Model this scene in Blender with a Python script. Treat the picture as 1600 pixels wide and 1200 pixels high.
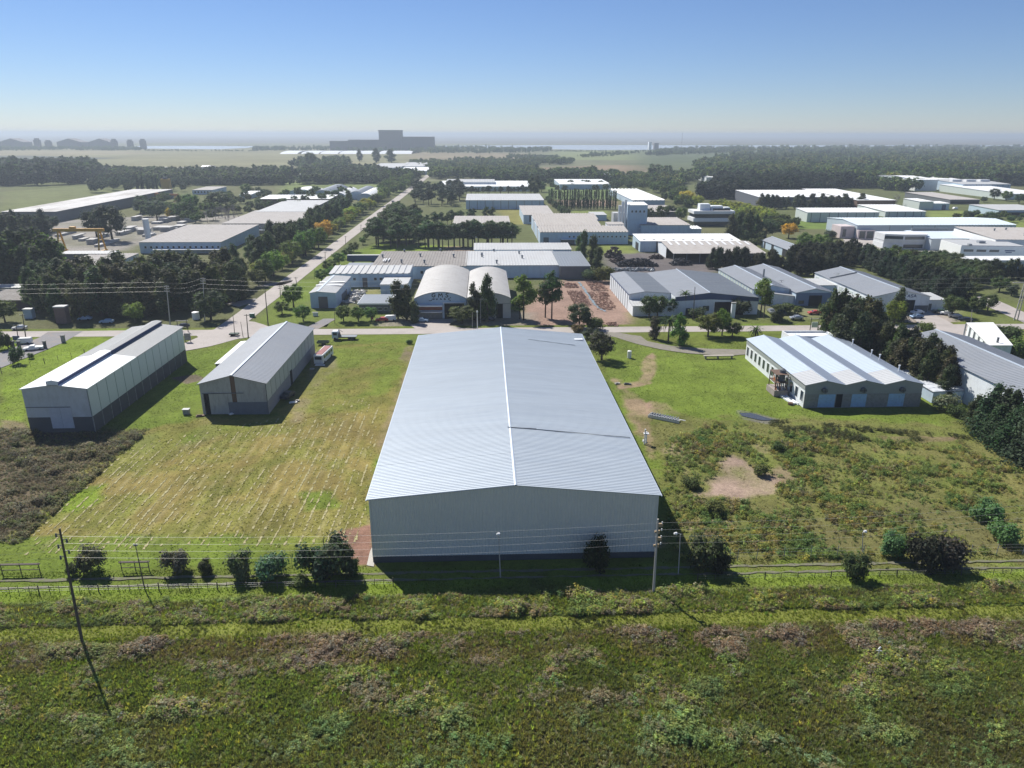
import bpy, math, random
import numpy as np
from mathutils import Vector
R = math.radians
rnd = random.Random(7)
rng = np.random.default_rng(7)
HAZE_D = 1.9e-4
for o in list(bpy.data.objects):
    bpy.data.objects.remove(o)
sc = bpy.context.scene
COL = sc.collection

# ------------------------------------------------------------------ camera
F, HZ, ROLL, YAW, CZ = 1125.0, 391.0, R(0.14), R(2.25), 60.0
PITCH = math.atan(HZ / F)
cp, sp, cyw, syw = math.cos(PITCH), math.sin(PITCH), math.cos(YAW), math.sin(YAW)
FW = (syw * cp, cyw * cp, -sp)
RT = (cyw, -syw, 0.0)
UP = (RT[1] * FW[2] - RT[2] * FW[1], RT[2] * FW[0] - RT[0] * FW[2], RT[0] * FW[1] - RT[1] * FW[0])
cd = bpy.data.cameras.new("camera")
cam = bpy.data.objects.new("camera", cd)
COL.objects.link(cam)
cd.sensor_width = 36.0
cd.lens = 36.0 * F / 1600.0
cd.clip_start = 0.5
cd.clip_end = 90000.0
cam.location = (0, 0, CZ)
from mathutils import Matrix
_m = Matrix(((RT[0], UP[0], -FW[0]), (RT[1], UP[1], -FW[1]), (RT[2], UP[2], -FW[2])))
cam.rotation_euler = (_m @ Matrix.Rotation(ROLL, 3, 'Z')).to_euler()
sc.camera = cam

# ------------------------------------------------------------------ light
SUN_EL, SUN_AZ = R(47.5), R(36.0)            # azimuth measured from +Y towards -X
sd = Vector((-math.sin(SUN_AZ) * math.cos(SUN_EL), math.cos(SUN_AZ) * math.cos(SUN_EL), math.sin(SUN_EL)))
w = bpy.data.worlds.new("World")
sc.world = w
w.use_nodes = True
nt = w.node_tree
bg = nt.nodes["Background"]
sky = nt.nodes.new("ShaderNodeTexSky")
sky.sky_type = 'NISHITA'
sky.sun_disc = False
sky.sun_elevation = SUN_EL
sky.sun_rotation = -SUN_AZ
sky.altitude = 0
sky.air_density = 0.9
sky.dust_density = 0.0
sky.ozone_density = 5.0
vt = nt.nodes.new("ShaderNodeVectorMath")
vt.operation = 'MULTIPLY'
vt.inputs[1].default_value = (0.95, 0.985, 1.17)      # the cool white balance of the photograph
nt.links.new(sky.outputs[0], vt.inputs[0])
nt.links.new(vt.outputs[0], bg.inputs[0])
bg.inputs[1].default_value = 0.058
sl = bpy.data.lights.new("sun", 'SUN')
sl.energy = 5.0
sl.angle = R(0.53)
sl.color = (1.0, 0.955, 0.88)
sun = bpy.data.objects.new("sun", sl)
COL.objects.link(sun)
sun.rotation_euler = sd.to_track_quat('Z', 'Y').to_euler()
sun.location = (0, 0, 300)
sc.view_settings.view_transform = 'Standard'
sc.view_settings.look = 'None'
sc.view_settings.exposure = 0.52
sc.view_settings.gamma = 1.0
sc.view_settings.use_curve_mapping = False
sc.render.engine = 'CYCLES'
sc.cycles.use_denoising = True
sc.cycles.max_bounces = 5
sc.cycles.diffuse_bounces = 2
sc.cycles.glossy_bounces = 2
sc.cycles.transparent_max_bounces = 4
sc.cycles.volume_bounces = 0
sc.cycles.sample_clamp_indirect = 4.0

# ------------------------------------------------------------------ placing helpers: where a line of sight meets the ground or a plane
def ray(px, py):
    u, v = (px - 800) / F, (600 - py) / F
    c, s = math.cos(ROLL), math.sin(ROLL)
    a, b = u * c - v * s, u * s + v * c
    return [FW[i] + a * RT[i] + b * UP[i] for i in range(3)]
def G(px, py, z=0.0):
    d = ray(px, py)
    t = (z - CZ) / d[2]
    return (d[0] * t, d[1] * t)
def onY(px, py, y):
    d = ray(px, py)
    t = y / d[1]
    return (d[0] * t, CZ + d[2] * t)
def fit(ex, ey, rx, bx, by, gy=None, H=None):
    """footprint of a grid-aligned building from its front-left eave, front-right eave x, a back eave point"""
    if H is None:
        x0, y0 = G(ex, gy)
        for _ in range(3):
            H = onY(ex, ey, y0)[1]
        x0 = onY(ex, ey, y0)[0]
    else:
        x0, y0 = G(ex, ey, H)
    x1 = onY(rx, ey, y0)[0]
    y1 = G(bx, by, H)[1]
    return x0, x1, y0, y1, H

# ------------------------------------------------------------------ materials
MATS = {}
def nodes_of(name):
    m = bpy.data.materials.new(name)
    m.use_nodes = True
    t = m.node_tree
    b = t.nodes["Principled BSDF"]
    return m, t, b
def N(t, typ, **kw):
    n = t.nodes.new(typ)
    for k, v in kw.items():
        setattr(n, k, v)
    return n
def mat(name, c, rough=0.8, metal=0.0, var=0.15, scale=0.35, fine=6.0, stretch=(1, 1, 1), dirt=None, dirt_amt=0.0, spec=0.5, bump=0.0):
    """painted or weathered surface: two octaves of value variation plus optional dirt patches"""
    if name in MATS:
        return MATS[name]
    m, t, b = nodes_of(name)
    L = t.links
    tc = N(t, "ShaderNodeTexCoord")
    mp = N(t, "ShaderNodeMapping")
    mp.inputs['Scale'].default_value = stretch
    L.new(tc.outputs['Object'], mp.inputs[0])
    n1 = N(t, "ShaderNodeTexNoise")
    n1.inputs['Scale'].default_value = scale
    n1.inputs['Detail'].default_value = 5
    n2 = N(t, "ShaderNodeTexNoise")
    n2.inputs['Scale'].default_value = fine
    n2.inputs['Detail'].default_value = 2
    L.new(mp.outputs[0], n1.inputs[0])
    L.new(mp.outputs[0], n2.inputs[0])
    ad = N(t, "ShaderNodeMath", operation='ADD')
    L.new(n1.outputs[0], ad.inputs[0])
    L.new(n2.outputs[0], ad.inputs[1])
    mr = N(t, "ShaderNodeMapRange")
    mr.inputs[1].default_value = 0.6
    mr.inputs[2].default_value = 1.4
    mr.inputs[3].default_value = 1 - var
    mr.inputs[4].default_value = 1 + var
    L.new(ad.outputs[0], mr.inputs[0])
    mx = N(t, "ShaderNodeVectorMath", operation='SCALE')
    mx.inputs[0].default_value = c
    L.new(mr.outputs[0], mx.inputs['Scale'])
    out = mx.outputs[0]
    if dirt:
        dn = N(t, "ShaderNodeTexNoise")
        dn.inputs['Scale'].default_value = scale * 2.3
        dn.inputs['Detail'].default_value = 6
        dn.inputs['Roughness'].default_value = 0.65
        L.new(mp.outputs[0], dn.inputs[0])
        r2 = N(t, "ShaderNodeMapRange")
        r2.inputs[1].default_value = 0.48
        r2.inputs[2].default_value = 0.66
        r2.inputs[3].default_value = 0
        r2.inputs[4].default_value = dirt_amt
        L.new(dn.outputs[0], r2.inputs[0])
        mm = N(t, "ShaderNodeMix", data_type='RGBA')
        L.new(r2.outputs[0], mm.inputs[0])
        L.new(out, mm.inputs[6])
        mm.inputs[7].default_value = (*dirt, 1)
        out = mm.outputs[2]
    L.new(out, b.inputs['Base Color'])
    b.inputs['Roughness'].default_value = rough
    b.inputs['Metallic'].default_value = metal
    b.inputs['Specular IOR Level'].default_value = spec
    if bump:
        bm = N(t, "ShaderNodeBump")
        bm.inputs['Strength'].default_value = bump
        bm.inputs['Distance'].default_value = 0.05
        L.new(n2.outputs[0], bm.inputs['Height'])
        L.new(bm.outputs[0], b.inputs['Normal'])
    MATS[name] = m
    return m
def leafmat(name, inst):
    m, t, b = nodes_of(name)
    L = t.links
    a = N(t, "ShaderNodeAttribute", attribute_name="leaf")
    if inst:
        ob = N(t, "ShaderNodeAttribute", attribute_name="tint", attribute_type='INSTANCER')
    else:
        ob = N(t, "ShaderNodeObjectInfo")
    v = N(t, "ShaderNodeVectorMath", operation='MULTIPLY')
    L.new(a.outputs['Color'], v.inputs[0])
    L.new(ob.outputs['Color'], v.inputs[1])
    L.new(v.outputs[0], b.inputs['Base Color'])
    b.inputs['Roughness'].default_value = 0.7
    b.inputs['Specular IOR Level'].default_value = 0.25
    tr = N(t, "ShaderNodeBsdfTranslucent")
    s2 = N(t, "ShaderNodeVectorMath", operation='MULTIPLY')
    s2.inputs[1].default_value = (1.1, 1.25, 0.5)
    L.new(v.outputs[0], s2.inputs[0])
    L.new(s2.outputs[0], tr.inputs[0])
    mx = N(t, "ShaderNodeMixShader")
    mx.inputs[0].default_value = 0.55 if inst else 0.36
    L.new(b.outputs[0], mx.inputs[1])
    L.new(tr.outputs[0], mx.inputs[2])
    L.new(mx.outputs[0], t.nodes["Material Output"].inputs[0])
    MATS[name] = m
    return m
LEAF = leafmat('leaf', False)
LEAFI = leafmat('leaf_scattered', True)
galv = mat('galvanised_roof', (0.475, 0.53, 0.57), 0.42, 0.15, 0.09, 0.12, 1.2, (.25, 3, 1), (0.40, 0.46, 0.52), 0.5)
galv2 = mat('dull_galvanised_roof', (0.27, 0.29, 0.315), 0.5, 0.1, 0.08, 0.1, 2, (1, 2, 1), (0.30, 0.30, 0.30), 0.3)
galvdark = mat('grey_sheet_roof', (0.20, 0.22, 0.24), 0.5, 0.3, 0.08, 0.15, 3)
ridgem = mat('ridge_flashing', (0.55, 0.61, 0.66), 0.4, 0.3, 0.05)
mainwall = mat('pale_grey_green_cladding', (0.66, 0.66, 0.60), 0.5, 0.0, 0.05, 0.2, 2)
whiteroof = mat('white_sheet_roof', (0.78, 0.79, 0.78), 0.5, 0.0, 0.05, 0.1, 2, (1, 1, 1), (0.5, 0.5, 0.48), 0.25)
palegreyroof = mat('pale_grey_roof', (0.42, 0.43, 0.43), 0.6, 0.0, 0.08, 0.1, 2, (1, 1, 1), (0.36, 0.35, 0.33), 0.5)
fibro = mat('weathered_fibre_cement', (0.25, 0.235, 0.22), 0.9, 0.0, 0.14, 0.25, 3, (1, 1, 1), (0.20, 0.17, 0.15), 0.6)
fibrolight = mat('light_fibre_cement', (0.38, 0.36, 0.34), 0.9, 0.0, 0.12, 0.2, 3, (1, 1, 1), (0.30, 0.26, 0.23), 0.55)
whitewall = mat('white_rendered_wall', (0.72, 0.76, 0.78), 0.8, 0.0, 0.07, 0.4, 4, (1, 1, 0.4), (0.45, 0.45, 0.43), 0.3)
greenwhite = mat('pale_green_white_cladding', (0.56, 0.62, 0.58), 0.6, 0.0, 0.05, 0.3, 3)
bluewall = mat('pale_blue_wall', (0.45, 0.56, 0.66), 0.7, 0.0, 0.07, 0.3, 3, (1, 1, 0.4), (0.28, 0.34, 0.4), 0.3)
navy = mat('dark_blue_paint', (0.03, 0.06, 0.16), 0.5)
bluedoor = mat('light_blue_paint', (0.32, 0.52, 0.74), 0.6, 0.0, 0.10, 1.0, 5, (1, 1, 1), (0.22, 0.3, 0.36), 0.4)
concrete = mat('concrete_block_wall', (0.27, 0.27, 0.26), 0.9, 0.0, 0.15, 0.6, 8, (1, 1, 1), (0.14, 0.14, 0.13), 0.5)
darkconc = mat('stained_concrete', (0.085, 0.09, 0.095), 0.9, 0.0, 0.2, 0.5, 6)
darkwall = mat('dark_grey_wall', (0.13, 0.14, 0.15), 0.85, 0.0, 0.15, 0.4, 4)
black = mat('black_opening', (0.012, 0.012, 0.014), 0.9)
glass = mat('window_glass', (0.03, 0.045, 0.06), 0.12, 0.0, 0.1, 1, 3, spec=0.6)
brown = mat('brown_rust', (0.13, 0.08, 0.055), 0.8, 0.0, 0.3, 1.0, 6)
brick = mat('brick_red_wall', (0.24, 0.10, 0.07), 0.9, 0.0, 0.2, 1, 6)
wood = mat('weathered_wood', (0.09, 0.075, 0.06), 0.9, 0.0, 0.25, 1.5, 10, (1, 1, 0.2))
concpole = mat('concrete_pole', (0.42, 0.40, 0.36), 0.85, 0.0, 0.15, 1, 6)
paleinsul = mat('insulator_timber', (0.36, 0.27, 0.16), 0.8)
wire_m = mat('aluminium_wire', (0.55, 0.55, 0.52), 0.5, 0.3, 0.02)
yellowp = mat('yellow_paint', (0.62, 0.33, 0.03), 0.55, 0.0, 0.12, 0.6, 4)
orangep = mat('orange_paint', (0.55, 0.17, 0.03), 0.6)
redp = mat('red_paint', (0.38, 0.04, 0.04), 0.5)
redbrown = mat('faded_red_paint', (0.25, 0.09, 0.09), 0.7, 0.0, 0.15, 1, 4)
whitep = mat('white_paint', (0.75, 0.76, 0.76), 0.45, 0.0, 0.05)
silverp = mat('silver_paint', (0.42, 0.44, 0.47), 0.3, 0.5, 0.03)
darkp = mat('dark_blue_car_paint', (0.03, 0.04, 0.07), 0.3, 0.2, 0.03)
rubber = mat('rubber', (0.02, 0.02, 0.02), 0.9)
rust = mat('scrap_metal', (0.07, 0.05, 0.045), 0.8, 0.2, 0.5, 1, 5)
barkm = mat('bark', (0.08, 0.06, 0.045), 0.95, 0.0, 0.3, 2, 8)
road_m = mat('worn_concrete_paving', (0.37, 0.335, 0.31), 0.9, 0.0, 0.09, 0.06, 1.3, (1, 1, 1), (0.26, 0.235, 0.21), 0.5)
asphalt = mat('grey_gravel_surface', (0.20, 0.195, 0.20), 0.95, 0.0, 0.12, 0.1, 2, (1, 1, 1), (0.27, 0.22, 0.18), 0.6)
farmac = mat('far_power_plant_concrete', (0.17, 0.16, 0.165), 0.9, 0.0, 0.1, 0.02, 0.2)
greenhouse_m = mat('greenhouse_plastic', (0.80, 0.82, 0.82), 0.35, 0.0, 0.08, 0.02, 0.3)
soil = mat('turned_red_soil', (0.30, 0.19, 0.145), 1.0, 0.0, 0.3, 0.5, 5)
chalk = mat('white_rubble', (0.5, 0.49, 0.47), 0.9, 0.0, 0.3, 1, 5)

# ------------------------------------------------------------------ mesh helpers
class MB:
    def __init__(s):
        s.v = []
        s.f = []
        s.mi = []
    def quad(s, a, b, c, d, mi=0):
        n = len(s.v)
        s.v += [a, b, c, d]
        s.f.append((n, n + 1, n + 2, n + 3))
        s.mi.append(mi)
        return s
    def poly(s, pts, mi=0):
        n = len(s.v)
        s.v += list(pts)
        s.f.append(tuple(range(n, n + len(pts))))
        s.mi.append(mi)
        return s
    def box(s, x0, x1, y0, y1, z0, z1, mi=0):
        n = len(s.v)
        s.v += [(x0, y0, z0), (x1, y0, z0), (x1, y1, z0), (x0, y1, z0), (x0, y0, z1), (x1, y0, z1), (x1, y1, z1), (x0, y1, z1)]
        for q in ((0, 3, 2, 1), (4, 5, 6, 7), (0, 1, 5, 4), (1, 2, 6, 5), (2, 3, 7, 6), (3, 0, 4, 7)):
            s.f.append(tuple(n + i for i in q))
            s.mi.append(mi)
        return s
    def prism(s, pts, z0, z1, mi=0):
        """vertical prism over an anticlockwise outline; z1 may be a list"""
        n, k = len(s.v), len(pts)
        zz = z1 if isinstance(z1, (list, tuple)) else [z1] * k
        s.v += [(p[0], p[1], z0) for p in pts] + [(p[0], p[1], z) for p, z in zip(pts, zz)]
        for i in range(k):
            j = (i + 1) % k
            s.f.append((n + i, n + j, n + k + j, n + k + i))
            s.mi.append(mi)
        s.f.append(tuple(n + k + i for i in range(k)))
        s.mi.append(mi)
        s.f.append(tuple(n + i for i in reversed(range(k))))
        s.mi.append(mi)
        return s
    def tube(s, a, b, r0, r1=None, k=6, mi=0, cap=True):
        r1 = r0 if r1 is None else r1
        a, b = Vector(a), Vector(b)
        d = (b - a).normalized()
        u = d.orthogonal().normalized()
        w2 = d.cross(u)
        n = len(s.v)
        for p, r in ((a, r0), (b, r1)):
            for i in range(k):
                t = 2 * math.pi * i / k
                s.v.append(tuple(p + u * (r * math.cos(t)) + w2 * (r * math.sin(t))))
        for i in range(k):
            j = (i + 1) % k
            s.f.append((n + i, n + j, n + k + j, n + k + i))
            s.mi.append(mi)
        if cap:
            s.f.append(tuple(n + k + i for i in range(k)))
            s.mi.append(mi)
            s.f.append(tuple(n + i for i in reversed(range(k))))
            s.mi.append(mi)
        return s
    def path(s, pts, r, k=4):
        for a, b in zip(pts, pts[1:]):
            s.tube(a, b, r, r, k, cap=False)
        return s
    def ribs(s, a, b, c, d, pitch=1.0, h=0.06, frac=0.35, thick=0.12):
        """ribbed sheet over the patch a-b (eave) d-c (ridge), ribs run from a-b up to d-c"""
        a, b, c, d = (Vector(q) for q in (a, b, c, d))
        n = max(2, int(round((b - a).length / pitch)))
        nr = (b - a).cross(d - a).normalized()
        st = []
        for i in range(n):
            for t, k in ((0, 0), (1 - frac, 0), (1 - frac * 0.75, 1), (1 - frac * 0.25, 1)):
                st.append(((i + t) / n, k))
        st.append((1.0, 0))
        m = len(s.v)
        for t, k in st:
            s.v.append(tuple(a.lerp(b, t) + nr * h * k))
            s.v.append(tuple(d.lerp(c, t) + nr * h * k))
        for i in range(len(st) - 1):
            s.f.append((m + 2 * i, m + 2 * i + 2, m + 2 * i + 3, m + 2 * i + 1))
            s.mi.append(0)
        if thick:
            q = [p - nr * 0.01 for p in (a, b, c, d)]
            r = [p - nr * thick for p in (a, b, c, d)]
            for i in range(4):
                j = (i + 1) % 4
                s.quad(tuple(r[i]), tuple(r[j]), tuple(q[j]), tuple(q[i]))
            s.quad(*[tuple(p) for p in reversed(r)])
        return s
    def mesh(s, name, mats):
        me = bpy.data.meshes.new(name)
        me.from_pydata([tuple(v) for v in s.v], [], s.f)
        for m in (mats if isinstance(mats, (list, tuple)) else [mats]):
            me.materials.append(m)
        if any(s.mi):
            me.polygons.foreach_set('material_index', s.mi)
        me.update()
        return me
    def build(s, name, mats, parent=None, loc=(0, 0, 0), rz=0.0):
        return obj(name, s.mesh(name, mats), parent, loc, rz)
def obj(name, me, parent=None, loc=(0, 0, 0), rz=0.0):
    o = bpy.data.objects.new(name, me)
    COL.objects.link(o)
    o.location = loc
    o.rotation_euler = (0, 0, rz)
    if parent:
        o.parent = parent
    return o
def tag(o, label, cat, group=None, kind=None):
    o['label'] = label
    o['category'] = cat
    if group:
        o['group'] = group
    if kind:
        o['kind'] = kind
    return o
def thing(name, label, cat, loc=(0, 0, 0), rz=0.0, group=None):
    return tag(obj(name, None, None, loc, rz), label, cat, group)
def struct(o):
    o['kind'] = 'structure'
    return o
def copy_tree(o, parent=None):
    c = o.copy()
    COL.objects.link(c)
    c.parent = parent
    for ch in list(o.children):
        copy_tree(ch, c)
    return c
WIN = {}
def window(parent, side, dims, t, z, w_, h_, glassm=None, name='window', frame=None):
    """one framed window on side f/l/r of a local building of size dims=(W,D); t runs along the wall"""
    key = (round(w_, 2), round(h_, 2), (glassm or glass).name, (frame or whitep).name)
    if key not in WIN:
        fr = MB()
        a, b, e = w_ / 2, h_ / 2, 0.09
        fr.box(-a, a, -0.07, 0.02, -b, -b + e).box(-a, a, -0.07, 0.02, b - e, b)
        fr.box(-a, -a + e, -0.07, 0.02, -b + e, b - e).box(a - e, a, -0.07, 0.02, -b + e, b - e)
        pn = MB().box(-a + e, a - e, -0.03, 0.015, -b + e, b - e)
        WIN[key] = (fr.mesh('window', frame or whitep), pn.mesh('pane', glassm or glass))
    W_, D_ = dims
    loc, rz = {'f': ((t, 0, z), 0), 'l': ((0, t, z), -math.pi / 2), 'r': ((W_, t, z), math.pi / 2)}[side]
    o = obj(name, WIN[key][0], parent, loc, rz)
    obj('pane', WIN[key][1], o)
    return o
def slab(parent, side, dims, t0, t1, z0, z1, m, name='door', proud=0.08, inset=0.05):
    W_, D_ = dims
    b = MB()
    if side == 'f':
        b.box(t0, t1, -proud, inset, z0, z1)
    elif side == 'l':
        b.box(-proud, inset, t0, t1, z0, z1)
    else:
        b.box(W_ - inset, W_ + proud, t0, t1, z0, z1)
    return b.build(name, m, parent)
def shed(name, label, fp, rise=1.5, axis='y', roofm=galv2, wallm=whitewall, pitch=1.2, over=0.35, cat='warehouse', base=None, group=None, ridge=True, pos=0.5, ribh=0.06):
    """grid-aligned shed. axis y: ridge runs away from the viewer; x: ridge runs across; m: mono-pitch rising to the back; fp=(x0,x1,y0,y1,H)"""
    x0, x1, y0, y1, H = fp
    W_, D_ = x1 - x0, y1 - y0
    if W_ <= 0 or D_ <= 0:
        print('BAD FOOTPRINT', name, fp)
        W_, D_ = abs(W_) + 3, abs(D_) + 3
    t = thing(name, label, cat, (x0, y0, 0), 0, group)
    b = MB()
    e = 0.02
    zb = 0.0
    rx = W_ * pos
    if base:
        bh, bm_ = base
        MB().box(-0.03, W_ + 0.03, -0.03, D_ + 0.03, -0.3, bh).build('plinth', bm_, t)
        zb = bh
    if axis == 'y':
        b.poly([(0, 0, zb), (W_, 0, zb), (W_, 0, H), (rx, 0, H + rise), (0, 0, H)])
        b.poly([(W_, D_, zb), (0, D_, zb), (0, D_, H), (rx, D_, H + rise), (W_, D_, H)])
        b.quad((0, D_, zb), (0, 0, zb), (0, 0, H), (0, D_, H))
        b.quad((W_, 0, zb), (W_, D_, zb), (W_, D_, H), (W_, 0, H))
        b.build('wall', wallm, t)
        for s in (0, 1):
            r = MB()
            o = over
            dz1, dz2 = rise / rx * o, rise / (W_ - rx) * o
            if s == 0:
                r.ribs((-o, D_ + o, H - dz1 + .13), (-o, -o, H - dz1 + .13), (rx, -o, H + rise + .13), (rx, D_ + o, H + rise + .13), pitch, ribh)
            else:
                r.ribs((W_ + o, -o, H - dz2 + .13), (W_ + o, D_ + o, H - dz2 + .13), (rx, D_ + o, H + rise + .13), (rx, -o, H + rise + .13), pitch, ribh)
            r.build('roof', roofm, t)
        if ridge:
            MB().prism([(rx - .35, -over - .03), (rx + .35, -over - .03), (rx + .35, D_ + over + .03), (rx - .35, D_ + over + .03)], H + rise + .1, H + rise + .24).build('ridge_cap', ridgem, t)
    elif axis == 'x':
        mid = D_ * pos
        b.poly([(0, D_, zb), (0, 0, zb), (0, 0, H), (0, mid, H + rise), (0, D_, H)])
        b.poly([(W_, 0, zb), (W_, D_, zb), (W_, D_, H), (W_, mid, H + rise), (W_, 0, H)])
        b.quad((0, 0, zb), (W_, 0, zb), (W_, 0, H), (0, 0, H))
        b.quad((W_, D_, zb), (0, D_, zb), (0, D_, H), (W_, D_, H))
        b.build('wall', wallm, t)
        o = over
        r = MB().ribs((-o, -o, H + .1), (W_ + o, -o, H + .1), (W_ + o, mid, H + rise + .13), (-o, mid, H + rise + .13), pitch, ribh)
        r.build('roof', roofm, t)
        r = MB().ribs((W_ + o, D_ + o, H + .1), (-o, D_ + o, H + .1), (-o, mid, H + rise + .13), (W_ + o, mid, H + rise + .13), pitch, ribh)
        r.build('roof', roofm, t)
    else:
        b.poly([(0, D_, zb), (0, 0, zb), (0, 0, H), (0, D_, H + rise)])
        b.poly([(W_, 0, zb), (W_, D_, zb), (W_, D_, H + rise), (W_, 0, H)])
        b.quad((0, 0, zb), (W_, 0, zb), (W_, 0, H), (0, 0, H))
        b.quad((W_, D_, zb), (0, D_, zb), (0, D_, H + rise), (W_, D_, H + rise))
        b.build('wall', wallm, t)
        o = over
        MB().ribs((-o, -o, H + .12), (W_ + o, -o, H + .12), (W_ + o, D_ + o, H + rise + .12), (-o, D_ + o, H + rise + .12), pitch, ribh).build('roof', roofm, t)
    t['_w'], t['_d'], t['_h'] = W_, D_, H
    return t
def dims(t):
    return (t['_w'], t['_d'])
# ------------------------------------------------------------------ value noise
class VNoise:
    def __init__(s, seed):
        s.g = np.random.default_rng(seed).random((256, 256))
    def __call__(s, x, y):
        xi, yi = np.floor(x).astype(int), np.floor(y).astype(int)
        fx, fy = x - xi, y - yi
        fx, fy = fx * fx * (3 - 2 * fx), fy * fy * (3 - 2 * fy)
        g = s.g
        a, b = g[xi % 256, yi % 256], g[(xi + 1) % 256, yi % 256]
        c, d = g[xi % 256, (yi + 1) % 256], g[(xi + 1) % 256, (yi + 1) % 256]
        return (a * (1 - fx) + b * fx) * (1 - fy) + (c * (1 - fx) + d * fx) * fy
def fbm(x, y, s, seed=1, oct=4):
    n = VNoise(seed)
    v, a, tot = 0, 1.0, 0
    for k in range(oct):
        v = v + a * n(x / s * 2 ** k + 17.3 * k, y / s * 2 ** k + 5.1 * k)
        tot += a
        a *= 0.55
    return v / tot
def sdist(X, Y, poly):
    """signed distance to a polygon, negative inside"""
    P = np.array(poly)
    d = np.full(X.shape, 1e12)
    inside = np.zeros(X.shape, bool)
    for i in range(len(P)):
        a, b = P[i], P[(i + 1) % len(P)]
        e = b - a
        wx, wy = X - a[0], Y - a[1]
        t = np.clip((wx * e[0] + wy * e[1]) / (e @ e), 0, 1)
        d = np.minimum(d, (wx - e[0] * t) ** 2 + (wy - e[1] * t) ** 2)
        c = ((a[1] > Y) != (b[1] > Y)) & (X < (b[0] - a[0]) * (Y - a[1]) / (b[1] - a[1] + 1e-12) + a[0])
        inside ^= c
    d = np.sqrt(d)
    return np.where(inside, -d, d)
OLIVE = (.115, .135, .030)
GREEN = (.125, .175, .026)
BRIGHT = (.16, .225, .026)
DEEPG = (.070, .130, .018)
DRY = (.225, .185, .060)
TAN = (.285, .215, .090)
BROWNW = (.125, .100, .066)
DARKW = (.060, .060, .030)
SOIL = (.300, .205, .150)
REDSOIL = (.275, .190, .150)
PALE = (.38, .34, .30)
GREY = (.20, .195, .195)
SCRAP = (.13, .115, .115)
def px(*pts):
    return [G(*p) for p in pts]
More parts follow.
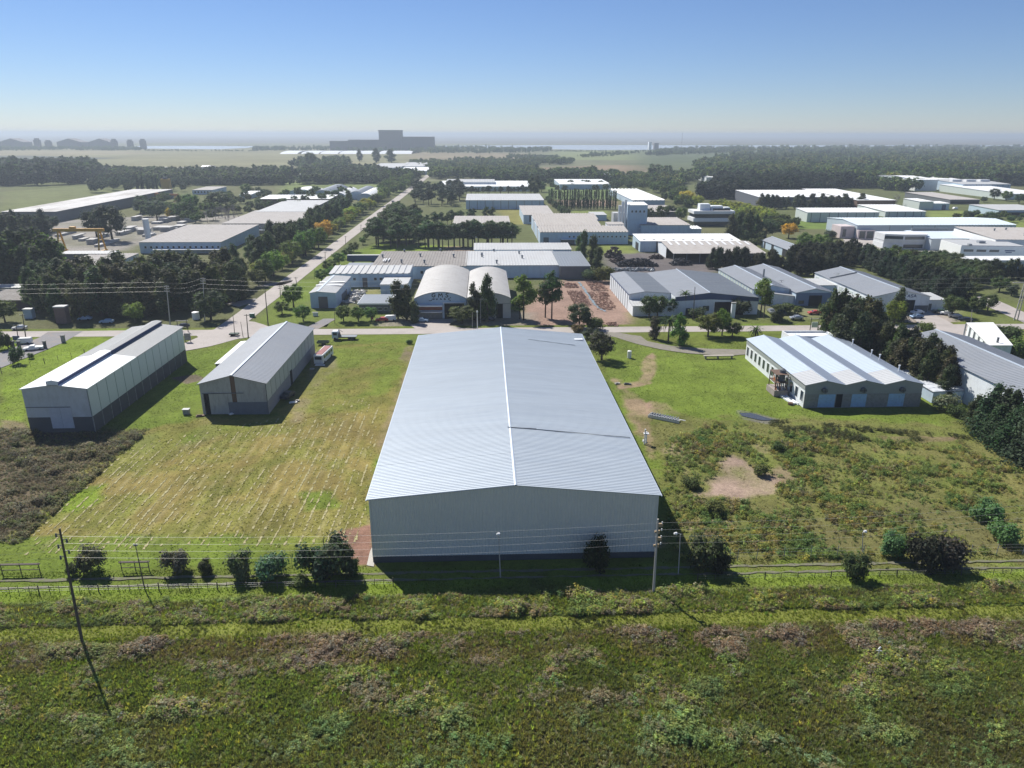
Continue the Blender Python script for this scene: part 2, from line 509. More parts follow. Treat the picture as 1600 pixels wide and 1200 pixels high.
# polygon, colour, feather, edge noise, opacity, patchiness
ZONES = [
    # lawns and cut field, west
    (px((0, 535), (200, 527), (100, 590), (34, 640), (34, 700), (0, 700)), BRIGHT, 1.5, 2, .9, .3),
    (px((287, 560), (420, 525), (330, 580), (310, 650), (200, 700), (140, 680), (150, 660), (290, 575)), GREEN, 1.5, 2, .8, .3),
    (px((120, 700), (310, 655), (440, 650), (500, 540), (640, 535), (640, 560), (560, 860), (-60, 880), (0, 860)), (.195, .175, .05), 2, 3, .9, .15),
    (px((170, 690), (300, 668), (440, 655), (430, 690), (300, 700), (180, 720)), GREEN, 2, 2, .8, .5),
    (px((500, 545), (640, 535), (625, 600), (560, 640), (470, 650), (480, 590)), GREEN, 2, 3, .8, .4),
    (px((250, 700), (470, 660), (600, 640), (585, 780), (300, 800), (60, 840), (130, 750)), (.215, .172, .058), 5, 6, .9, .6),
    (px((500, 590), (600, 560), (570, 620), (480, 700), (420, 720)), (.20,.17,.055), 4, 4, .7, .8),
    (px((640, 560), (655, 545), (610, 700), (585, 850), (575, 870), (575, 780), (600, 660)), (.24, .19, .11), 1.2, 1.5, .8, .6),
    (px((70, 795), (115, 765), (160, 758), (150, 785), (120, 800), (70, 805)), BRIGHT, 1.5, 1.5, 1, 0),
    (px((475, 770), (520, 768), (525, 790), (480, 795)), GREEN, 1.5, 1.5, .9, 0),
    (px((-60, 840), (420, 835), (575, 850), (575, 880), (-60, 900)), GREEN, 1.2, 1.5, .9, .3),
    (px((530, 830), (580, 820), (584, 882), (555, 885), (520, 850)), (.23, .135, .10), .6, .8, 1, 0),
    (px((640, 540), (655, 545), (648, 575), (622, 560)), (.2, .15, .11), .8, 1.5, .8, .5),
    (px((-60, 670), (60, 672), (185, 676), (160, 710), (60, 800), (0, 842), (-60, 850)), BROWNW, 1.5, 2, 1, 0),
    (px((0, 655), (40, 660), (44, 680), (0, 680)), (.17, .12, .09), 1, 1, .8, .3),
    (px((100, 650), (300, 690), (310, 670), (315, 645), (350, 680), (250, 720), (120, 705)), (.19, .18, .07), 2, 2, .5, .6),
    (px((270, 590), (305, 585), (318, 592), (290, 602)), (.13, .10, .08), .8, 1, .9, 0),
    (px((485, 550), (520, 545), (530, 575), (500, 600), (470, 660), (455, 660), (480, 590)), (.24, .19, .13), 1.2, 1.5, .55, .5),
    # east side
    ([(25.3, 94), (28.5, 94), (28.2, 118), (29, 150), (30, 170), (25.3, 178)], (.24, .18, .13), 1.0, 1.5, .75, .5),
    (px((940, 530), (1170, 545), (1250, 640), (1440, 650), (1500, 670), (1480, 700), (1100, 690), (1010, 640), (950, 590)), (.125, .172, .028), 2, 2, .9, .3),
    (px((1000, 560), (1180, 560), (1260, 650), (1200, 670), (1010, 630)), (.14, .19, .030), 3, 3, .8, .5),
    (px((1005, 560), (1022, 548), (1026, 570), (1018, 600), (990, 605), (960, 612), (962, 600), (1000, 595)), SOIL, .8, 1.2, .8, .3),
    (px((955, 590), (975, 600), (1010, 625), (1030, 690), (1020, 720), (985, 650)), SOIL, 1.2, 2, .8, .4),
    (px((1010, 620), (1040, 630), (1060, 645), (1010, 650)), SOIL, .8, 1.5, .8, .4),
    (px((1000, 655), (1080, 650), (1500, 660), (1700, 740), (1700, 880), (1080, 880), (1040, 770)), (.145, .140, .048), 2, 4, .9, .2),
    (px((1380, 690), (1640, 760), (1660, 800), (1500, 780), (1350, 720)), (.175, .16, .055), 4, 5, .7, .7),
    (px((1150, 640), (1170, 643), (1220, 655), (1200, 662), (1160, 655)), (.18, .17, .17), .5, .8, .7, .3),
    (px((1370, 680), (1500, 682), (1490, 690), (1380, 692)), (.2, .13, .10), .6, 1, .8, .2),
    (px((1082, 776), (1122, 740), (1146, 706), (1172, 730), (1212, 750), (1208, 771), (1145, 780)), (.30, .22, .175), 1.5, 2, .95, .25),
    (px((1160, 690), (1190, 690), (1250, 750), (1240, 770), (1215, 745)), (.27, .20, .14), 1, 2, .6, .8),
    (px((1030, 700), (1060, 690), (1100, 700), (1070, 740), (1040, 730)), (.28, .22, .14), 1, 2, .6, .6),
    (px((1050, 820), (1130, 800), (1180, 830), (1100, 850)), (.27, .21, .14), 1, 2, .6, .6),
    (px((1200, 800), (1600, 780), (1600, 880), (1200, 880)), (.115, .105, .045), 3, 5, .6, .8),
    (px((1240, 660), (1360, 672), (1500, 690), (1480, 700), (1300, 690)), OLIVE, 1, 2, .8, .5),
]
PYB = lambda py: G(800, py)[1]
def nearcolor(X, Y):
    C = np.empty(X.shape + (3,))
    n1 = fbm(X, Y, 40, 3)
    n2 = fbm(X, Y, 7, 4)
    C[:] = np.array(OLIVE)
    k = np.clip((n1 - .35) * 3, 0, 1)[..., None]
    C = C * (1 - k) + np.array(GREEN) * k
    nz = fbm(X, Y, 5, 9)
    pz = fbm(X, Y, 6, 11)
    # foreground bands run along the front of the plots
    def band(ya, yb, col, f, amp, op, patch=0, seed=21):
        nonlocal C
        d = np.maximum(ya - Y, Y - yb) + (fbm(X, Y, 9, seed) - .5) * amp * 2
        m = np.clip(.5 - d / f, 0, 1) * op
        if patch:
            m = m * np.clip((pz - .5) * 6 * patch + .6, 0, 1)
        C = C * (1 - m[..., None]) + np.array(col) * m[..., None]
    band(-60, 92, OLIVE, 1.5, .3, 1)
    band(86.2, 91.5, GREEN, .8, .3, .9, .3)
    band(83.5, 88.0, BRIGHT, 1, .5, .75, .4)
    band(79.5, 84.5, (.13, .15, .05), 1.2, .8, .95)
    band(81.6, 83.8, BROWNW, 1, 1.2, .7, 1, 22)
    band(76.6, 79.9, (.155, .172, .035), 1.6, 1.0, .9)
    band(70.5, 76.6, (.17, .13, .09), 2.0, 1.5, .85, .8, 23)
    band(-60, 71.0, (.13, .145, .055), 2.5, 2, .9)
    band(-60, 66.0, (.15, .125, .075), 3, 3, .6, 1, 24)
    for poly, col, fe, na, op, pt in ZONES:
        P = np.array(poly)
        if P[:, 0].max() + 12 < X.min() or P[:, 1].min() - 12 > Y.max():
            continue
        d = sdist(X, Y, poly) + (nz - .5) * na * 2.2
        m = np.clip(.5 - d / fe, 0, 1) * op
        if pt:
            m = m * np.clip((pz - .5) * 7 * pt + (1 - pt * .45), 0, 1)
        C = C * (1 - m[..., None]) + np.array(col) * m[..., None]
    # straw windrows left on the cut field, and mower lines
    fm = np.clip(-sdist(X, Y, px((130, 720), (440, 655), (560, 640), (590, 660), (560, 850), (30, 865))) / 2.0, 0, 1)
    ph = (X + (fbm(X, Y, 14, 31) - .5) * 1.0) % 2.3 / 2.3
    st = np.exp(-((ph - .5) / .10) ** 2) * np.clip((fbm(X, Y, 3.2, 32, 3) - .42) * 7, 0, 1) * fm
    C = C * (1 - .3 * st[..., None]) + np.array((.40, .35, .20)) * .3 * st[..., None]
    st2 = np.exp(-((ph - .0) / .12) ** 2) * .35 * fm
    C = C * (1 - st2[..., None]) + np.array((.12, .13, .03)) * st2[..., None]
    C *= 1 + (fm * .55)[..., None] * (fbm(X, Y * .1, .9, 44, 2)[..., None] - .5)
    C *= (.72 + .56 * n2[..., None])
    C *= (.8 + .4 * fbm(X, Y, 1.7, 41, 2)[..., None])
    return C
MIDZ = [
    (px((60, 455), (300, 452), (400, 436), (520, 340), (560, 335), (470, 400), (400, 470), (320, 500), (60, 508)), (.075, .075, .035), 6, 6, .9, 0),  # tree shade painted into the ground under these first three woods
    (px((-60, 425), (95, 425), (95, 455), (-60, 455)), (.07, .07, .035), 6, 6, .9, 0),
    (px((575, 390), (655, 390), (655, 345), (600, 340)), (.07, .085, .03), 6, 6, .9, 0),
    (px((100, 345), (330, 330), (440, 345), (215, 385), (150, 400), (0, 400), (0, 360)), (.27, .25, .23), 10, 20, .9, .2),
    (px((0, 300), (200, 285), (340, 280), (100, 325), (0, 330)), (.15, .17, .07), 10, 20, .8, .2),
    (px((850, 437), (880, 437), (955, 437), (1000, 490), (975, 514), (830, 514), (820, 480)), REDSOIL, 3, 5, 1, 0),
    (px((960, 392), (1150, 400), (1120, 425), (950, 428), (945, 405)), SCRAP, 5, 6, .95, 0),
    (px((985, 488), (1280, 482), (1300, 512), (985, 514)), (.12, .145, .035), 4, 4, .9, .2),
    (px((1100, 476), (1300, 470), (1300, 500), (1120, 500)), (.22, .20, .14), 3, 4, .7, .5),
    (px((1400, 478), (1500, 482), (1510, 530), (1440, 515), (1400, 500)), (.31, .27, .24), 3, 3, .95, 0),
    (px((1500, 450), (1700, 500), (1700, 560), (1520, 520), (1460, 470)), (.12, .145, .035), 4, 4, .9, .2),
    (px((430, 440), (520, 400), (600, 380), (730, 395), (580, 412), (500, 460), (480, 500), (400, 508)), GREEN, 4, 4, .9, .2),
    (px((440, 470), (500, 478), (650, 490), (650, 512), (380, 512)), (.12, .155, .032), 3, 4, .9, .2),
    (px((640, 489), (830, 489), (830, 513), (560, 513)), (.27, .24, .20), 2, 4, .8, .2),
    (px((600, 380), (740, 385), (740, 395), (580, 400)), BRIGHT, 3, 4, .9, 0),
    (px((690, 384), (745, 386), (745, 394), (690, 394)), (.25, .16, .14), 2, 3, .8, .1),
    (px((555, 442), (600, 442), (600, 462), (550, 462)), (.22, .21, .08), 2, 3, .8, .1),
    (px((780, 326), (840, 326), (840, 350), (780, 350)), (.2, .19, .06), 6, 8, .9, 0),
    (px((860, 322), (960, 322), (960, 312), (870, 312)), (.27, .19, .14), 8, 12, .9, 0),
    (px((860, 311), (960, 311), (960, 292), (850, 292)), (.13, .18, .06), 8, 12, .9, 0),
    (px((890, 328), (950, 328), (950, 338), (880, 338)), (.17, .21, .06), 6, 8, .9, 0),
    (px((940, 382), (990, 382), (1000, 396), (930, 396)), (.17, .20, .05), 4, 6, .9, 0),
    (px((1320, 372), (1480, 380), (1510, 405), (1400, 395), (1320, 380)), (.36, .34, .31), 3, 4, .9, 0),
    (px((1450, 398), (1510, 400), (1500, 412), (1430, 408)), (.19, .22, .04), 3, 4, .9, 0),
    (px((1555, 345), (1700, 345), (1700, 385), (1560, 375)), (.17, .21, .05), 5, 8, .9, 0),
    (px((1240, 346), (1300, 346), (1300, 358), (1240, 358)), (.13, .19, .04), 5, 8, .9, 0),
    (px((1450, 329), (1560, 329), (1550, 341), (1450, 341)), (.18, .22, .06), 5, 8, .9, 0),
    (px((440, 283), (640, 275), (620, 300), (440, 318)), (.16, .20, .07), 12, 20, .9, .2),
    (px((0, 470), (100, 470), (130, 500), (0, 510)), (.10, .11, .05), 4, 6, .8, .3),
]
def midcolor(X, Y):
    C = np.empty(X.shape + (3,))
    C[:] = np.array((.100, .115, .045))
    n1 = fbm(X, Y, 120, 5)
    k = np.clip((n1 - .4) * 3, 0, 1)[..., None]
    C = C * (1 - k) + np.array((.12, .12, .06)) * k
    nz = fbm(X, Y, 30, 9)
    pz = fbm(X, Y, 20, 11)
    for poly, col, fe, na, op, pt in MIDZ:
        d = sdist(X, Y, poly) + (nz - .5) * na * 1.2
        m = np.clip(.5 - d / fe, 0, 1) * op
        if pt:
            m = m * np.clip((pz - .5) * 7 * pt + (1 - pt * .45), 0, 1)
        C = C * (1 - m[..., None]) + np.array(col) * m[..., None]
    C *= (.8 + .4 * fbm(X, Y, 9, 6, 3)[..., None])
    return C
FARZ = [
    (px((-200, 232), (700, 232), (700, 262), (-200, 275)), (.20, .19, .105), 60, 60, .9, .2),
    (px((-50, 243), (60, 243), (185, 247), (130, 250), (0, 253), (-50, 254)), (.09, .10, .085), 30, 20, .9, 0),
    (px((-50, 236), (190, 235), (250, 240), (100, 243), (-50, 243)), (.24, .21, .13), 40, 40, .8, 0),
    (px((640, 238), (830, 240), (830, 250), (640, 252)), (.22, .18, .12), 50, 60, .8, 0),
    (px((860, 235), (1010, 235), (1000, 250), (860, 250)), (.17, .20, .085), 50, 60, .8, 0),
    (px((820, 262), (960, 258), (1110, 258), (1120, 272), (900, 274), (800, 274)), (.20, .15, .10), 40, 40, .9, 0),
    (px((1000, 226), (1900, 226), (1900, 300), (1100, 290), (1000, 255)), (.08, .105, .05), 80, 90, .9, 0),
]
def farcolor(X, Y):
    C = np.empty(X.shape + (3,))
    C[:] = np.array((.145, .15, .085))
    for poly, col, fe, na, op, pt in FARZ:
        d = sdist(X, Y, poly) + (fbm(X, Y, 300, 9) - .5) * na
        m = np.clip(.5 - d / fe, 0, 1) * op
        C = C * (1 - m[..., None]) + np.array(col) * m[..., None]
    b = np.clip((Y - 4600) / 400, 0, 1)[..., None]      # flood plain beyond the river
    st = fbm(X, Y * 3, 2500, 12)[..., None]
    C = C * (1 - b) + (np.array((.11, .10, .085)) * (1 - st) + np.array((.17, .17, .15)) * st) * b
    C *= (.75 + .5 * fbm(X, Y, 160, 14, 4)[..., None])
    return C
def ground_mat(name, s1, s2, amt, bump, dist):
    m, t, b = nodes_of(name)
    L = t.links
    a = N(t, "ShaderNodeAttribute", attribute_name="soil")
    tc = N(t, "ShaderNodeTexCoord")
    n1 = N(t, "ShaderNodeTexNoise")
    n1.inputs['Scale'].default_value = s1
    n1.inputs['Detail'].default_value = 6
    n1.inputs['Roughness'].default_value = .7
    n2 = N(t, "ShaderNodeTexNoise")
    n2.inputs['Scale'].default_value = s2
    n2.inputs['Detail'].default_value = 3
    L.new(tc.outputs['Object'], n1.inputs[0])
    L.new(tc.outputs['Object'], n2.inputs[0])
    ad = N(t, "ShaderNodeMath", operation='ADD')
    L.new(n1.outputs[0], ad.inputs[0])
    L.new(n2.outputs[0], ad.inputs[1])
    mr = N(t, "ShaderNodeMapRange")
    mr.inputs[1].default_value = .65
    mr.inputs[2].default_value = 1.35
    mr.inputs[3].default_value = 1 - amt
    mr.inputs[4].default_value = 1 + amt
    L.new(ad.outputs[0], mr.inputs[0])
    sc_ = N(t, "ShaderNodeVectorMath", operation='SCALE')
    L.new(a.outputs['Color'], sc_.inputs[0])
    L.new(mr.outputs[0], sc_.inputs['Scale'])
    L.new(sc_.outputs[0], b.inputs['Base Color'])
    b.inputs['Roughness'].default_value = 1
    b.inputs['Specular IOR Level'].default_value = 0.1
    bm = N(t, "ShaderNodeBump")
    bm.inputs['Strength'].default_value = bump
    bm.inputs['Distance'].default_value = dist
    L.new(ad.outputs[0], bm.inputs['Height'])
    L.new(bm.outputs[0], b.inputs['Normal'])
    return m
def gridsheet(name, X, Y, Z, colfn, m):
    r, c = X.shape
    co = np.stack([X, Y, Z], -1).reshape(-1, 3).astype(np.float32)
    i = np.arange((r - 1) * (c - 1))
    a = (i // (c - 1)) * c + i % (c - 1)
    f = np.stack([a, a + 1, a + c + 1, a + c], -1)
    me = bpy.data.meshes.new(name)
    me.vertices.add(len(co))
    me.vertices.foreach_set('co', co.ravel())
    me.loops.add(f.size)
    me.loops.foreach_set('vertex_index', f.ravel().astype(np.int32))
    me.polygons.add(len(f))
    me.polygons.foreach_set('loop_start', (np.arange(len(f)) * 4).astype(np.int32))
    me.update()
    me.validate()
    ca = me.color_attributes.new('soil', 'FLOAT_COLOR', 'POINT')
    C = colfn(X, Y).reshape(-1, 3)
    ca.data.foreach_set('color', np.concatenate([C, np.ones((len(C), 1))], 1).astype(np.float32).ravel())
    me.materials.append(m)
    return struct(obj(name, me))
def relief(X, Y):
    h = (fbm(X, Y, 6, 51, 4) - .5) * .35
    k = np.clip((Y - 93) / 3, 0, 1) * np.clip((200 - Y) / 20, 0, 1)
    flat = np.where(Y > 91, .35, 1)
    flat = np.where((Y > 84) & (Y <= 92), .25, flat)
    h = h * flat
    near = np.clip(np.maximum(np.maximum(-19.5 - X, X - 28), np.maximum(90 - Y, Y - 185)) / 2, 0, 1)
    edge = np.clip((212 - Y) / 6, 0, 1) * np.clip((150 - np.abs(X)) / 10, 0, 1)
    return (h - .12) * near * edge
xs, ys = np.arange(-170, 170.1, .6), np.arange(30, 232.1, .6)
X, Y = np.meshgrid(xs, ys)
gridsheet('ground', X, Y, relief(X, Y) * .6, nearcolor, ground_mat('grass_near', 1.2, 5.0, .38, .9, .12))
xs, ys = np.arange(-900, 1001, 4.0), np.arange(-60, 1000, 4.0)
X, Y = np.meshgrid(xs, ys)
Z = np.where((np.abs(X) < 172) & (Y < 236) & (Y > 25), -1.0, -.05)
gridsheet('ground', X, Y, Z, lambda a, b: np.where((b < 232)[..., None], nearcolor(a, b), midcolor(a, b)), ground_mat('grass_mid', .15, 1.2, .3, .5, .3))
tt = np.linspace(-1.15, 1.15, 260)
ys = np.concatenate([np.linspace(-300, 900, 12), np.geomspace(940, 60000, 240)])
T, Y = np.meshgrid(tt, ys)
X = T * (np.abs(Y) + 1400)
Z = np.where(Y < 970, -1.5, -.15)
gridsheet('ground', X, Y, Z, farcolor, ground_mat('land_far', .01, .06, .25, .3, 1.0))
# river: pale water winding across the plain
def water_mat():
    m, t, b = nodes_of('river_water')
    b.inputs['Base Color'].default_value = (.42, .44, .45, 1)
    b.inputs['Roughness'].default_value = .2
    b.inputs['Specular IOR Level'].default_value = .6
    n = N(t, "ShaderNodeTexNoise")
    n.inputs['Scale'].default_value = .02
    tc = N(t, "ShaderNodeTexCoord")
    t.links.new(tc.outputs['Object'], n.inputs[0])
    bm = N(t, "ShaderNodeBump")
    bm.inputs['Strength'].default_value = .15
    bm.inputs['Distance'].default_value = 1.0
    t.links.new(n.outputs[0], bm.inputs['Height'])
    t.links.new(bm.outputs[0], b.inputs['Normal'])
    return m
WM = water_mat()
def river(pts):
    p = px(*pts)
    MB().poly([(a, b, -.02) for a, b in p]).build('river', WM)['kind'] = 'structure'
river([(150, 231.2), (230, 232.2), (340, 233.2), (385, 231.3), (402, 228.5), (300, 227.8), (205, 228.2)])
river([(600, 233), (820, 231.5), (860, 233), (935, 234.5), (1010, 234), (1050, 231), (1130, 231), (1350, 229), (1600, 229), (1900, 229), (1900, 227), (1400, 226.6), (1120, 227), (1000, 226.6), (860, 226.6), (780, 227), (600, 228.6)])

# ------------------------------------------------------------------ roads and paths
def sheet(name, pts, m, z=.02, kerb=None, sub=6.0, edge=0.0):
    """a paved surface: outline in metres, edge line made slightly uneven"""
    q = []
    k = len(pts)
    for i in range(k):
        a, b = Vector(pts[i]), Vector(pts[(i + 1) % k])
        n = max(1, int((b - a).length / sub))
        for j in range(n):
            p = a.lerp(b, j / n)
            if edge:
                p = p + Vector((rnd.uniform(-edge, edge), rnd.uniform(-edge, edge)))
            q.append((p.x, p.y, z))
    from mathutils.geometry import tessellate_polygon
    tri = tessellate_polygon([[Vector(v) for v in q]])
    me = bpy.data.meshes.new(name)
    fs = []
    for t in tri:
        a, b, c = (Vector(q[i]) for i in t)
        fs.append(t if (b - a).cross(c - a).z > 0 else (t[0], t[2], t[1]))
    me.from_pydata(q, [], fs)
    me.materials.append(m)
    return struct(obj(name, me))
RX0, RX1 = -87.3, -79.6
sheet('road', [(-420, 221.6), (420, 221.6), (420, 228.6), (-420, 228.6)], road_m, .050, edge=.12)
sheet('road', [(RX0, 228), (RX1, 228), (RX1, 1150), (RX0, 1150)], road_m, .045, edge=.15, sub=12)
dirt_m = mat('dry_dirt', (.15, .14, .10), 1, 0, .25, .9, 4, (1, 1, 1), (.12, .16, .035), 1.0)
sheet('road', px((287, 537), (286, 549), (330, 541), (370, 530), (410, 524), (420, 519), (300, 519), (310, 527)), road_m, .060, edge=.1, sub=4)
sheet('road', px((365, 500), (350, 513), (300, 520), (420, 522), (480, 517), (425, 512), (398, 503)), road_m, .070, edge=.1, sub=4)
sheet('path', px((128, 518), (100, 535), (60, 552), (0, 575), (-60, 596), (-60, 577), (0, 552), (40, 536), (60, 528), (75, 519)), asphalt, .065, edge=.3, sub=3)
sheet('path', px((905, 520), (955, 519), (1000, 525), (1010, 533), (1050, 541), (1110, 545), (1168, 547), (1168, 554), (1130, 556), (1080, 553), (1030, 546), (990, 536), (960, 527), (915, 523)), mat('gravel_track', (.21, .19, .165), 1, 0, .2, .5, 3, (1, 1, 1), (.16, .17, .08), .7), .065, edge=.3, sub=3)
sheet('driveway', px((505, 498), (525, 498), (515, 505), (497, 514), (480, 516), (470, 516), (490, 506)), asphalt, .045, edge=.2, sub=2)
sheet('driveway', px((668, 499), (718, 498), (700, 508), (730, 514), (650, 514), (640, 508)), road_m, .045, edge=.2, sub=2)
sheet('driveway', px((425, 442), (458, 438), (455, 441), (440, 446), (400, 448)), asphalt, .045, edge=.2, sub=3)
sheet('path', px((352, 474), (400, 466), (397, 472), (372, 480)), asphalt, .045, edge=.2, sub=3)
sheet('road', px((1530, 462), (1560, 470), (1600, 488), (1700, 530), (1700, 545), (1590, 500), (1545, 480), (1520, 468)), road_m, .050, edge=.2, sub=5)
sheet('road', px((1468, 402), (1560, 410), (1560, 413), (1465, 405)), road_m, .050, edge=.2, sub=5)
sheet('car_park', px((1423, 483), (1447, 484), (1500, 512), (1540, 530), (1490, 531), (1440, 510), (1425, 495)), road_m, .055, edge=.2, sub=4)
sheet('forecourt', px((1318, 374), (1360, 372), (1400, 385), (1350, 388), (1320, 380)), road_m, .055, edge=.2, sub=6)
sheet('concrete_apron', px((573, 884), (578, 863), (581, 856), (585, 880), (584, 886)), concpole, .10, sub=4)
sheet('dirt_track', [(-140, 89.6), (140, 89.6), (140, 90.15), (-140, 90.15)], dirt_m, .035, edge=.2, sub=1.2)
sheet('dirt_track', [(-140, 88.0), (140, 88.0), (140, 88.35), (-140, 88.35)], dirt_m, .035, edge=.2, sub=1.2)
sheet('puddle', px((1155, 645), (1172, 645), (1200, 653), (1215, 657), (1190, 657), (1160, 650)), mat('muddy_water', (.06, .065, .07), .15, 0, .2, 1, 3), .03, edge=.1, sub=1.5)

# ------------------------------------------------------------------ the large warehouse
x0, x1, y0, y1, H = -16.8, 25.0, 92.7, 181.4, 10.4
W_, D_, RI = x1 - x0, y1 - y0, 1.95
mid = 21.0
wh = thing('warehouse', 'largest warehouse, long pale blue-grey ribbed metal roof in the middle of the field', 'warehouse', (x0, y0, 0))
b = MB()
def corr(b, x_a, x_b, z0, z1f, y, pitch=.42, dep=.05, face='f'):
    """vertical corrugated cladding along one wall"""
    n = int((x_b - x_a) / pitch)
    pts = []
    for i in range(n + 1):
        for t, k in ((0, 0), (.5, 0), (.6, 1), (.9, 1)):
            xx = x_a + (i + t) * pitch
            if xx > x_b:
                break
            pts.append((xx, k))
    pts.append((x_b, 0))
    for (xa, ka), (xb, kb) in zip(pts, pts[1:]):
        ya, yb = -ka * dep, -kb * dep
        if face == 'f':
            b.quad((xa, y + ya, z0), (xb, y + yb, z0), (xb, y + yb, z1f(xb)), (xa, y + ya, z1f(xa)))
        elif face == 'r':
            b.quad((y - ya, xa, z0), (y - yb, xb, z0), (y - yb, xb, z1f(xb)), (y - ya, xa, z1f(xa)))
        elif face == 'l':
            b.quad((y + ya, xb, z0), (y + yb, xa, z0), (y + yb, xa, z1f(xa)), (y + ya, xb, z1f(xb)))
top = lambda x: H + RI * (1 - abs(x - mid) / (mid if x < mid else W_ - mid))
corr(b, 0, W_, 1.0, top, 0)
b.build('front_wall', mainwall, wh)
b = MB()
corr(b, 0.05, D_ - .05, 1.0, lambda t: H, W_, face='r')
b.build('side_wall', mainwall, wh)
b = MB()
corr(b, 0.05, D_ - .05, 1.0, lambda t: H, 0, face='l')
b.build('side_wall', mainwall, wh)
MB().poly([(W_, D_, 1), (0, D_, 1), (0, D_, H), (mid, D_, H + RI), (W_, D_, H)]).build('back_wall', mainwall, wh)
MB().box(-.04, W_ + .04, -.04, D_ + .04, -.4, 1.0).build('plinth', darkconc, wh)
for i in range(8):   # roof sheeting laid in bands down each slope
    ya, yb = -.25 + i * (D_ + .5) / 8, -.25 + (i + 1) * (D_ + .5) / 8 - .015
    dz = rnd.uniform(0, .012)
    MB().ribs((-.35, yb, H + .12 + dz), (-.35, ya, H + .12 + dz), (mid, ya, H + RI + .16 + dz), (mid, yb, H + RI + .16 + dz), .5, .055, .42).build('roof_panel', galv, wh)
    MB().ribs((W_ + .35, ya, H + .12 + dz), (W_ + .35, yb, H + .12 + dz), (mid, yb, H + RI + .16 + dz), (mid, ya, H + RI + .16 + dz), .5, .055, .42).build('roof_panel', galv, wh)
MB().poly([(mid - .22, -.3, H + RI + .19), (mid - .22, D_ + .3, H + RI + .19), (mid, D_ + .3, H + RI + .30), (mid, -.3, H + RI + .30)][::-1]).poly([(mid + .22, -.3, H + RI + .19), (mid + .22, D_ + .3, H + RI + .19), (mid, D_ + .3, H + RI + .30), (mid, -.3, H + RI + .30)]).build('ridge_cap', ridgem, wh)
for xx in (-.5, W_ + .36):
    MB().box(xx, xx + .14, -.3, D_ + .3, H - .12, H + .08).build('gutter', ridgem, wh)
MB().box(-.06, .1, -.10, .0, 1, H - .05).build('corner_flashing', mainwall, wh)
MB().box(W_ - .1, W_ + .06, -.10, .0, 1, H - .05).build('corner_flashing', mainwall, wh)
def roofline(ax, ay, bx, by):
    za, zb = (H + RI * (1 - abs(x - x0 - mid) / 21) + .32 for x in (ax, bx))
    return (ax, ay, za), (bx, by, zb)
p, q = G(793, 668, H + 2.1), G(985, 683, H + .5)
o = MB().tube(*roofline(p[0], p[1], q[0], q[1] + .2), .055, .055, 5).build('safety_rope', darkwall)
tag(o, 'long dark pole lying across the right slope of the largest roof near its middle', 'pole')
p, q = G(795, 669.5, H + 2.0), G(838, 673, H + 1.5)
tag(MB().tube(*roofline(p[0], p[1], q[0], q[1]), .08, .08, 5).build('metal_pipe', darkwall), 'short thick dark pipe lying beside the long pole at the roof ridge', 'pipe')
p, q = G(825, 530.5, H + 1.6), G(899, 539.5, H + .6)
tag(MB().tube(*roofline(p[0], p[1], q[0], q[1]), .05, .05, 5).build('metal_pipe', galvdark), 'thin pipe lying near the far end of the largest roof', 'pipe')
p, q = G(898, 530, H + .6), G(911, 531, H + .5)
tag(MB().box(p[0], q[0], p[1], p[1] + 1.1, H + .42, H + .50).build('roof_sheet', whitep), 'small white sheet on the far right corner of the largest roof', 'metal sheet')

# ------------------------------------------------------------------ west shed with ridge monitor
fp = (-96.2, -82.9, 144.5, 194.9, 9.7)
x0, x1, y0, y1, H = fp
W_, D_, RI = x1 - x0, y1 - y0, 0.9
A = thing('shed', 'tall white shed with raised ridge monitor and a roof half white half grey, west corner', 'shed', (x0, y0, 0))
MB().box(-.02, W_ + .02, -.02, D_ + .02, -.3, 3.4).build('lower_wall', darkconc, A)
MB().poly([(0, 0, 3.4), (W_, 0, 3.4), (W_, 0, H), (W_ / 2, 0, H + RI), (0, 0, H)]).build('gable_wall', mat('cream_white_cladding', (.50, .52, .53), .7, 0, .08, .3, 3, (1, 1, .5), (.35, .35, .33), .4), A)
MB().poly([(W_, D_, 3.4), (0, D_, 3.4), (0, D_, H), (W_ / 2, D_, H + RI), (W_, D_, H)]).build('back_wall', MATS['cream_white_cladding'], A)
MB().quad((0, D_, 3.4), (0, 0, 3.4), (0, 0, H), (0, D_, H)).build('side_wall', whitewall, A)
MB().box(W_ - .12, W_ - .02, 0, D_, 3.4, H).build('side_wall', mat('seam_green', (.16, .22, .2), .7), A)
npn = 13
pm = MB()
pl = D_ / npn
pm.box(0, .07, .12, pl - .12, 0, H - 3.5)
pme = pm.mesh('wall_panel', greenwhite)
for i in range(npn):
    obj('wall_panel', pme, A, (W_ - .02, i * pl, 3.45))
    MB().box(W_ - .02, W_ + .12, i * pl - .1, i * pl + .1, -.2, 3.35).build('pilaster', concrete, A)
split = D_ * .44
rw, rg = mat('new_white_roof', (.86, .88, .87), .45, 0, .03), mat('old_grey_roof', (.27, .28, .285), .6, .1, .10, .15, 3)
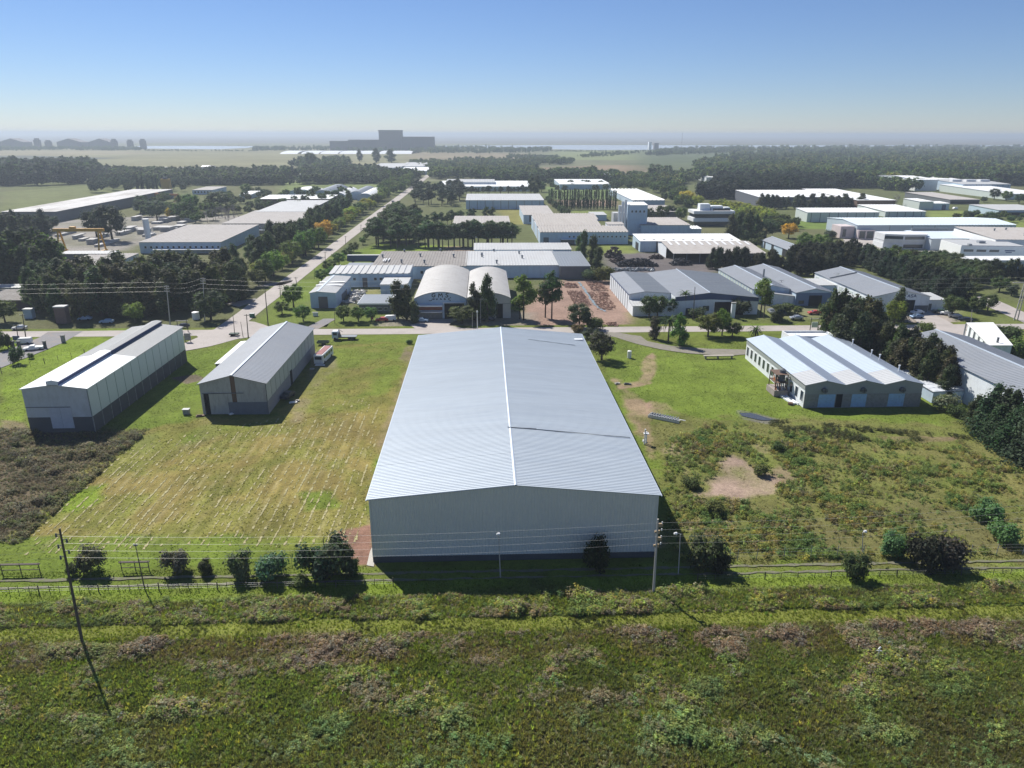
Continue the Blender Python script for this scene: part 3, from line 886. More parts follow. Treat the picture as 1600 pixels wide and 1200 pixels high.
for ya, yb, m in ((-.3, split, rw), (split + .02, D_ + .3, rg)):
    MB().ribs((-.3, yb, H + .1), (-.3, ya, H + .1), (W_ / 2, ya, H + RI + .12), (W_ / 2, yb, H + RI + .12), .8, .05).build('roof', m, A)
    MB().ribs((W_ + .3, ya, H + .1), (W_ + .3, yb, H + .1), (W_ / 2, yb, H + RI + .12), (W_ / 2, ya, H + RI + .12), .8, .05).build('roof', m, A)
    c = W_ / 2
    MB().poly([(c - 1.2, ya, H + .8), (c + 1.2, ya, H + .8), (c + 1.2, ya, H + RI + .75), (c, ya, H + RI + 1.0), (c - 1.2, ya, H + RI + .75)]).box(c - 1.2, c - 1.1, ya, yb, H + .8, H + RI + .75).build('monitor_wall', whitewall, A)
    MB().box(c + 1.0, c + 1.12, ya + .02, yb - .02, H + .7, H + RI + .8).build('monitor_louvre', navy, A)
    MB().ribs((c - 1.35, yb, H + RI + .8), (c - 1.35, ya, H + RI + .8), (c, ya, H + RI + 1.08), (c, yb, H + RI + 1.08), .8, .04, thick=.06).ribs((c + 1.35, ya, H + RI + .8), (c + 1.35, yb, H + RI + .8), (c, yb, H + RI + 1.08), (c, ya, H + RI + 1.08), .8, .04, thick=.06).build('monitor_roof', m, A)
MB().box(0, 9.2, -.1, -.02, 5.6, 5.75).build('door_rail', darkwall, A)
for k in range(2):
    slab(A, 'f', (W_, D_), 4.7 + k * 2.3, 6.95 + k * 2.3, .9, 5.55, mat('door_grey_white', (.46, .48, .52), .7, 0, .1, 1, 5))
    # sliding leaves hang in the opening
tag(MB().box(-1.4, 1.4, -.1, .1, .3, .42).box(-1.2, -1.1, -.5, .5, 0, .6).box(1.1, 1.2, -.5, .5, 0, .6).build('trestle', concpole, None, (*G(182, 637), 0), .5), 'pale low trestle in the shade beside the tall white shed', 'trestle')

# ------------------------------------------------------------------ second west shed
fp = (-63.6, -49.0, 153.7, 201.5, 7.3)
x0, x1, y0, y1, H = fp
W_, D_, RI = x1 - x0, y1 - y0, 1.9
B = thing('shed', 'grey-roofed gabled shed with open sliding door and paneled right wall, second from west', 'shed', (x0, y0, 0))
bt = lambda x: H + RI * (1 - abs(x - W_ / 2) / (W_ / 2))
gm = mat('stained_gable_cladding', (.36, .37, .36), .75, 0, .12, .5, 4, (1, 1, .3), (.20, .20, .19), .5)
bb = MB()
bb.poly([(0, 0, 5.0), (0, 0, H), (W_ * .47, 0, bt(W_ * .47)), (W_ * .47, 0, 5.0)][::-1])
bb.poly([(W_ * .54, 0, 2.9), (W_, 0, 2.9), (W_, 0, H), (W_ * .54, 0, bt(W_ * .54))])
bb.box(0, .6, 0, .1, 0, 5).box(5.6, W_ * .47, 0, .1, 2.9, 5)
bb.build('gable_wall', gm, B)
MB().poly([(W_ * .47, .03, 3), (W_ * .54, .03, 3), (W_ * .54, .03, bt(W_ * .54)), (W_ / 2, .03, H + RI), (W_ * .47, .03, bt(W_ * .47))]).build('gable_strip', brown, B)
MB().box(5.6, W_, -.02, .12, -.3, 2.9).build('lower_wall', mat('dark_blue_grey_block', (.13, .15, .18), .9, 0, .15, 1, 6), B)
MB().box(.6, 1.9, .3, .4, 0, 5).build('opening', black, B)
slab(B, 'f', (W_, D_), 1.8, 5.9, .1, 4.95, gm, inset=0)
MB().box(.4, 9.5, -.15, -.05, 5.02, 5.14).build('door_rail', darkwall, B)
MB().poly([(W_, D_, 0), (0, D_, 0), (0, D_, H), (W_ / 2, D_, H + RI), (W_, D_, H)]).build('back_wall', gm, B)
MB().quad((0, D_, 0), (0, 0, 0), (0, 0, H), (0, D_, H)).build('side_wall', gm, B)
MB().box(W_ - .1, W_ - .01, 0, D_, 3.0, H).build('side_wall', black, B)
MB().box(W_ - .1, W_ + .04, -.02, D_ + .02, -.3, 3.0).build('lower_wall', mat('grey_block_wall', (.25, .26, .28), .9, 0, .12, 1, 6), B)
npn = 13
pl = D_ / npn
pme = MB().box(0, .07, .13, pl - .13, 0, H - 3.15).mesh('wall_panel', mat('pale_green_grey_sheet', (.42, .47, .45), .7, 0, .08, .4, 4))
for i in range(npn):
    obj('wall_panel', pme, B, (W_ - .03, i * pl, 3.05))
slab(B, 'r', (W_, D_), pl * 5.4, pl * 5.9, 0, 3.6, black, 'doorway')
for s in (0, 1):
    r = MB()
    if s == 0:
        r.ribs((-.35, D_ + .3, H + .05), (-.35, -.3, H + .05), (W_ / 2, -.3, H + RI + .12), (W_ / 2, D_ + .3, H + RI + .12), .8, .05)
    else:
        r.ribs((W_ + .35, -.3, H + .05), (W_ + .35, D_ + .3, H + .05), (W_ / 2, D_ + .3, H + RI + .12), (W_ / 2, -.3, H + RI + .12), .8, .05)
    r.build('roof', galv2, B)
MB().box(W_ / 2 - .25, W_ / 2 + .25, -.33, D_ + .33, H + RI + .12, H + RI + .24).build('ridge_cap', ridgem, B)
a0, a1 = G(334, 567, 3.6), G(366, 532.5, 3.6)
t = thing('lean_to', 'low lean-to with bright white roof against the left side of the second shed', 'lean-to', (-70.0, a0[1], 0))
d_ = a1[1] - a0[1]
MB().box(0, 6.3, 0, d_, 0, 3.3).build('wall', darkwall, t)
MB().ribs((-.2, d_ + .2, 3.4), (-.2, -.2, 3.4), (6.2, -.2, 3.9), (6.2, d_ + .2, 3.9), .8, .05).build('roof', rw, t)

# ------------------------------------------------------------------ three-gabled shed, east
x0, x1, y0, y1, H = 73.8, 101.3, 153.6, 192.8, 5.5
W_, D_, RI = x1 - x0, y1 - y0, 1.05
S = thing('warehouse', 'low three-gabled shed with blue-grey roof and light blue doors', 'warehouse', (x0, y0, 0))
upm = mat('grey_green_fibre_sheet', (.30, .32, .31), .8, 0, .1, .5, 4)
bw = W_ / 3
zz = []
for g in range(3):
    zz += [(g * bw, 0, H), (g * bw + bw / 2, 0, H + RI)]
zz.append((W_, 0, H))
MB().poly([(0, 0, 3.3), (W_, 0, 3.3)] + zz[::-1]).build('gable_wall', upm, S)
MB().poly([(W_, D_, 0), (0, D_, 0)] + [(p[0], D_, p[2]) for p in zz]).build('back_wall', upm, S)
MB().box(-.05, W_ + .05, -.06, .2, -.3, 3.3).build('lower_wall', concrete, S)
MB().quad((W_, 0, 0), (W_, D_, 0), (W_, D_, H), (W_, 0, H)).build('side_wall', upm, S)
MB().box(-.02, .12, .2, D_, -.3, H).build('side_wall', whitewall, S)
for i in range(13):
    yy = 1.5 + i * (D_ - 3) / 12
    window(S, 'l', (W_, D_), yy, 2.4, 1.6, 2.6, name='window')
MB().box(-.12, -.04, .2, D_, H - 1.2, H - .1).build('fascia', upm, S)
for t0, t1, m in ((3.3, 7.2, bluedoor), (11.1, 14.6, bluedoor), (19.8, 23.6, bluedoor)):
    slab(S, 'f', (W_, D_), t0, t1, .1, 3.25, m)
slab(S, 'f', (W_, D_), 7.4, 8.9, .0, 3.25, black, 'doorway')
for g in range(3):
    cx = g * bw + bw / 2 - .3
    f = MB().tube((cx, -.02, 4.3), (cx, -.75, 4.3), .62, .62, 12).build('extractor_fan', darkwall, S)
    MB().box(cx - .5, cx + .5, -.8, -.76, 4.26, 4.34).box(cx - .04, cx + .04, -.8, -.76, 3.8, 4.8).build('fan_blade', black, f)
lt = mat('blue_roof_lit_slope', (.56, .64, .72), .45, .25, .05, .1, 2)
dk = mat('blue_roof_shaded_slope', (.30, .35, .42), .5, .2, .06, .1, 2)  # same blue roof darkened: shade of the right slopes put into colour
nr = mat('grey_new_sheet', (.48, .49, .49), .5, .1, .06, .1, 2)
sp_ = 8.0
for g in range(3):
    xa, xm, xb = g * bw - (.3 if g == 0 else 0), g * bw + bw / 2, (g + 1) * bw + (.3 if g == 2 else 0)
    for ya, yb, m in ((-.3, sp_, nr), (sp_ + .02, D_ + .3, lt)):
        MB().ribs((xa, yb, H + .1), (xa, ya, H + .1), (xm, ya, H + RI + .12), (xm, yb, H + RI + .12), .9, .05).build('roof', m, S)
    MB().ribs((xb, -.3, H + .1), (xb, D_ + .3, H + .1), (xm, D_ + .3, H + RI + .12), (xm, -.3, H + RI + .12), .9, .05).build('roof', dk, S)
    MB().box(xm - .14, xm + .14, -.33, D_ + .33, H + RI + .12, H + RI + .22).build('ridge_cap', ridgem, S)
for yy in (8, 17, 21, 31):
    MB().tube((W_ - 1.5, yy, H), (W_ - 1.5, yy, H + 1.9), .16, .16, 6).tube((W_ - 1.5, yy, H + 1.9), (W_ - 1.5, yy, H + 2.1), .26, .26, 6).build('vent_pipe', whitep, S)
q = G(1229, 522.5, 6.0)
t = thing('annex_building', 'white parapet block right behind the three-gabled shed', 'building', (q[0], 193.3, 0))
MB().box(0, 13, 0, 6, 0, 5.6).build('wall', whitewall, t)
MB().box(0, 13, 0, .25, 5.6, 6.2).box(0, 13, 5.75, 6, 5.6, 6.2).box(0, .25, .25, 5.75, 5.6, 6.2).box(12.75, 13, .25, 5.75, 5.6, 6.2).build('parapet', whitep, t)
# plant rack against its left wall
q = G(1213, 613)
t = thing('machinery_rack', 'rusty process rack of pipes and a tank against the left wall of the three-gabled shed', 'machinery', (69.8, q[1] - 3, 0))
MB().box(0, 3.4, 0, 5, 0, 1.5).build('base', mat('dusty_concrete', (.30, .26, .24), .9, 0, .2, 1, 5), t)
for xx in (.3, 3.1):
    for yy in (.5, 4.5):
        MB().tube((xx, yy, 1.5), (xx, yy, 5.4), .12, .12, 5).build('post', brown, t)
MB().box(.2, 3.2, .4, 4.6, 3.2, 3.35).box(.2, 3.2, .4, 4.6, 5.3, 5.42).build('platform', brown, t)
for k in range(5):
    MB().tube((.6 + k * .5, .6, 1.5), (.9 + k * .5, 4.2, 5.2), .14, .14, 6).build('pipe', [orangep, galv2, brick, whitep, galv2][k], t)
MB().tube((2.4, 2.2, 3.4), (2.4, 2.2, 6.1), .75, .75, 12).tube((2.4, 2.2, 6.1), (2.4, 2.2, 6.5), .75, .2, 12).build('tank', darkwall, t)
q = G(1250, 632)
tag(MB().box(0, 1.1, 0, 5.5, 0, .35).box(1.2, 1.5, -.6, 5.2, 0, .5).build('concrete_trough', whitewall, None, (q[0] - 2.0, q[1], 0), .12), 'white trough lying beside the near left corner of the three-gabled shed', 'trough')
q = G(1235, 632)
tag(MB().tube((0, 0, 0), (0, 0, .5), .6, .6, 10).build('manhole_ring', brown, None, (*q, 0)), 'small brown ring standing in grass by the trough', 'ring')

# ------------------------------------------------------------------ long grey gabled warehouse at the east edge
t = shed('warehouse', 'very long grey gabled warehouse running out of the frame at the right edge', (113.0, 131.5, 108.0, 184.5, 8.0), 2.0, 'y', galv2, whitewall, .8)
q = G(1513, 606, 3)
t = thing('annex_building', 'low annex with patchy white roof against the left wall of the long grey warehouse', 'building', (105.5, q[1] - 2, 0))
MB().box(0, 7.4, 0, 16, 0, 2.8).build('wall', bluewall, t)
MB().ribs((-.2, 16.2, 2.9), (-.2, -.2, 2.9), (7.3, -.2, 3.3), (7.3, 16.2, 3.3), .8, .05).build('roof', mat('patchy_white_roof', (.6, .63, .66), .7, 0, .1, .4, 3, (1, 1, 1), (.22, .25, .32), .8), t)
pts = [G(1545, 540, 5), G(1583, 540, 5), G(1552, 504, 5), G(1510, 504.5, 5)]
cx, cy = pts[0]
P_ = [(a - cx, b_ - cy) for a, b_ in pts]
t = thing('white_roof_shelter', 'skewed open shelter with bright white roof and a dark chimney', 'shelter', (cx, cy, 0))
MB().prism(P_, 4.9, 5.1).build('roof', whiteroof, t)
inn = [(x * .94 + .5, y * .94 + .5) for x, y in P_]
MB().prism(inn, 0, 4.85).build('wall', whitewall, t)
for k in range(6):
    f = k / 5
    x, y = P_[0][0] * (1 - f) + P_[3][0] * f, P_[0][1] * (1 - f) + P_[3][1] * f
    MB().box(x - .15, x + .15, y - .15, y + .15, 0, 4.88).build('post', galvdark, t)
x, y = (P_[1][0] + P_[0][0]) * .62, 2.6
MB().tube((x, y, 5.1), (x, y, 6.6), .3, .3, 8).build('chimney', darkwall, t)

# ------------------------------------------------------------------ middle row, north of the road
t = shed('workshop', 'small white workshop with grey-white striped roof and a brown door, nearest the crossroads', fit(484, 458, 524, 548, 432.5, gy=481.5), .5, 'y', palegreyroof, bluewall, .9, pos=.3)
wt = dims(t)
slab(t, 'f', wt, 2.9, 6.2, 0, 4.2, mat('brown_grey_door', (.15, .135, .13), .8))
MB().box(-.3, wt[0] + .3, wt[1] * .36, wt[1] * .41, 6.05, 6.12).box(-.3, wt[0] + .3, wt[1] * .56, wt[1] * .61, 6.05, 6.12).build('roof_sheet', whitep, t)
slab(t, 'r', wt, wt[1] * .35, wt[1] * .7, 0, 2.6, darkwall, 'doorway')
t = shed('factory_block', 'white single-storey block with ribbed roof behind the small workshop', fit(515, 428, 640, 643.6, 418, gy=449), .9, 'm', palegreyroof, bluewall, 2.6, ribh=.25)
wt = dims(t)
for xx in (10.0, 18.5, 20.8, 26.2, 30.2):
    window(t, 'f', wt, min(xx, wt[0] - 1), 3.4, 1.3, 1.3)
slab(t, 'f', wt, 13.2, 15.2, 0, 3.9, mat('brown_grey_door', (.15, .135, .13)))
q = G(595, 461)
t = thing('annex_building', 'plain white cube annex in front of the ribbed-roof block', 'building', (q[0], q[1], 0))
MB().box(0, 10.5, 0, 17, 0, 4.0).build('wall', bluewall, t)
MB().box(-.15, 10.65, -.15, 17, 4.0, 4.25).build('roof', palegreyroof, t)
x0_, x1_, y0_, y1_, h_ = fit(558, 476.5, 604, 611, 462, gy=489)
t = thing('office_building', 'flat grey-roofed office with white fascia behind three round street trees', 'building', (x0_, y0_, 0))
wd, dd = x1_ - x0_ + 4, y1_ - y0_
MB().box(.5, wd - .3, .4, dd, 0, h_).build('wall', darkwall, t)
MB().box(0, wd, 0, dd + .2, h_, h_ + .5).build('fascia', whitep, t)
MB().box(.2, wd - 3.2, .2, dd, h_ + .5, h_ + .56).build('roof', galvdark, t)
MB().box(wd - 3.1, wd - .1, .1, dd * .6, h_ + .5, h_ + .62).build('roof_sheet', whiteroof, t)
for k in range(5):
    window(t, 'f', (wd, dd), 1.6 + k * 2.1, 1.3, 1.5, 1.1).location.y = .4
def barrel(name, label, fl, fr, bl, y0, y1, H, rise, roofm, wallm, seg=14):
    W_ = fr - fl
    D_ = y1 - y0
    t = thing(name, label, 'warehouse', (fl, y0, 0))
    arc = []
    for i in range(seg + 1):
        s = i / seg * 2 - 1
        arc.append((W_ * (s + 1) / 2, H + rise * (1 - s * s)))
    MB().poly([(0, 0, 0), (W_, 0, 0)] + [(x, 0, z) for x, z in arc[::-1]]).build('gable_wall', wallm, t)
    MB().poly([(W_, D_, 0), (0, D_, 0)] + [(x, D_, z) for x, z in arc]).build('back_wall', wallm, t)
    MB().quad((0, D_, 0), (0, 0, 0), (0, 0, H), (0, D_, H)).quad((W_, 0, 0), (W_, D_, 0), (W_, D_, H), (W_, 0, H)).build('side_wall', wallm, t)
    b = MB()
    o = .35
    for (xa, za), (xb, zb) in zip(arc, arc[1:]):
        b.quad((xa, -o, za + .12), (xb, -o, zb + .12), (xb, D_ + o, zb + .12), (xa, D_ + o, za + .12))
        b.quad((xa, -o, za - .05), (xb, -o, zb - .05), (xb, -o, zb + .12), (xa, -o, za + .12))
    r = b.build('roof', roofm, t)
    for p in r.data.polygons:
        p.use_smooth = abs(p.normal.y) < .5
    bs = MB()
    for yy in np.arange(3, D_, 3.2):
        for (xa, za), (xb, zb) in zip(arc, arc[1:]):
            bs.quad((xa, yy, za + .15), (xb, yy, zb + .15), (xb, yy + .25, zb + .15), (xa, yy + .25, za + .15))
    bs.build('sheet_lap', roofm, t)
    t['_w'], t['_d'], t['_h'] = W_, D_, H
    return t
arcroof = mat('weathered_white_vault_roof', (.42, .41, .39), .6, 0, .1, .15, 2, (1, 1, 1), (.34, .32, .29), .5)
t = barrel('vaulted_hall', 'barrel-vaulted white hall with black graffiti on its blue-white front gable', -23.9, -6.1, 0, 241.8, 294.5, 7.0, 2.3, arcroof, bluewall)
MB().box(0, 9.6, -2.2, 0, 4.6, 5.0).build('canopy', whitep, t)
MB().box(9.7, 17.6, -.5, 0, 5.4, 5.7).build('canopy', whitep, t)
slab(t, 'f', dims(t), .3, 9.5, 2.9, 4.5, brick, 'lower_wall')
MB().box(2.2, 9.4, -1.6, -.1, 2.4, 2.65).build('awning', whitep, t)
slab(t, 'f', dims(t), .3, 9.5, 0, 2.4, concrete, 'lower_wall')
slab(t, 'f', dims(t), 10.2, 17.0, 0, 5.3, black, 'doorway')
# graffiti: brushed black letters GMS with a second line of smaller strokes
def stroke(b, pts, ox, oz, s, y=-.06, th=.13):
    P = [(ox + p[0] * s, y, oz + p[1] * s) for p in pts]
    for p, q in zip(P, P[1:]):
        d = Vector(q) - Vector(p)
        nrm = Vector((-d.z, 0, d.x)).normalized() * th
        a = [Vector(p) - nrm, Vector(q) - nrm, Vector(q) + nrm, Vector(p) + nrm]
        b.quad(*[tuple(v) for v in a])
        b.quad(*[(v.x, v.y + .04, v.z) for v in reversed(a)])
gl = MB()
for pts, ox in (([(1, 1), (.6, 1.25), (.1, 1), (0, .5), (.3, .15), (.8, .2), (1, .6), (.6, .6)], 6.1), ([(0, 0), (.15, 1.2), (.55, .5), (1.0, 1.2), (1.2, 0)], 8.3), ([(1, 1.1), (.5, 1.25), (.15, .95), (.5, .65), (.9, .35), (.5, .05), (0, .2)], 10.6)):
    stroke(gl, pts, ox, 7.35, 1.15)
for pts, ox in (([(-.6, -.3), (.2, -.35), (.6, .2)], 5.6), ([(.2, .6), (-.1, .2), (.4, 0), (.5, .5)], 6.4), ([(0, .6), (0, 0), (.4, 0), (.4, .5)], 7.5), ([(0, .6), (.1, 0), (.3, .4), (.5, 0)], 8.9), ([(.5, .5), (0, .5), (0, 0), (.5, 0), (.3, .25)], 10.2), ([(0, .6), (.1, 0), (.9, -.3)], 11.6), ([(0, .3), (.5, .9)], 12.0)):
    stroke(gl, pts, ox, 6.55, 1.0, th=.09)
gl.build('graffiti', black, t)
t = barrel('vaulted_hall', 'second barrel-vaulted hall with cream roof, right of the graffiti hall', -5.9, 9.0, 0, 241.8, 292.0, 7.0, 1.9, arcroof, mat('cream_panel', (.5, .5, .48), .8))
slab(t, 'f', dims(t), 9.9, 12.2, 0, 5.0, black, 'doorway')
slab(t, 'f', dims(t), 1.0, 8.5, 0, 5.0, darkwall, 'doorway')
slab(t, 'f', dims(t), .2, 14.7, 5.0, 5.15, galvdark, 'lintel')
t = shed('factory_block', 'long low factory with weathered brown-grey roof behind the vaulted halls', fit(581, 416.5, 728, 597, 393.5, H=5.5), .8, 'x', fibro, bluewall, 1.3, ribh=.12, pos=.9)
wt = dims(t)
for xx in (21.5, 24.3, 12, 15):
    window(t, 'f', wt, xx, 2.9, 1.4, 1.4)
ventm = MB().tube((0, 0, -.6), (0, 0, .55), .35, .35, 8).tube((0, 0, .55), (0, 0, 1.0), .62, .45, 8).mesh('roof_vent', galvdark)
for fx, fy in ((.05, .5), (.26, .85), (.3, .15), (.47, .55), (.55, .12), (.68, .9), (.85, .5)):
    obj('roof_vent', ventm, t, (wt[0] * fx, wt[1] * fy, 6.6))
MB().box(wt[0] * .09, wt[0] * .1, 8, 15, 6.3, 6.6).box(wt[0] * .11, wt[0] * .12, 8, 15, 6.3, 6.6).box(wt[0] * .14, wt[0] * .15, 9, 16, 6.3, 6.6).build('skylight', whitep, t)
t = shed('warehouse', 'white-roofed warehouse with dark roof vents behind the second vaulted hall', fit(728, 415, 874, 861.5, 392.7, gy=434.6), .8, 'x', palegreyroof, bluewall, 1.3, pos=.9, ribh=.08)
wt = dims(t)
for fx, fy in ((.17, .5), (.17, .6), (.33, .08), (.31, .88), (.6, .7), (.62, .4)):
    obj('roof_vent', ventm, t, (wt[0] * fx, wt[1] * fy, 6.5))
t = shed('warehouse', 'grey-roofed brown-walled block joined to the right end of the white-roofed warehouse', (33.1, 46.2, 311.5, 352.0, 5.6), .8, 'x', galvdark, darkwall, 1.3, pos=.9)
t = shed('shed', 'narrow pale-roofed strip shed behind the white-roofed warehouse', fit(741, 390.6, 892.5, 890, 382, H=5.5), .8, 'm', palegreyroof, bluewall, 1.5)
# blue trailer
q = G(543, 412)
t = thing('semi_trailer', 'long dark blue trailer parked behind the ribbed-roof block', 'trailer', (q[0], q[1], 0))
MB().box(0, 16.5, 0, 2.6, 1.1, 4.0).build('body', navy, t)
MB().box(0, 16.5, 0, 2.6, 4.0, 4.06).build('roof', palegreyroof, t)
whl = MB().tube((0, -.15, 0), (0, .15, 0), .5, .5, 12).mesh('wheel', rubber)
for xx in (12, 13.3, 14.6, 2.5):
    for yy in (.2, 2.4):
        obj('wheel', whl, t, (xx, yy, .5))
MB().box(.5, 16, .9, 1.7, .8, 1.1).build('chassis', black, t)
q = G(540, 419, 3)
t = thing('flat_shed', 'low flat grey-roofed shed between the blue trailer and the ribbed-roof block', 'shed', (q[0], 313, 0))
MB().box(0, 25, 0, 22, 0, 3.4).build('wall', bluewall, t)
MB().box(-.2, 25.2, -.2, 22.2, 3.4, 3.6).build('roof', galvdark, t)

# multi-gabled warehouse by the dirt lot
x0, y0, y1, H = 51.5, 251.0, 290.5, 6.1
t = thing('warehouse', 'multi-gabled grey warehouse with dark blue fascia and dark doorway beside the dirt lot', 'warehouse', (x0, y0, 0))
D_ = y1 - y0
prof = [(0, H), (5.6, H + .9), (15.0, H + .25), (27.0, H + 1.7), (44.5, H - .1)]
cols = [galv2, galvdark, galv2, galvdark]  # right-facing slopes get the darker sheet, their shade put into colour
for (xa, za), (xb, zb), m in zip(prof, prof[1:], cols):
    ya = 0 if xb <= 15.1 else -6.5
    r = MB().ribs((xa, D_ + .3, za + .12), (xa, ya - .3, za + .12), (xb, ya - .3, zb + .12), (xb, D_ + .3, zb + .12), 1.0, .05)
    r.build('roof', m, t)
MB().box(26.8, 27.2, -6.9, D_ + .3, H + 1.86, H + 1.98).build('ridge_cap', ridgem, t)
MB().poly([(0, 0, 0), (15, 0, 0), (15, 0, H + .25), (5.6, 0, H + .9), (0, 0, H)]).quad((0, D_, 0), (0, 0, 0), (0, 0, H), (0, D_, H)).poly([(44.5, D_, 0), (0, D_, 0), (0, D_, H), (5.6, D_, H + .9), (15, D_, H + .25), (27, D_, H + 1.7), (44.5, D_, H - .1)]).build('wall', whitewall, t)
for k in range(9):
    MB().box(-.12, -.02, 2 + k * 4.2, 2.3 + k * 4.2, .1, H - .1).build('pilaster', galvdark, t)
MB().box(-.12, -.02, -.1, D_, H - .35, H - .05).build('fascia', navy, t)
MB().quad((15, 0, 0), (15, -6.5, 0), (15, -6.5, H + .3), (15, 0, H + .25)).poly([(15, -6.5, 0), (44.5, -6.5, 0), (44.5, -6.5, H - 1.4), (27, -6.5, H - .6), (15, -6.5, H - 1.2)]).quad((44.5, -6.5, 0), (44.5, D_, 0), (44.5, D_, H - .1), (44.5, -6.5, H - .1)).build('wall', whitewall, t)
MB().poly([(15, -6.55, H - 1.2), (27, -6.55, H - .6), (44.5, -6.55, H - 1.4), (44.5, -6.55, H - .1), (27, -6.55, H + 1.7), (15, -6.55, H + .25)]).build('fascia', navy, t)
MB().box(29, 39.5, -6.7, -6.5, 0, 4.6).build('doorway', black, t)
MB().box(28.6, 29, -6.8, -6.5, 0, 4.7).box(39.5, 39.9, -6.8, -6.5, 0, 4.7).build('door_frame', whitep, t)
MB().box(0, 15, -8, -.05, 0, 3.6).build('annex_wall', whitewall, t)
MB().ribs((-.2, -8.3, 3.7), (15, -8.3, 3.7), (15, -.1, 4.2), (-.2, -.1, 4.2), 1, .04).build('annex_roof', palegreyroof, t)
for xx in (6, 9, 12):
    window(t, 'f', (15, 10), xx, 5.0, 1.2, .9)
MB().box(19, 20.5, -6.62, -6.5, 0, 2.4).box(25, 27.2, -6.62, -6.5, 1.5, 3.2).build('door', glass, t)
t = shed('warehouse', 'grey gabled shed with lit pale side panels right of the multi-gabled warehouse', (100.8, 114.5, 262.5, 305.0, 5.2), 1.5, 'y', galv2, bluewall, 1.0)
for k in range(13):
    MB().box(-.1, -.02, 1 + k * 3.2, 3.1 + k * 3.2, .3, 4.7).build('wall_panel', greenwhite, t)
MB().tube((11, 20, 6), (11, 20, 9.2), .35, .35, 8).build('chimney', galvdark, t)
t = shed('warehouse', 'blue-fronted long gabled warehouse with a dark square doorway', (114.9, 128.9, 257.3, 310.0, 4.9), 1.5, 'y', galv2, bluewall, 1.0)
slab(t, 'f', dims(t), 0, 14, 0, 4.85, mat('slate_blue_front', (.14, .20, .31), .8, 0, .08), 'front_wall', proud=.04)
slab(t, 'f', dims(t), 5.0, 9.8, 0, 3.9, black, 'doorway', proud=.1)
slab(t, 'f', dims(t), 1.2, 3.2, .8, 2.0, glass, 'doorway', proud=.1)
t = shed('shed', 'small pale-roofed shed in front of the grey gabled shed with lit side panels', fit(1196, 463, 1241, 1219, 448.7, gy=477), 1.0, 'y', palegreyroof, whitewall, 1.0, pos=.25)
x0_, x1_, y0_, y1_, h_ = 137.8, 158.6, 246.4, 293.5, 5.6
t = shed('warehouse', 'grey gabled warehouse with the letters ASA above its dark doorway', (x0_, x1_, y0_, y1_, h_), 2.3, 'y', galv2, whitewall, 1.0)
wt = dims(t)
slab(t, 'f', wt, 11.2, 15.6, 0, 4.4, black, 'doorway')
slab(t, 'f', wt, 15.8, 20.7, 0, 2.4, darkwall, 'lower_wall', proud=.05)
gl = MB()
for L_, ox in (('A', 12.5), ('S', 13.65), ('A', 14.75)):
    if L_ == 'A':
        stroke(gl, [(0, 0), (.45, 1), (.9, 0)], ox, 5.4, 1.0, -.1, .09)
        stroke(gl, [(.2, .35), (.7, .35)], ox, 5.4, 1.0, -.1, .08)
    else:
        stroke(gl, [(.85, .85), (.6, 1), (.15, .9), (.15, .6), (.75, .42), (.8, .12), (.4, 0), (.05, .12)], ox, 5.4, 1.0, -.1, .09)
gl.build('sign_letters', navy, t)
for k in range(11):
    MB().box(-.1, -.02, 2 + k * 4.1, 4.6 + k * 4.1, .3, 4.4).build('wall_panel', greenwhite, t)
MB().ribs((-.3, 33.3, 5.95), (-.3, 33.0, 5.95), (10.4, 33.0, 8.2), (10.4, 33.3, 8.2), .3, .3).build('roof_step', galvdark, t)
t = thing('annex_building', 'pale lean-to annex on the right side of the warehouse marked ASA', 'building', (159.4, 249, 0))
MB().box(0, 7, 0, 10, 0, 3.8).build('wall', whitewall, t)
MB().ribs((-.2, -.2, 3.85), (7.2, -.2, 3.85), (7.2, 10.2, 4.4), (-.2, 10.2, 4.4), 1, .04).build('roof', palegreyroof, t)
MB().box(.6, 2.0, -.06, .02, 0, 2.4).build('door', darkwall, t)
for ex, ey, rx, bx, by, H_, lab in ((1273, 446, 1318, 1300, 437.5, 4.2, 'low pale blue flat-roofed shed between the blue-fronted warehouse and the one marked ASA'), (1318, 466, 1340, 1335, 461, 3.6, 'small pale lean-to roof beside the left wall of the warehouse marked ASA')):
    shed('shed', lab, fit(ex, ey, rx, bx, by, H=H_), .5, 'm', palegreyroof, bluewall, 1.0)
q = G(1430, 487)
t = thing('car_shelter', 'white flat carport roof in front of the warehouse marked ASA', 'carport', (q[0] - 9, q[1] + 4, 0))
MB().box(0, 11, 0, 4.5, 2.7, 2.85).build('roof', whitep, t)
for xx in (.3, 3.8, 7.2, 10.7):
    MB().tube((xx, .4, 0), (xx, .4, 2.7), .07, .07, 5).build('post', galvdark, t)

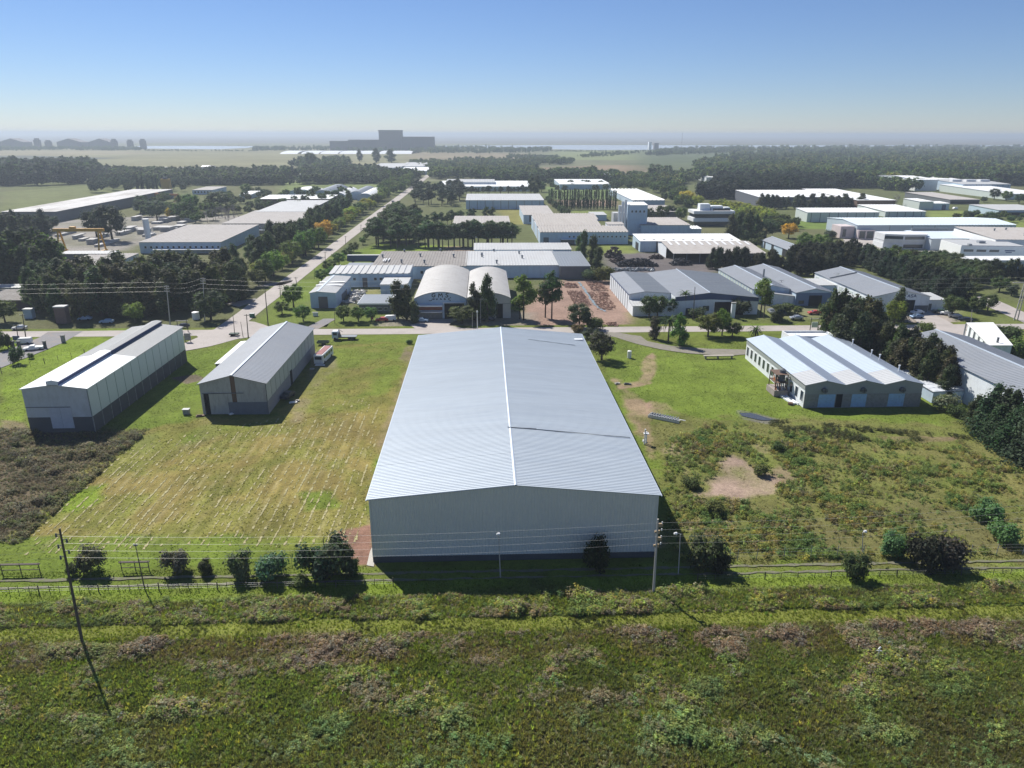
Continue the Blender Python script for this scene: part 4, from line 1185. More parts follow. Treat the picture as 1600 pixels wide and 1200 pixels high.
# second row and beyond
t = shed('shed', 'grey-roofed gabled shed with two dark side doors behind the tree line', fit(1235, 392, 1268, 1194, 375, gy=404), 1.8, 'y', galv2, bluewall, 1.2)
wt = dims(t)
for a, b_ in ((.05, .25), (.55, .63), (.85, .9)):
    slab(t, 'l', wt, wt[1] * a, wt[1] * b_, 0, 4, black, 'doorway')
t = shed('warehouse', 'long white-roofed warehouse behind the scrapyard', fit(1000.6, 377, 1157, 995.6, 369, gy=393.5), 1.2, 'm', whiteroof, bluewall, 1.3)
wt = dims(t)
slab(t, 'f', wt, wt[0] * .16, wt[0] * .175, 0, 5.4, darkwall)
slab(t, 'f', wt, wt[0] * .79, wt[0] * .805, 0, 5.4, darkwall)
slab(t, 'l', wt, 4, 12, 0, 4, black, 'doorway')
for k in range(10):
    MB().box(wt[0] * (.04 + k * .098), wt[0] * (.04 + k * .098) + 1.2, 3, 5, 6.1, 6.22).build('skylight', palegreyroof, t)
x0_, x1_, y0_, y1_, h_ = fit(1053, 398, 1196, 1040.6, 382, gy=411)
t = thing('open_sided_shed', 'open-fronted shed with weathered ribbed roof and white skylights at the scrapyard', 'shed', (x0_, y0_, 0))
wd, dd = x1_ - x0_, y1_ - y0_
h_ += .6
MB().ribs((-.4, -.4, h_), (wd + .4, -.4, h_), (wd + .4, dd * .75, h_ + 2.2), (-.4, dd * .75, h_ + 2.2), 1.2, .14).build('roof', fibrolight, t)
MB().ribs((wd + .4, dd, h_ + 1.2), (-.4, dd, h_ + 1.2), (-.4, dd * .75 + .02, h_ + 2.2), (wd + .4, dd * .75 + .02, h_ + 2.2), 1.2, .14).build('roof', fibrolight, t)
for k in range(11):
    xx = 2.5 + k * wd / 11.3
    za, zb = h_ + 2.2 * .68, h_ + 2.2 * .98
    MB().poly([(xx, dd * .51, za + .19), (xx + 1.3, dd * .51, za + .19), (xx + 1.3, dd * .735, zb + .19), (xx, dd * .735, zb + .19)]).build('skylight', whitep, t)
MB().box(0, wd, dd - .3, dd, 0, h_ + 1).build('back_wall', darkwall, t)
MB().poly([(0, dd, 0), (0, dd * .45, 0), (0, dd * .45, h_ + 1.2), (0, dd * .75, h_ + 2.1), (0, dd, h_ + 1.2)]).quad((wd, 0, 0), (wd, dd, 0), (wd, dd, h_), (wd, 0, h_)).build('side_wall', whitewall, t)
for k in range(8):
    MB().box(k * wd / 7 - .15, k * wd / 7 + .15, 0, .3, 0, h_).build('column', concrete, t)
# saw-tooth factory
x0_, x1_, y0_, y1_, h_ = 32.2, 83.0, 416.0, 497.0, 6.9
t = thing('sawtooth_factory', 'wide blue-white factory with three ribbed saw-tooth roof rows behind the scrapyard', 'factory', (x0_, y0_, 0))
wd, dd = x1_ - x0_, y1_ - y0_
rows = [(0, 17, h_, wd), (24, 47, h_ + .6, wd - 12), (56, 78, h_ + .9, wd - 9)]
for i, (ya, yb, hz, wx) in enumerate(rows):
    MB().ribs((-.2, ya - .2, hz), (wx + .2, ya - .2, hz), (wx + .2, yb, hz + 1.6), (-.2, yb, hz + 1.6), 1.7, .38, .45).build('roof', fibrolight, t)
    MB().box(0, wx, ya + .05, yb, 0, hz - .15).build('wall', bluewall, t)
    if i < 2:
        MB().box(0, wx, yb + .02, rows[i + 1][0], 0, hz - .3).build('valley_block', palegreyroof, t)
for k in range(14):
    window(t, 'f', (wd, dd), 17 + k * 2.45, 4.3, 1.1, 1.1)
MB().box(12, 21, -3, -.1, 2.9, 3.1).build('canopy', whitep, t)
MB().box(12, 20, -.12, .04, 0, 2.8).box(2, 5, -.12, .04, 0, 4).build('doorway', darkwall, t)
x_, xb_, y_, yb_, hb_ = fit(818, 336, 866, 814, 323, gy=350)
t = shed('factory_block', 'square white block with patchy flat roof at the left end of the saw-tooth factory', (x_, xb_, y_, yb_, hb_), .8, 'm', fibrolight, bluewall, 2.0)
slab(t, 'f', dims(t), 4, 13, 1.5, 6.0, darkwall, 'doorway')
q = G(975, 364)
t = thing('factory_tower', 'white four-window process tower rising above the saw-tooth factory', 'tower', (q[0], 455, 0))
MB().box(0, 12.0, 0, 14, 0, 18.3).build('wall', bluewall, t)
MB().ribs((-.2, -.2, 18.35), (12.2, -.2, 18.35), (12.2, 14.2, 19.0), (-.2, 14.2, 19.0), 1.4, .3, .5).build('roof', whiteroof, t)
for k in range(4):
    window(t, 'f', (12, 14), 2.4 + k * 2.5, 14.5, 1.3, 1.5)
for k, hh in enumerate((21.5, 20.5, 18)):
    MB().tube((-1.2 - k * 1.9, 3, 0), (-1.2 - k * 1.9, 3, hh), .85, .85, 10).build('duct', whitep, t)
MB().box(-8, -.2, 6, 14, 0, 13).build('rear_block', palegreyroof, t)
t = shed('factory_block', 'broad ribbed-roof wing right of the process tower', fit(1002, 352, 1078, 1002, 342.5, H=6.5), 1.0, 'm', fibrolight, bluewall, 1.6, ribh=.25)
t = shed('factory_block', 'low blue-white front wing below the broad ribbed-roof wing', fit(1000, 358, 1096, 1000, 354.5, gy=368), .4, 'm', whiteroof, bluewall, 1.7, ribh=.3)
t = shed('factory_block', 'small ribbed block between the saw-tooth roofs and the process tower', fit(950, 351, 975, 950, 348, H=8), .4, 'm', fibrolight, whitewall, 1.6)
t = shed('shed', 'long dark-walled shed with thin white roof line behind the process tower', fit(985, 331, 1062, 960, 322, H=6), .6, 'm', fibrolight, darkwall, 2.0)
t = shed('shed', 'narrow grey lean-to left of the long dark-walled shed', fit(925, 336, 948, 930, 332, H=4), .4, 'm', palegreyroof, bluewall, 2.0)
t = shed('warehouse', 'white ribbed stepped-roof warehouse beside the poplar rows', fit(988.7, 313, 1039, 962.5, 296.5, gy=322), .8, 'm', whiteroof, bluewall, 3.5, ribh=.5)
# banded office block
q = G(1082, 352)
t = thing('office_building', 'modern office block with dark blue glass bands and rooftop plant', 'office', (q[0], q[1] - 4, 0))
for z0, z1, m, x_ in ((0, 3, glass, 0), (3, 5.4, whitep, -1.2), (5.4, 8.2, glass, 0), (8.2, 10.2, whitep, -1.2)):
    MB().box(x_, 27 - x_ * .3, x_, 14, z0, z1).build('floor_band', m, t)
for a, b_, c in ((4, 11, 14.5), (12, 20, 13.2), (21, 25, 12.2)):
    MB().box(a, b_, 3, 9, 10.2, c).build('rooftop_unit', whitewall, t)
MB().box(13, 25, 2, 8, 10.2, 11.6).build('window_band', glass, t)
for lab, a, kw in (
    ('long blue-walled warehouse with plain grey-white roof beyond the lawn', (728, 313, 850, 728, 304.7, 327, None), dict(rise=1, axis='m', roofm=palegreyroof, wallm=bluewall, pitch=2.0)),
    ('patchy white-roofed hall behind the row of pines', (708, 350, 797, 706, 340, None, 6), dict(rise=1, axis='m', roofm=fibrolight, wallm=whitewall, pitch=1.8)),
    ('low white roof strip just behind the row of pines', (742, 361, 800, 760, 356.5, None, 4), dict(rise=.3, axis='m', roofm=whiteroof, wallm=whitewall, pitch=1.8)),
    ('very long white-roofed hall beyond the blue-walled warehouse', (684, 291.5, 830, 681, 284, 299, None), dict(rise=1, axis='m', roofm=whiteroof, wallm=greenwhite, pitch=3.0)),
    ('pinkish-white roof strip rising behind the very long white-roofed hall', (697, 284.5, 773, 697, 281.5, None, 8), dict(rise=1, axis='m', roofm=palegreyroof, wallm=whitewall, pitch=3.0)),
    ('white and grey-roofed double hall behind the poplar rows', (875, 288, 955, 875, 282, 296, None), dict(rise=1.5, axis='m', roofm=whiteroof, wallm=bluewall, pitch=3.0)),
    ('distant shallow-vaulted white roof hall beyond the double hall', (898, 276, 948, 900, 273, 282, None), dict(rise=1.5, axis='x', roofm=whiteroof, wallm=bluewall, pitch=3.0)),
    ('flat grey hall right behind the shallow-vaulted one', (890, 272, 960, 890, 269, 280, None), dict(rise=.5, axis='m', roofm=palegreyroof, wallm=whitewall, pitch=3.0)),
    ('low white-roofed hall at the far end of the dark tree cluster', (800, 291, 829, 800, 288.5, 298, None), dict(rise=.5, axis='m', roofm=whiteroof, wallm=bluewall, pitch=3.0)),
    ('long white hall with vertical wall ribs between tree line and huge pale-blue warehouse', (1262, 332, 1374, 1254, 327.5, 347, None), dict(rise=1.2, axis='m', roofm=whiteroof, wallm=greenwhite, pitch=2.5)),
    ('bright white-roofed hall adjoining the right end of the ribbed-wall hall', (1384, 330.6, 1447, 1371, 322, 339, None), dict(rise=1.2, axis='m', roofm=whiteroof, wallm=greenwhite, pitch=2.5)),
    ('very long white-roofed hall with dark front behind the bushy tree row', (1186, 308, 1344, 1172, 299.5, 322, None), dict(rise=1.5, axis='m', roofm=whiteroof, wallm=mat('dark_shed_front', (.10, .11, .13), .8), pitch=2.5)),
    ('blinding white wide roof right of the very long dark-fronted hall', (1340, 313, 1400, 1323, 297.5, None, 8), dict(rise=1.5, axis='m', roofm=whiteroof, wallm=brown, pitch=2.5)),
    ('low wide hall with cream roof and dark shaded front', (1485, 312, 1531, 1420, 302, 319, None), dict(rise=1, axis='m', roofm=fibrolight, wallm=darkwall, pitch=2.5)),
    ('plain white boxy hall in front of the cream-roofed one', (1437.5, 315, 1459, 1422, 311, 328, None), dict(rise=.5, axis='m', roofm=whiteroof, wallm=greenwhite, pitch=2.5)),
    ('small lean-to with navy door beside the plain white boxy hall', (1459, 318, 1484, 1462, 315.5, 328, None), dict(rise=.5, axis='m', roofm=whiteroof, wallm=bluewall, pitch=2.5)),
    ('arch-topped white hall at the far right tree edge', (1432, 281, 1466, 1426, 274, None, 12), dict(rise=2, axis='x', roofm=whiteroof, wallm=whitewall, pitch=4)),
    ('broad white hall stepping down from the arch-topped one', (1470, 284, 1525, 1445, 279, 296, None), dict(rise=2, axis='m', roofm=whiteroof, wallm=greenwhite, pitch=4)),
    ('grey-white long hall with roof monitors near the right tree edge', (1505, 288, 1580, 1495, 283, 301, None), dict(rise=2, axis='m', roofm=palegreyroof, wallm=bluewall, pitch=4)),
    ('white gable-fronted hall cut by the right frame edge', (1572, 303, 1640, 1545, 291, 312, None), dict(rise=2, axis='m', roofm=whiteroof, wallm=greenwhite, pitch=4)),
    ('low white hall with a shaded veranda at the right frame edge', (1561, 328.5, 1640, 1552, 321.5, 338, None), dict(rise=1, axis='m', roofm=palegreyroof, wallm=bluewall, pitch=2.5)),
    ('white long building among the far right trees', (1412, 261, 1462, 1412, 257, 268, None), dict(rise=1, axis='m', roofm=whiteroof, wallm=whitewall, pitch=5)),
    ('grey long low building beyond the far right trees', (1478, 262, 1545, 1478, 259, 267, None), dict(rise=1, axis='m', roofm=palegreyroof, wallm=bluewall, pitch=5)),
    ('small white house with gable among the far right trees', (1533, 266, 1550, 1535, 263.5, 269, None), dict(rise=1.5, axis='x', roofm=whiteroof, wallm=whitewall, pitch=5)),
    ('low white building peeking over the trees at upper right', (1342, 278, 1358, 1342, 274, 284, None), dict(rise=1, axis='m', roofm=whiteroof, wallm=whitewall, pitch=5)),
    ('thin white roof beside the one peeking over the trees at upper right', (1360, 276, 1392, 1360, 273.5, 280, None), dict(rise=1, axis='m', roofm=whiteroof, wallm=whitewall, pitch=5)),
    ('pair of pale factory boxes over the dark conifer belt', (1104, 277, 1134, 1104, 273.5, 284, None), dict(rise=.5, axis='m', roofm=whiteroof, wallm=whitewall, pitch=5)),
    ('white low shed beside the tall loose poplars', (1052, 279, 1065, 1052, 277, 281, None), dict(rise=.5, axis='m', roofm=whiteroof, wallm=whitewall, pitch=5)),
    ('white roof over beige field beside the tall loose poplars', (1050, 272, 1070, 1050, 270, 274, None), dict(rise=.5, axis='m', roofm=whiteroof, wallm=whitewall, pitch=5)),
    # west side
    ('huge flat grey-roofed hall with small round windows behind the dark trees', (217, 378.7, 345, 292.5, 354, 396, None), dict(rise=1, axis='m', roofm=fibrolight, wallm=bluewall, pitch=2.2, ribh=.12)),
    ('wide beige-roofed hall behind the grey-roofed hall with round windows', (347, 349.5, 470, 440, 331, None, 6), dict(rise=1, axis='m', roofm=fibrolight, wallm=fibro, pitch=2.2)),
    ('pale flat roof hall at the back of the wide beige-roofed hall', (400, 331, 478, 441, 315, None, 7), dict(rise=1, axis='m', roofm=palegreyroof, wallm=darkwall, pitch=2.2)),
    ('very long low precast-yard hall with streaky white roof, far left', (2, 331, 87, 181, 297.5, 347, None), dict(rise=1, axis='m', roofm=mat('streaky_white_roof', (.50, .49, .47), .7, 0, .15, .03, .5, (1, .3, 1), (.25, .23, .21), .8), wallm=darkwall, pitch=2.2)),
    ('cream flat roof among dark trees below the yellow gantry crane', (93, 415, 171, 99, 399, None, 5), dict(rise=.8, axis='m', roofm=fibrolight, wallm=bluewall, pitch=1.5)),
    ('grey strip roof directly behind the cream flat roof', (93, 397, 174, 93, 393.5, None, 6), dict(rise=.3, axis='m', roofm=palegreyroof, wallm=darkwall, pitch=1.5)),
    ('tan-roofed dark brick building at the left frame edge', (-30, 469.6, 41, 41, 456, 484, None), dict(rise=.8, axis='m', roofm=fibro, wallm=mat('dark_brick', (.09, .06, .055), .9), pitch=1.2)),
    ('grey-roofed building behind the tan-roofed dark brick one', (-30, 450, 36, 34, 446, 457, None), dict(rise=.4, axis='m', roofm=palegreyroof, wallm=concrete, pitch=1.2)),
    ('white block with long flat roof and window row behind bare trees', (300, 297, 332, 303, 292.5, 304, None), dict(rise=.6, axis='m', roofm=fibrolight, wallm=bluewall, pitch=3)),
    ('small white-roofed shed left of the large dark tree clump', (374, 304, 392, 374, 300, 310, None), dict(rise=1, axis='m', roofm=whiteroof, wallm=bluewall, pitch=3)),
    ('long white strip roof in front of the vaulted roof group', (405, 311, 516, 405, 306, None, 6), dict(rise=.8, axis='m', roofm=whiteroof, wallm=brown, pitch=3)),
    ('long pale roof among trees at upper left of the road', (400, 273, 464, 400, 268, None, 6), dict(rise=1, axis='m', roofm=fibrolight, wallm=greenwhite, pitch=4)),
    ('pale roof beyond the avenue, left of two similar roofs', (523, 264, 560, 523, 260.5, None, 7), dict(rise=1, axis='m', roofm=fibrolight, wallm=bluewall, pitch=4)),
    ('middle grey roof beyond the end of the avenue', (575, 262, 624, 590, 256, None, 7), dict(rise=1, axis='m', roofm=palegreyroof, wallm=bluewall, pitch=4)),
    ('longer grey roof with dark notch beyond the end of the avenue', (622, 260, 662, 626, 254.5, None, 7), dict(rise=1, axis='m', roofm=palegreyroof, wallm=bluewall, pitch=4)),
    ('white-roofed hall nearest the end of the avenue', (622, 267, 672, 630, 262, 273, None), dict(rise=1, axis='m', roofm=whiteroof, wallm=greenwhite, pitch=4)),
):
    ex, ey, rx, bx, by, gy, H_ = a
    f = fit(ex, ey, rx, bx, by, gy=gy, H=H_)
    t = shed('warehouse', lab, f, kw['rise'], kw['axis'], kw['roofm'], kw['wallm'], kw['pitch'], ribh=kw.get('ribh', .1))
    W_, D_ = dims(t)
    hh = f[4]
    if 'ribs between' in lab or 'adjoining' in lab or 'monitors' in lab or 'blue-walled' in lab:
        n = int(W_ / 6)
        pb = MB().box(-.2, .2, -.15, .0, .1, hh - .2).mesh('pilaster', galvdark)
        for k in range(n):
            obj('pilaster', pb, t, (3 + k * W_ / n, 0, 0))
    if 'round windows' in lab:
        for k in range(14):
            window(t, 'f', (W_, D_), 3 + k * W_ / 14.6, hh * .55, 1.3, 1.3)
        MB().box(8, W_, -4, -.1, 2.2, 2.5).build('canopy', whitep, t)
    if 'window row' in lab:
        for k in range(6):
            window(t, 'f', (W_, D_), 3 + k * W_ / 6.5, hh * .55, 1.8, 1.8)
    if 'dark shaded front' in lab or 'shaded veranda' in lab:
        MB().box(1, W_ - 1, -.2, .02, .5, hh * .65).build('doorway', black, t)  # black sheet standing in for the shade of the front and veranda
    if 'navy door' in lab:
        slab(t, 'f', (W_, D_), W_ * .55, W_ * .8, 0, hh * .8, navy)
    if 'dark front' in lab:
        for k in range(16):
            MB().box(3 + k * W_ / 16, 3.5 + k * W_ / 16, -.2, .02, .2, hh - .4).build('column', concrete, t)
    if 'roof monitors' in lab:
        for k in range(3):
            MB().box(W_ * (.1 + k * .3), W_ * (.3 + k * .3), D_ * .5, D_ * .6, hh + 1, hh + 3.4).build('roof_monitor', whitep, t)
# vaulted roofs west of the avenue
for lab, fl, fr, ey, by, gy, rs in (
    ('white vaulted roof hall, left of the vaulted group', 449, 490, 300, 295, 305, 2.5), ('dark grey vaulted hall with a raised dark ridge box', 486, 520, 303, 293, 311, 3.5),
    ('white narrow vaulted hall in front of the dark grey one', 517, 539, 305, 296, 313, 2.5), ('grey vaulted hall second from the right of the vaulted group', 545, 570, 304, 295, 312, 3.0), ('white vaulted hall nearest the avenue', 558, 582, 306.5, 297, 314, 2.5)):
    f = fit(fl, ey, fr, fl, by, gy=gy)
    t = barrel('vaulted_hall', lab, f[0], f[1], 0, f[2], max(f[3], f[2] + 30), f[4], rs, galvdark if 'grey' in lab.split('vaulted')[0] else whiteroof, bluewall, 10)
# huge pale-blue warehouse
f = fit(1340, 352, 1588, 1294, 340.5, gy=373)
t = thing('warehouse', 'huge pale-blue-roofed warehouse with dark base band, right of centre far side', 'warehouse', (f[0], f[2], 0))
wd, dd, hh = f[1] - f[0], f[3] - f[2], f[4]
MB().poly([(0, 0, 2.6), (wd, 0, 2.6), (wd, 0, hh), (0, 0, hh)]).poly([(0, dd, 0), (0, 0, 0), (0, 0, hh), (0, dd / 2, hh + 1.6), (0, dd, hh)]).poly([(wd, 0, 0), (wd, dd, 0), (wd, dd, hh), (wd, dd / 2, hh + 1.6), (wd, 0, hh)]).quad((wd, dd, 0), (0, dd, 0), (0, dd, hh), (wd, dd, hh)).build('wall', mat('blue_grey_cladding', (.42, .50, .54), .6, 0, .05), t)
MB().box(0.02, wd, -.05, .3, 0, 2.6).build('plinth', mat('blue_grey_base', (.16, .22, .30), .8, 0, .1), t)
MB().ribs((-.3, -.3, hh + .1), (wd + .3, -.3, hh + .1), (wd + .3, dd / 2, hh + 1.7), (-.3, dd / 2, hh + 1.7), 2, .1).ribs((wd + .3, dd + .3, hh + .1), (-.3, dd + .3, hh + .1), (-.3, dd / 2, hh + 1.7), (wd + .3, dd / 2, hh + 1.7), 2, .1).build('roof', mat('pale_aqua_roof', (.62, .70, .74), .5, .1, .04), t)
MB().box(-9, -.5, 2, 14, 0, 7.2).box(-.4, 10, -3, -.2, 0, 5.4).build('entrance_block', mat('pinkish_wall', (.55, .48, .47), .8), t)
MB().box(.5, 4, -3.1, -2.9, .6, 4.8).box(5, 9, -3.1, -2.9, .6, 4.8).box(-7.5, -5.5, 1.9, 2.02, 1, 5.5).build('window_band', glass, t)
for k in range(6):
    MB().box(20 + k * 14, 20.3 + k * 14, -.12, -.02, 2.6, hh).build('panel_joint', galvdark, t)
# modern shed with curved office
f = fit(1456, 373, 1558, 1430, 363, gy=391)
t = shed('warehouse', 'pale-roofed modern warehouse with grille vents in front of the huge one', f, 1.0, 'm', mat('pale_aqua_roof', (.62, .70, .74)), mat('pale_cladding', (.50, .56, .60), .6, 0, .05), 2)
W_, D_ = dims(t)
for k in range(6):
    MB().box(3 + k * W_ / 7.2, 8 + k * W_ / 7.2, D_ - 1.5, D_ - .5, f[4] + 1, f[4] + 2.6).build('roof_grille', galvdark, t)
q = G(1383, 389)
t = thing('office_building', 'white two-storey office with dark ribbon windows beside the modern warehouse', 'office', (q[0], q[1], 0))
out = [(0, 3), (9, 0), (22, 0), (24, 4), (24, 14), (0, 14)]
MB().prism(out, 0, 2.8).build('wall', mat('off_white_wall', (.62, .64, .65)), t)
MB().prism([(x + .2, y + .2) for x, y in out], 2.8, 4.4).build('wall', mat('off_white_wall', (.6, .6, .6)), t)
MB().prism([(x, y - .4) for x, y in out], 4.4, 7.6).build('wall', mat('off_white_wall', (.6, .6, .6)), t)
MB().prism([(x * 1.02, y - .8) for x, y in out], 7.6, 8.0).build('roof', whitep, t)
MB().box(10, 21, -.55, -.38, 5.2, 6.8).box(10, 21, -.08, .04, .4, 2.4).build('window_band', glass, t)
o = MB().box(0, 9.2, -.1, .1, 5.3, 6.9).build('window_band', glass, t, (.1, 2.5, 0))
o.rotation_euler.z = math.atan2(-3, 9)
# white slanted complex at the right edge
q = G(1497, 410)
t = thing('office_building', 'slanted white office with dark window slots and navy sign near the right edge', 'office', (q[0], q[1], 0), R(-8))
MB().box(0, 30, 0, 22, 0, 8.2).build('wall', whitep, t)
MB().box(.3, 29.7, .3, 21.7, 8.2, 8.5).build('roof', palegreyroof, t)
for k in range(3):
    MB().box(1.5 + k * 6, 6 + k * 6, -.08, .02, 5.4, 6.5).build('window', glass, t)
for k in range(2):
    MB().box(1 + k * 6, 5.4 + k * 6, -.08, .02, 1.4, 2.5).build('window', glass, t)
MB().box(20.6, 25.4, -.08, .02, 5.9, 6.4).box(21.2, 24, -.08, .02, 5.1, 5.5).build('sign', navy, t)
MB().box(3, 4.4, -1, 1, 8.5, 9.3).box(12, 15, 8, 11, 8.5, 9.6).build('rooftop_unit', galv2, t)
q = G(1540, 405)
t = thing('warehouse', 'large white hall with vented roof behind the slanted office, right edge', 'warehouse', (q[0] + 6, q[1] + 4, 0), R(-8))
MB().box(0, 60, 0, 45, 0, 9.4).build('wall', whitep, t)
MB().ribs((-.2, -.2, 9.5), (60, -.2, 9.5), (60, 45, 10.6), (-.2, 45, 10.6), 2.0, .1).build('roof', fibrolight, t)
for a, b_ in ((14, 30), (22, 34), (30, 25), (20, 12)):
    obj('roof_vent', ventm, t, (a, b_, 10.6))
q = G(1506, 421)
t = thing('annex_building', 'long low white-parapet wing in front of the slanted office', 'building', (q[0], q[1] - 4, 0))
MB().box(0, 70, 0, 12, 0, 4).build('wall', bluewall, t)
MB().box(-.3, 70, -.3, 12, 4, 5).build('parapet', whitep, t)

# far power plant across the plain
q = G(628, 236)
d0 = q[1]
t = thing('power_plant', 'distant massive power plant block with low wings on the horizon', 'power plant', (q[0], d0, 0))
s = d0 / 1125 * 1.06
hx = lambda py: onY(612, py, d0)[1]
MB().box(-31 * s, 0, 0, 60, 0, hx(204.5)).build('reactor_hall', farmac, t)
MB().box(-31.5 * s, .3 * s, -2, 62, hx(204.5), hx(203.2)).build('parapet', darkwall, t)
MB().box(.2, 45 * s, 5, 55, 0, hx(213.5)).build('turbine_hall', farmac, t)
MB().box(-100 * s, -31.2 * s, 8, 50, 0, hx(220.5)).build('wing', farmac, t)
MB().box(-75 * s, -31.2 * s, 20, 50, 0, hx(218.5)).build('wing', farmac, t)
for k in range(9):
    MB().box((2 + k * 5) * s, (2.4 + k * 5) * s, 3.5, 5, 0, hx(214)).build('pilaster', darkwall, t)
for cxp, ct, cb in ((178, 217, 232), (203, 218, 232), (223, 217, 232), (58, 216, 232), (75, 219, 232)):
    q = G(cxp, cb + 1)
    t = thing('silo_tower', 'far grain silo tower on the hazy western horizon', 'silo', (q[0], q[1], 0), 0, 'far silo towers on the western horizon')
    hh = onY(cxp, ct, q[1])[1]
    MB().box(-9, 9, 0, 20, 0, hh * .85).build('body', farmac, t)
    MB().box(-6, 6, 4, 16, hh * .85, hh).build('headhouse', farmac, t)
for a, b_, cp_ in ((0, 40, 222), (90, 130, 224), (140, 176, 226)):
    q = G(a, 232)
    q2 = G(b_, 232)
    t = shed('warehouse', 'far storage shed on the hazy horizon at %s' % {0: 'the left frame edge', 90: 'the foot of the long conveyor', 140: 'the left of the silo towers'}[a], (q[0], q2[0], q[1], q[1] + 60, 24), 14, 'y', farmac, farmac, 12, ridge=False)
for k in range(7):
    a = (437, 470, 500, 530, 560, 592, 615)[k]
    q, q2 = G(a, 240.5), G(a + (28 if k != 4 else 20), 240.5)
    t = thing('greenhouse', 'long low white plastic greenhouse in the row on the far plain', 'greenhouse', (q[0], q[1], 0), 0, 'white greenhouses on the far plain')
    b = MB()
    n = 6
    L_ = q2[0] - q[0]
    for i in range(n):
        a0, a1 = math.pi * i / n, math.pi * (i + 1) / n
        b.quad((0, 110 - 110 * math.cos(a0), 7 * math.sin(a0)), (L_, 110 - 110 * math.cos(a0), 7 * math.sin(a0)), (L_, 110 - 110 * math.cos(a1), 7 * math.sin(a1)), (0, 110 - 110 * math.cos(a1), 7 * math.sin(a1)))
    b.build('cover', greenhouse_m, t)
for i, (a, wpx, py) in enumerate(((226, 10, 268), (240, 20, 266), (265, 6, 268), (273, 8, 267), (283, 10, 266), (298, 11, 269), (306, 18, 274), (315, 12, 263), (328, 5, 263), (340, 26, 273), (422, 10, 266), (1126, 8, 270), (195, 14, 269), (155, 18, 269), (140, 6, 272))):
    q, q2 = G(a, py + 2), G(a + wpx, py + 2)
    shed('house', 'small pale-roofed house far off among the western trees' if a < 1000 else 'small pale house far off over the conifer belt', (q[0], q2[0], q[1], q[1] + 14, 4.5), 2.2, 'x', whiteroof if i % 2 else fibrolight, whitewall, 3, cat='house', group='far houses among the western trees' if a < 1000 else None)
q = G(1065, 228)
tag(MB().tube((0, 0, 0), (0, 0, 70), 1.1, .7, 5).build('radio_mast', farmac, None, (q[0], q[1], 0)), 'thin far radio mast standing above the river bank', 'mast')
q = G(1022, 234)
t = thing('river_building', 'far blocky building beside the river, left of the radio mast', 'building', (q[0], q[1], 0))
MB().box(0, 18, 0, 20, 0, 26).build('wall', farmac, t)
MB().box(-22, -12, 0, 20, 0, 30).build('wall', whitewall, t)
q = G(293, 305)
t = thing('concrete_silo', 'tall yellow silo far left beyond the precast yard', 'silo', (G(262, 305)[0], G(262, 305)[1], 0))
MB().box(-4, 4, -3, 3, 0, 16).build('body', mat('faded_yellow', (.42, .26, .07), .8), t)
MB().box(-2, 2, -2, 2, 16, 18).build('cap', darkwall, t)

# ------------------------------------------------------------------ cranes, silo and precast yard
def gantry(label, l, r, ybase, ytop, m, legw=1.6):
    a, c = G(l, ybase), G(r, ybase)
    t = thing('gantry_crane', label, 'crane', (a[0], a[1], 0))
    span = c[0] - a[0]
    h = onY((l + r) / 2, ytop, a[1])[1]
    MB().box(-2.5, span + 2.5, -.9, -.3, h - 1.5, h).box(-2.5, span + 2.5, .3, .9, h - 1.5, h).build('girder', m, t)
    for xx in (0, span):
        for yy in (-4, 4):
            MB().tube((xx, yy, 0), (xx, yy * .2, h - 1.4), .45, .5, 6).build('leg', m, t)
        MB().box(xx - .4, xx + .4, -5, 5, .3, .9).build('bogie', m, t)
        MB().box(xx - .25, xx + .25, -2.3, 2.3, h * .5, h * .5 + .4).build('brace', m, t)
    MB().box(span * .3, span * .3 + 2.5, -1.2, 1.2, h, h + 1).build('trolley', m, t)
    return t
gantry('yellow gantry crane standing over the precast concrete yard', 98, 160, 394, 357, yellowp)
gantry('orange gantry crane farther back behind the precast yard trees', 231, 275, 315, 303, orangep)
q = G(232, 374)
t = thing('concrete_silo', 'white cylindrical silo tower beside the grey-roofed hall with round windows', 'silo', (q[0], q[1], 0))
hh = onY(230, 343, q[1])[1]
MB().tube((0, 0, 0), (0, 0, hh), 1.7, 1.7, 16).build('shaft', whitewall, t)
MB().tube((0, 0, hh), (0, 0, hh + .4), 1.9, 1.9, 16).build('cap', whitep, t)
slabm = mat('precast_concrete', (.46, .45, .43), .9, 0, .1, .3, 2)
stk = [(113, 374, 6), (122, 377, 8), (135, 382, 12), (147, 386, 10), (180, 368, 10), (192, 363, 12), (205, 361, 12), (214, 366, 14), (222, 370, 12), (236, 350, 14), (248, 348, 12), (238, 360, 16), (250, 362, 16), (276, 350, 10), (288, 347, 12), (262, 345, 12), (100, 366, 8), (85, 370, 7), (150, 372, 9), (165, 380, 9), (270, 356, 14), (285, 342, 10), (205, 345, 8), (215, 322, 8), (205, 315, 10), (208, 328, 10)]
for i, (a, py, wpx) in enumerate(stk):
    q, q2 = G(a, py), G(a + wpx, py)
    t = thing('precast_stack', 'stack of pale precast concrete slabs in the yard below the gantry crane', 'concrete stack', (q[0], q[1], 0), rnd.uniform(-.06, .06), 'precast slab stacks in the western yard')
    n = rnd.choice([2, 3, 4])
    for k in range(n):
        MB().box(0, q2[0] - q[0], 0, 10 + rnd.uniform(-2, 3), k * .75, k * .75 + .55).build('slab', slabm, t)
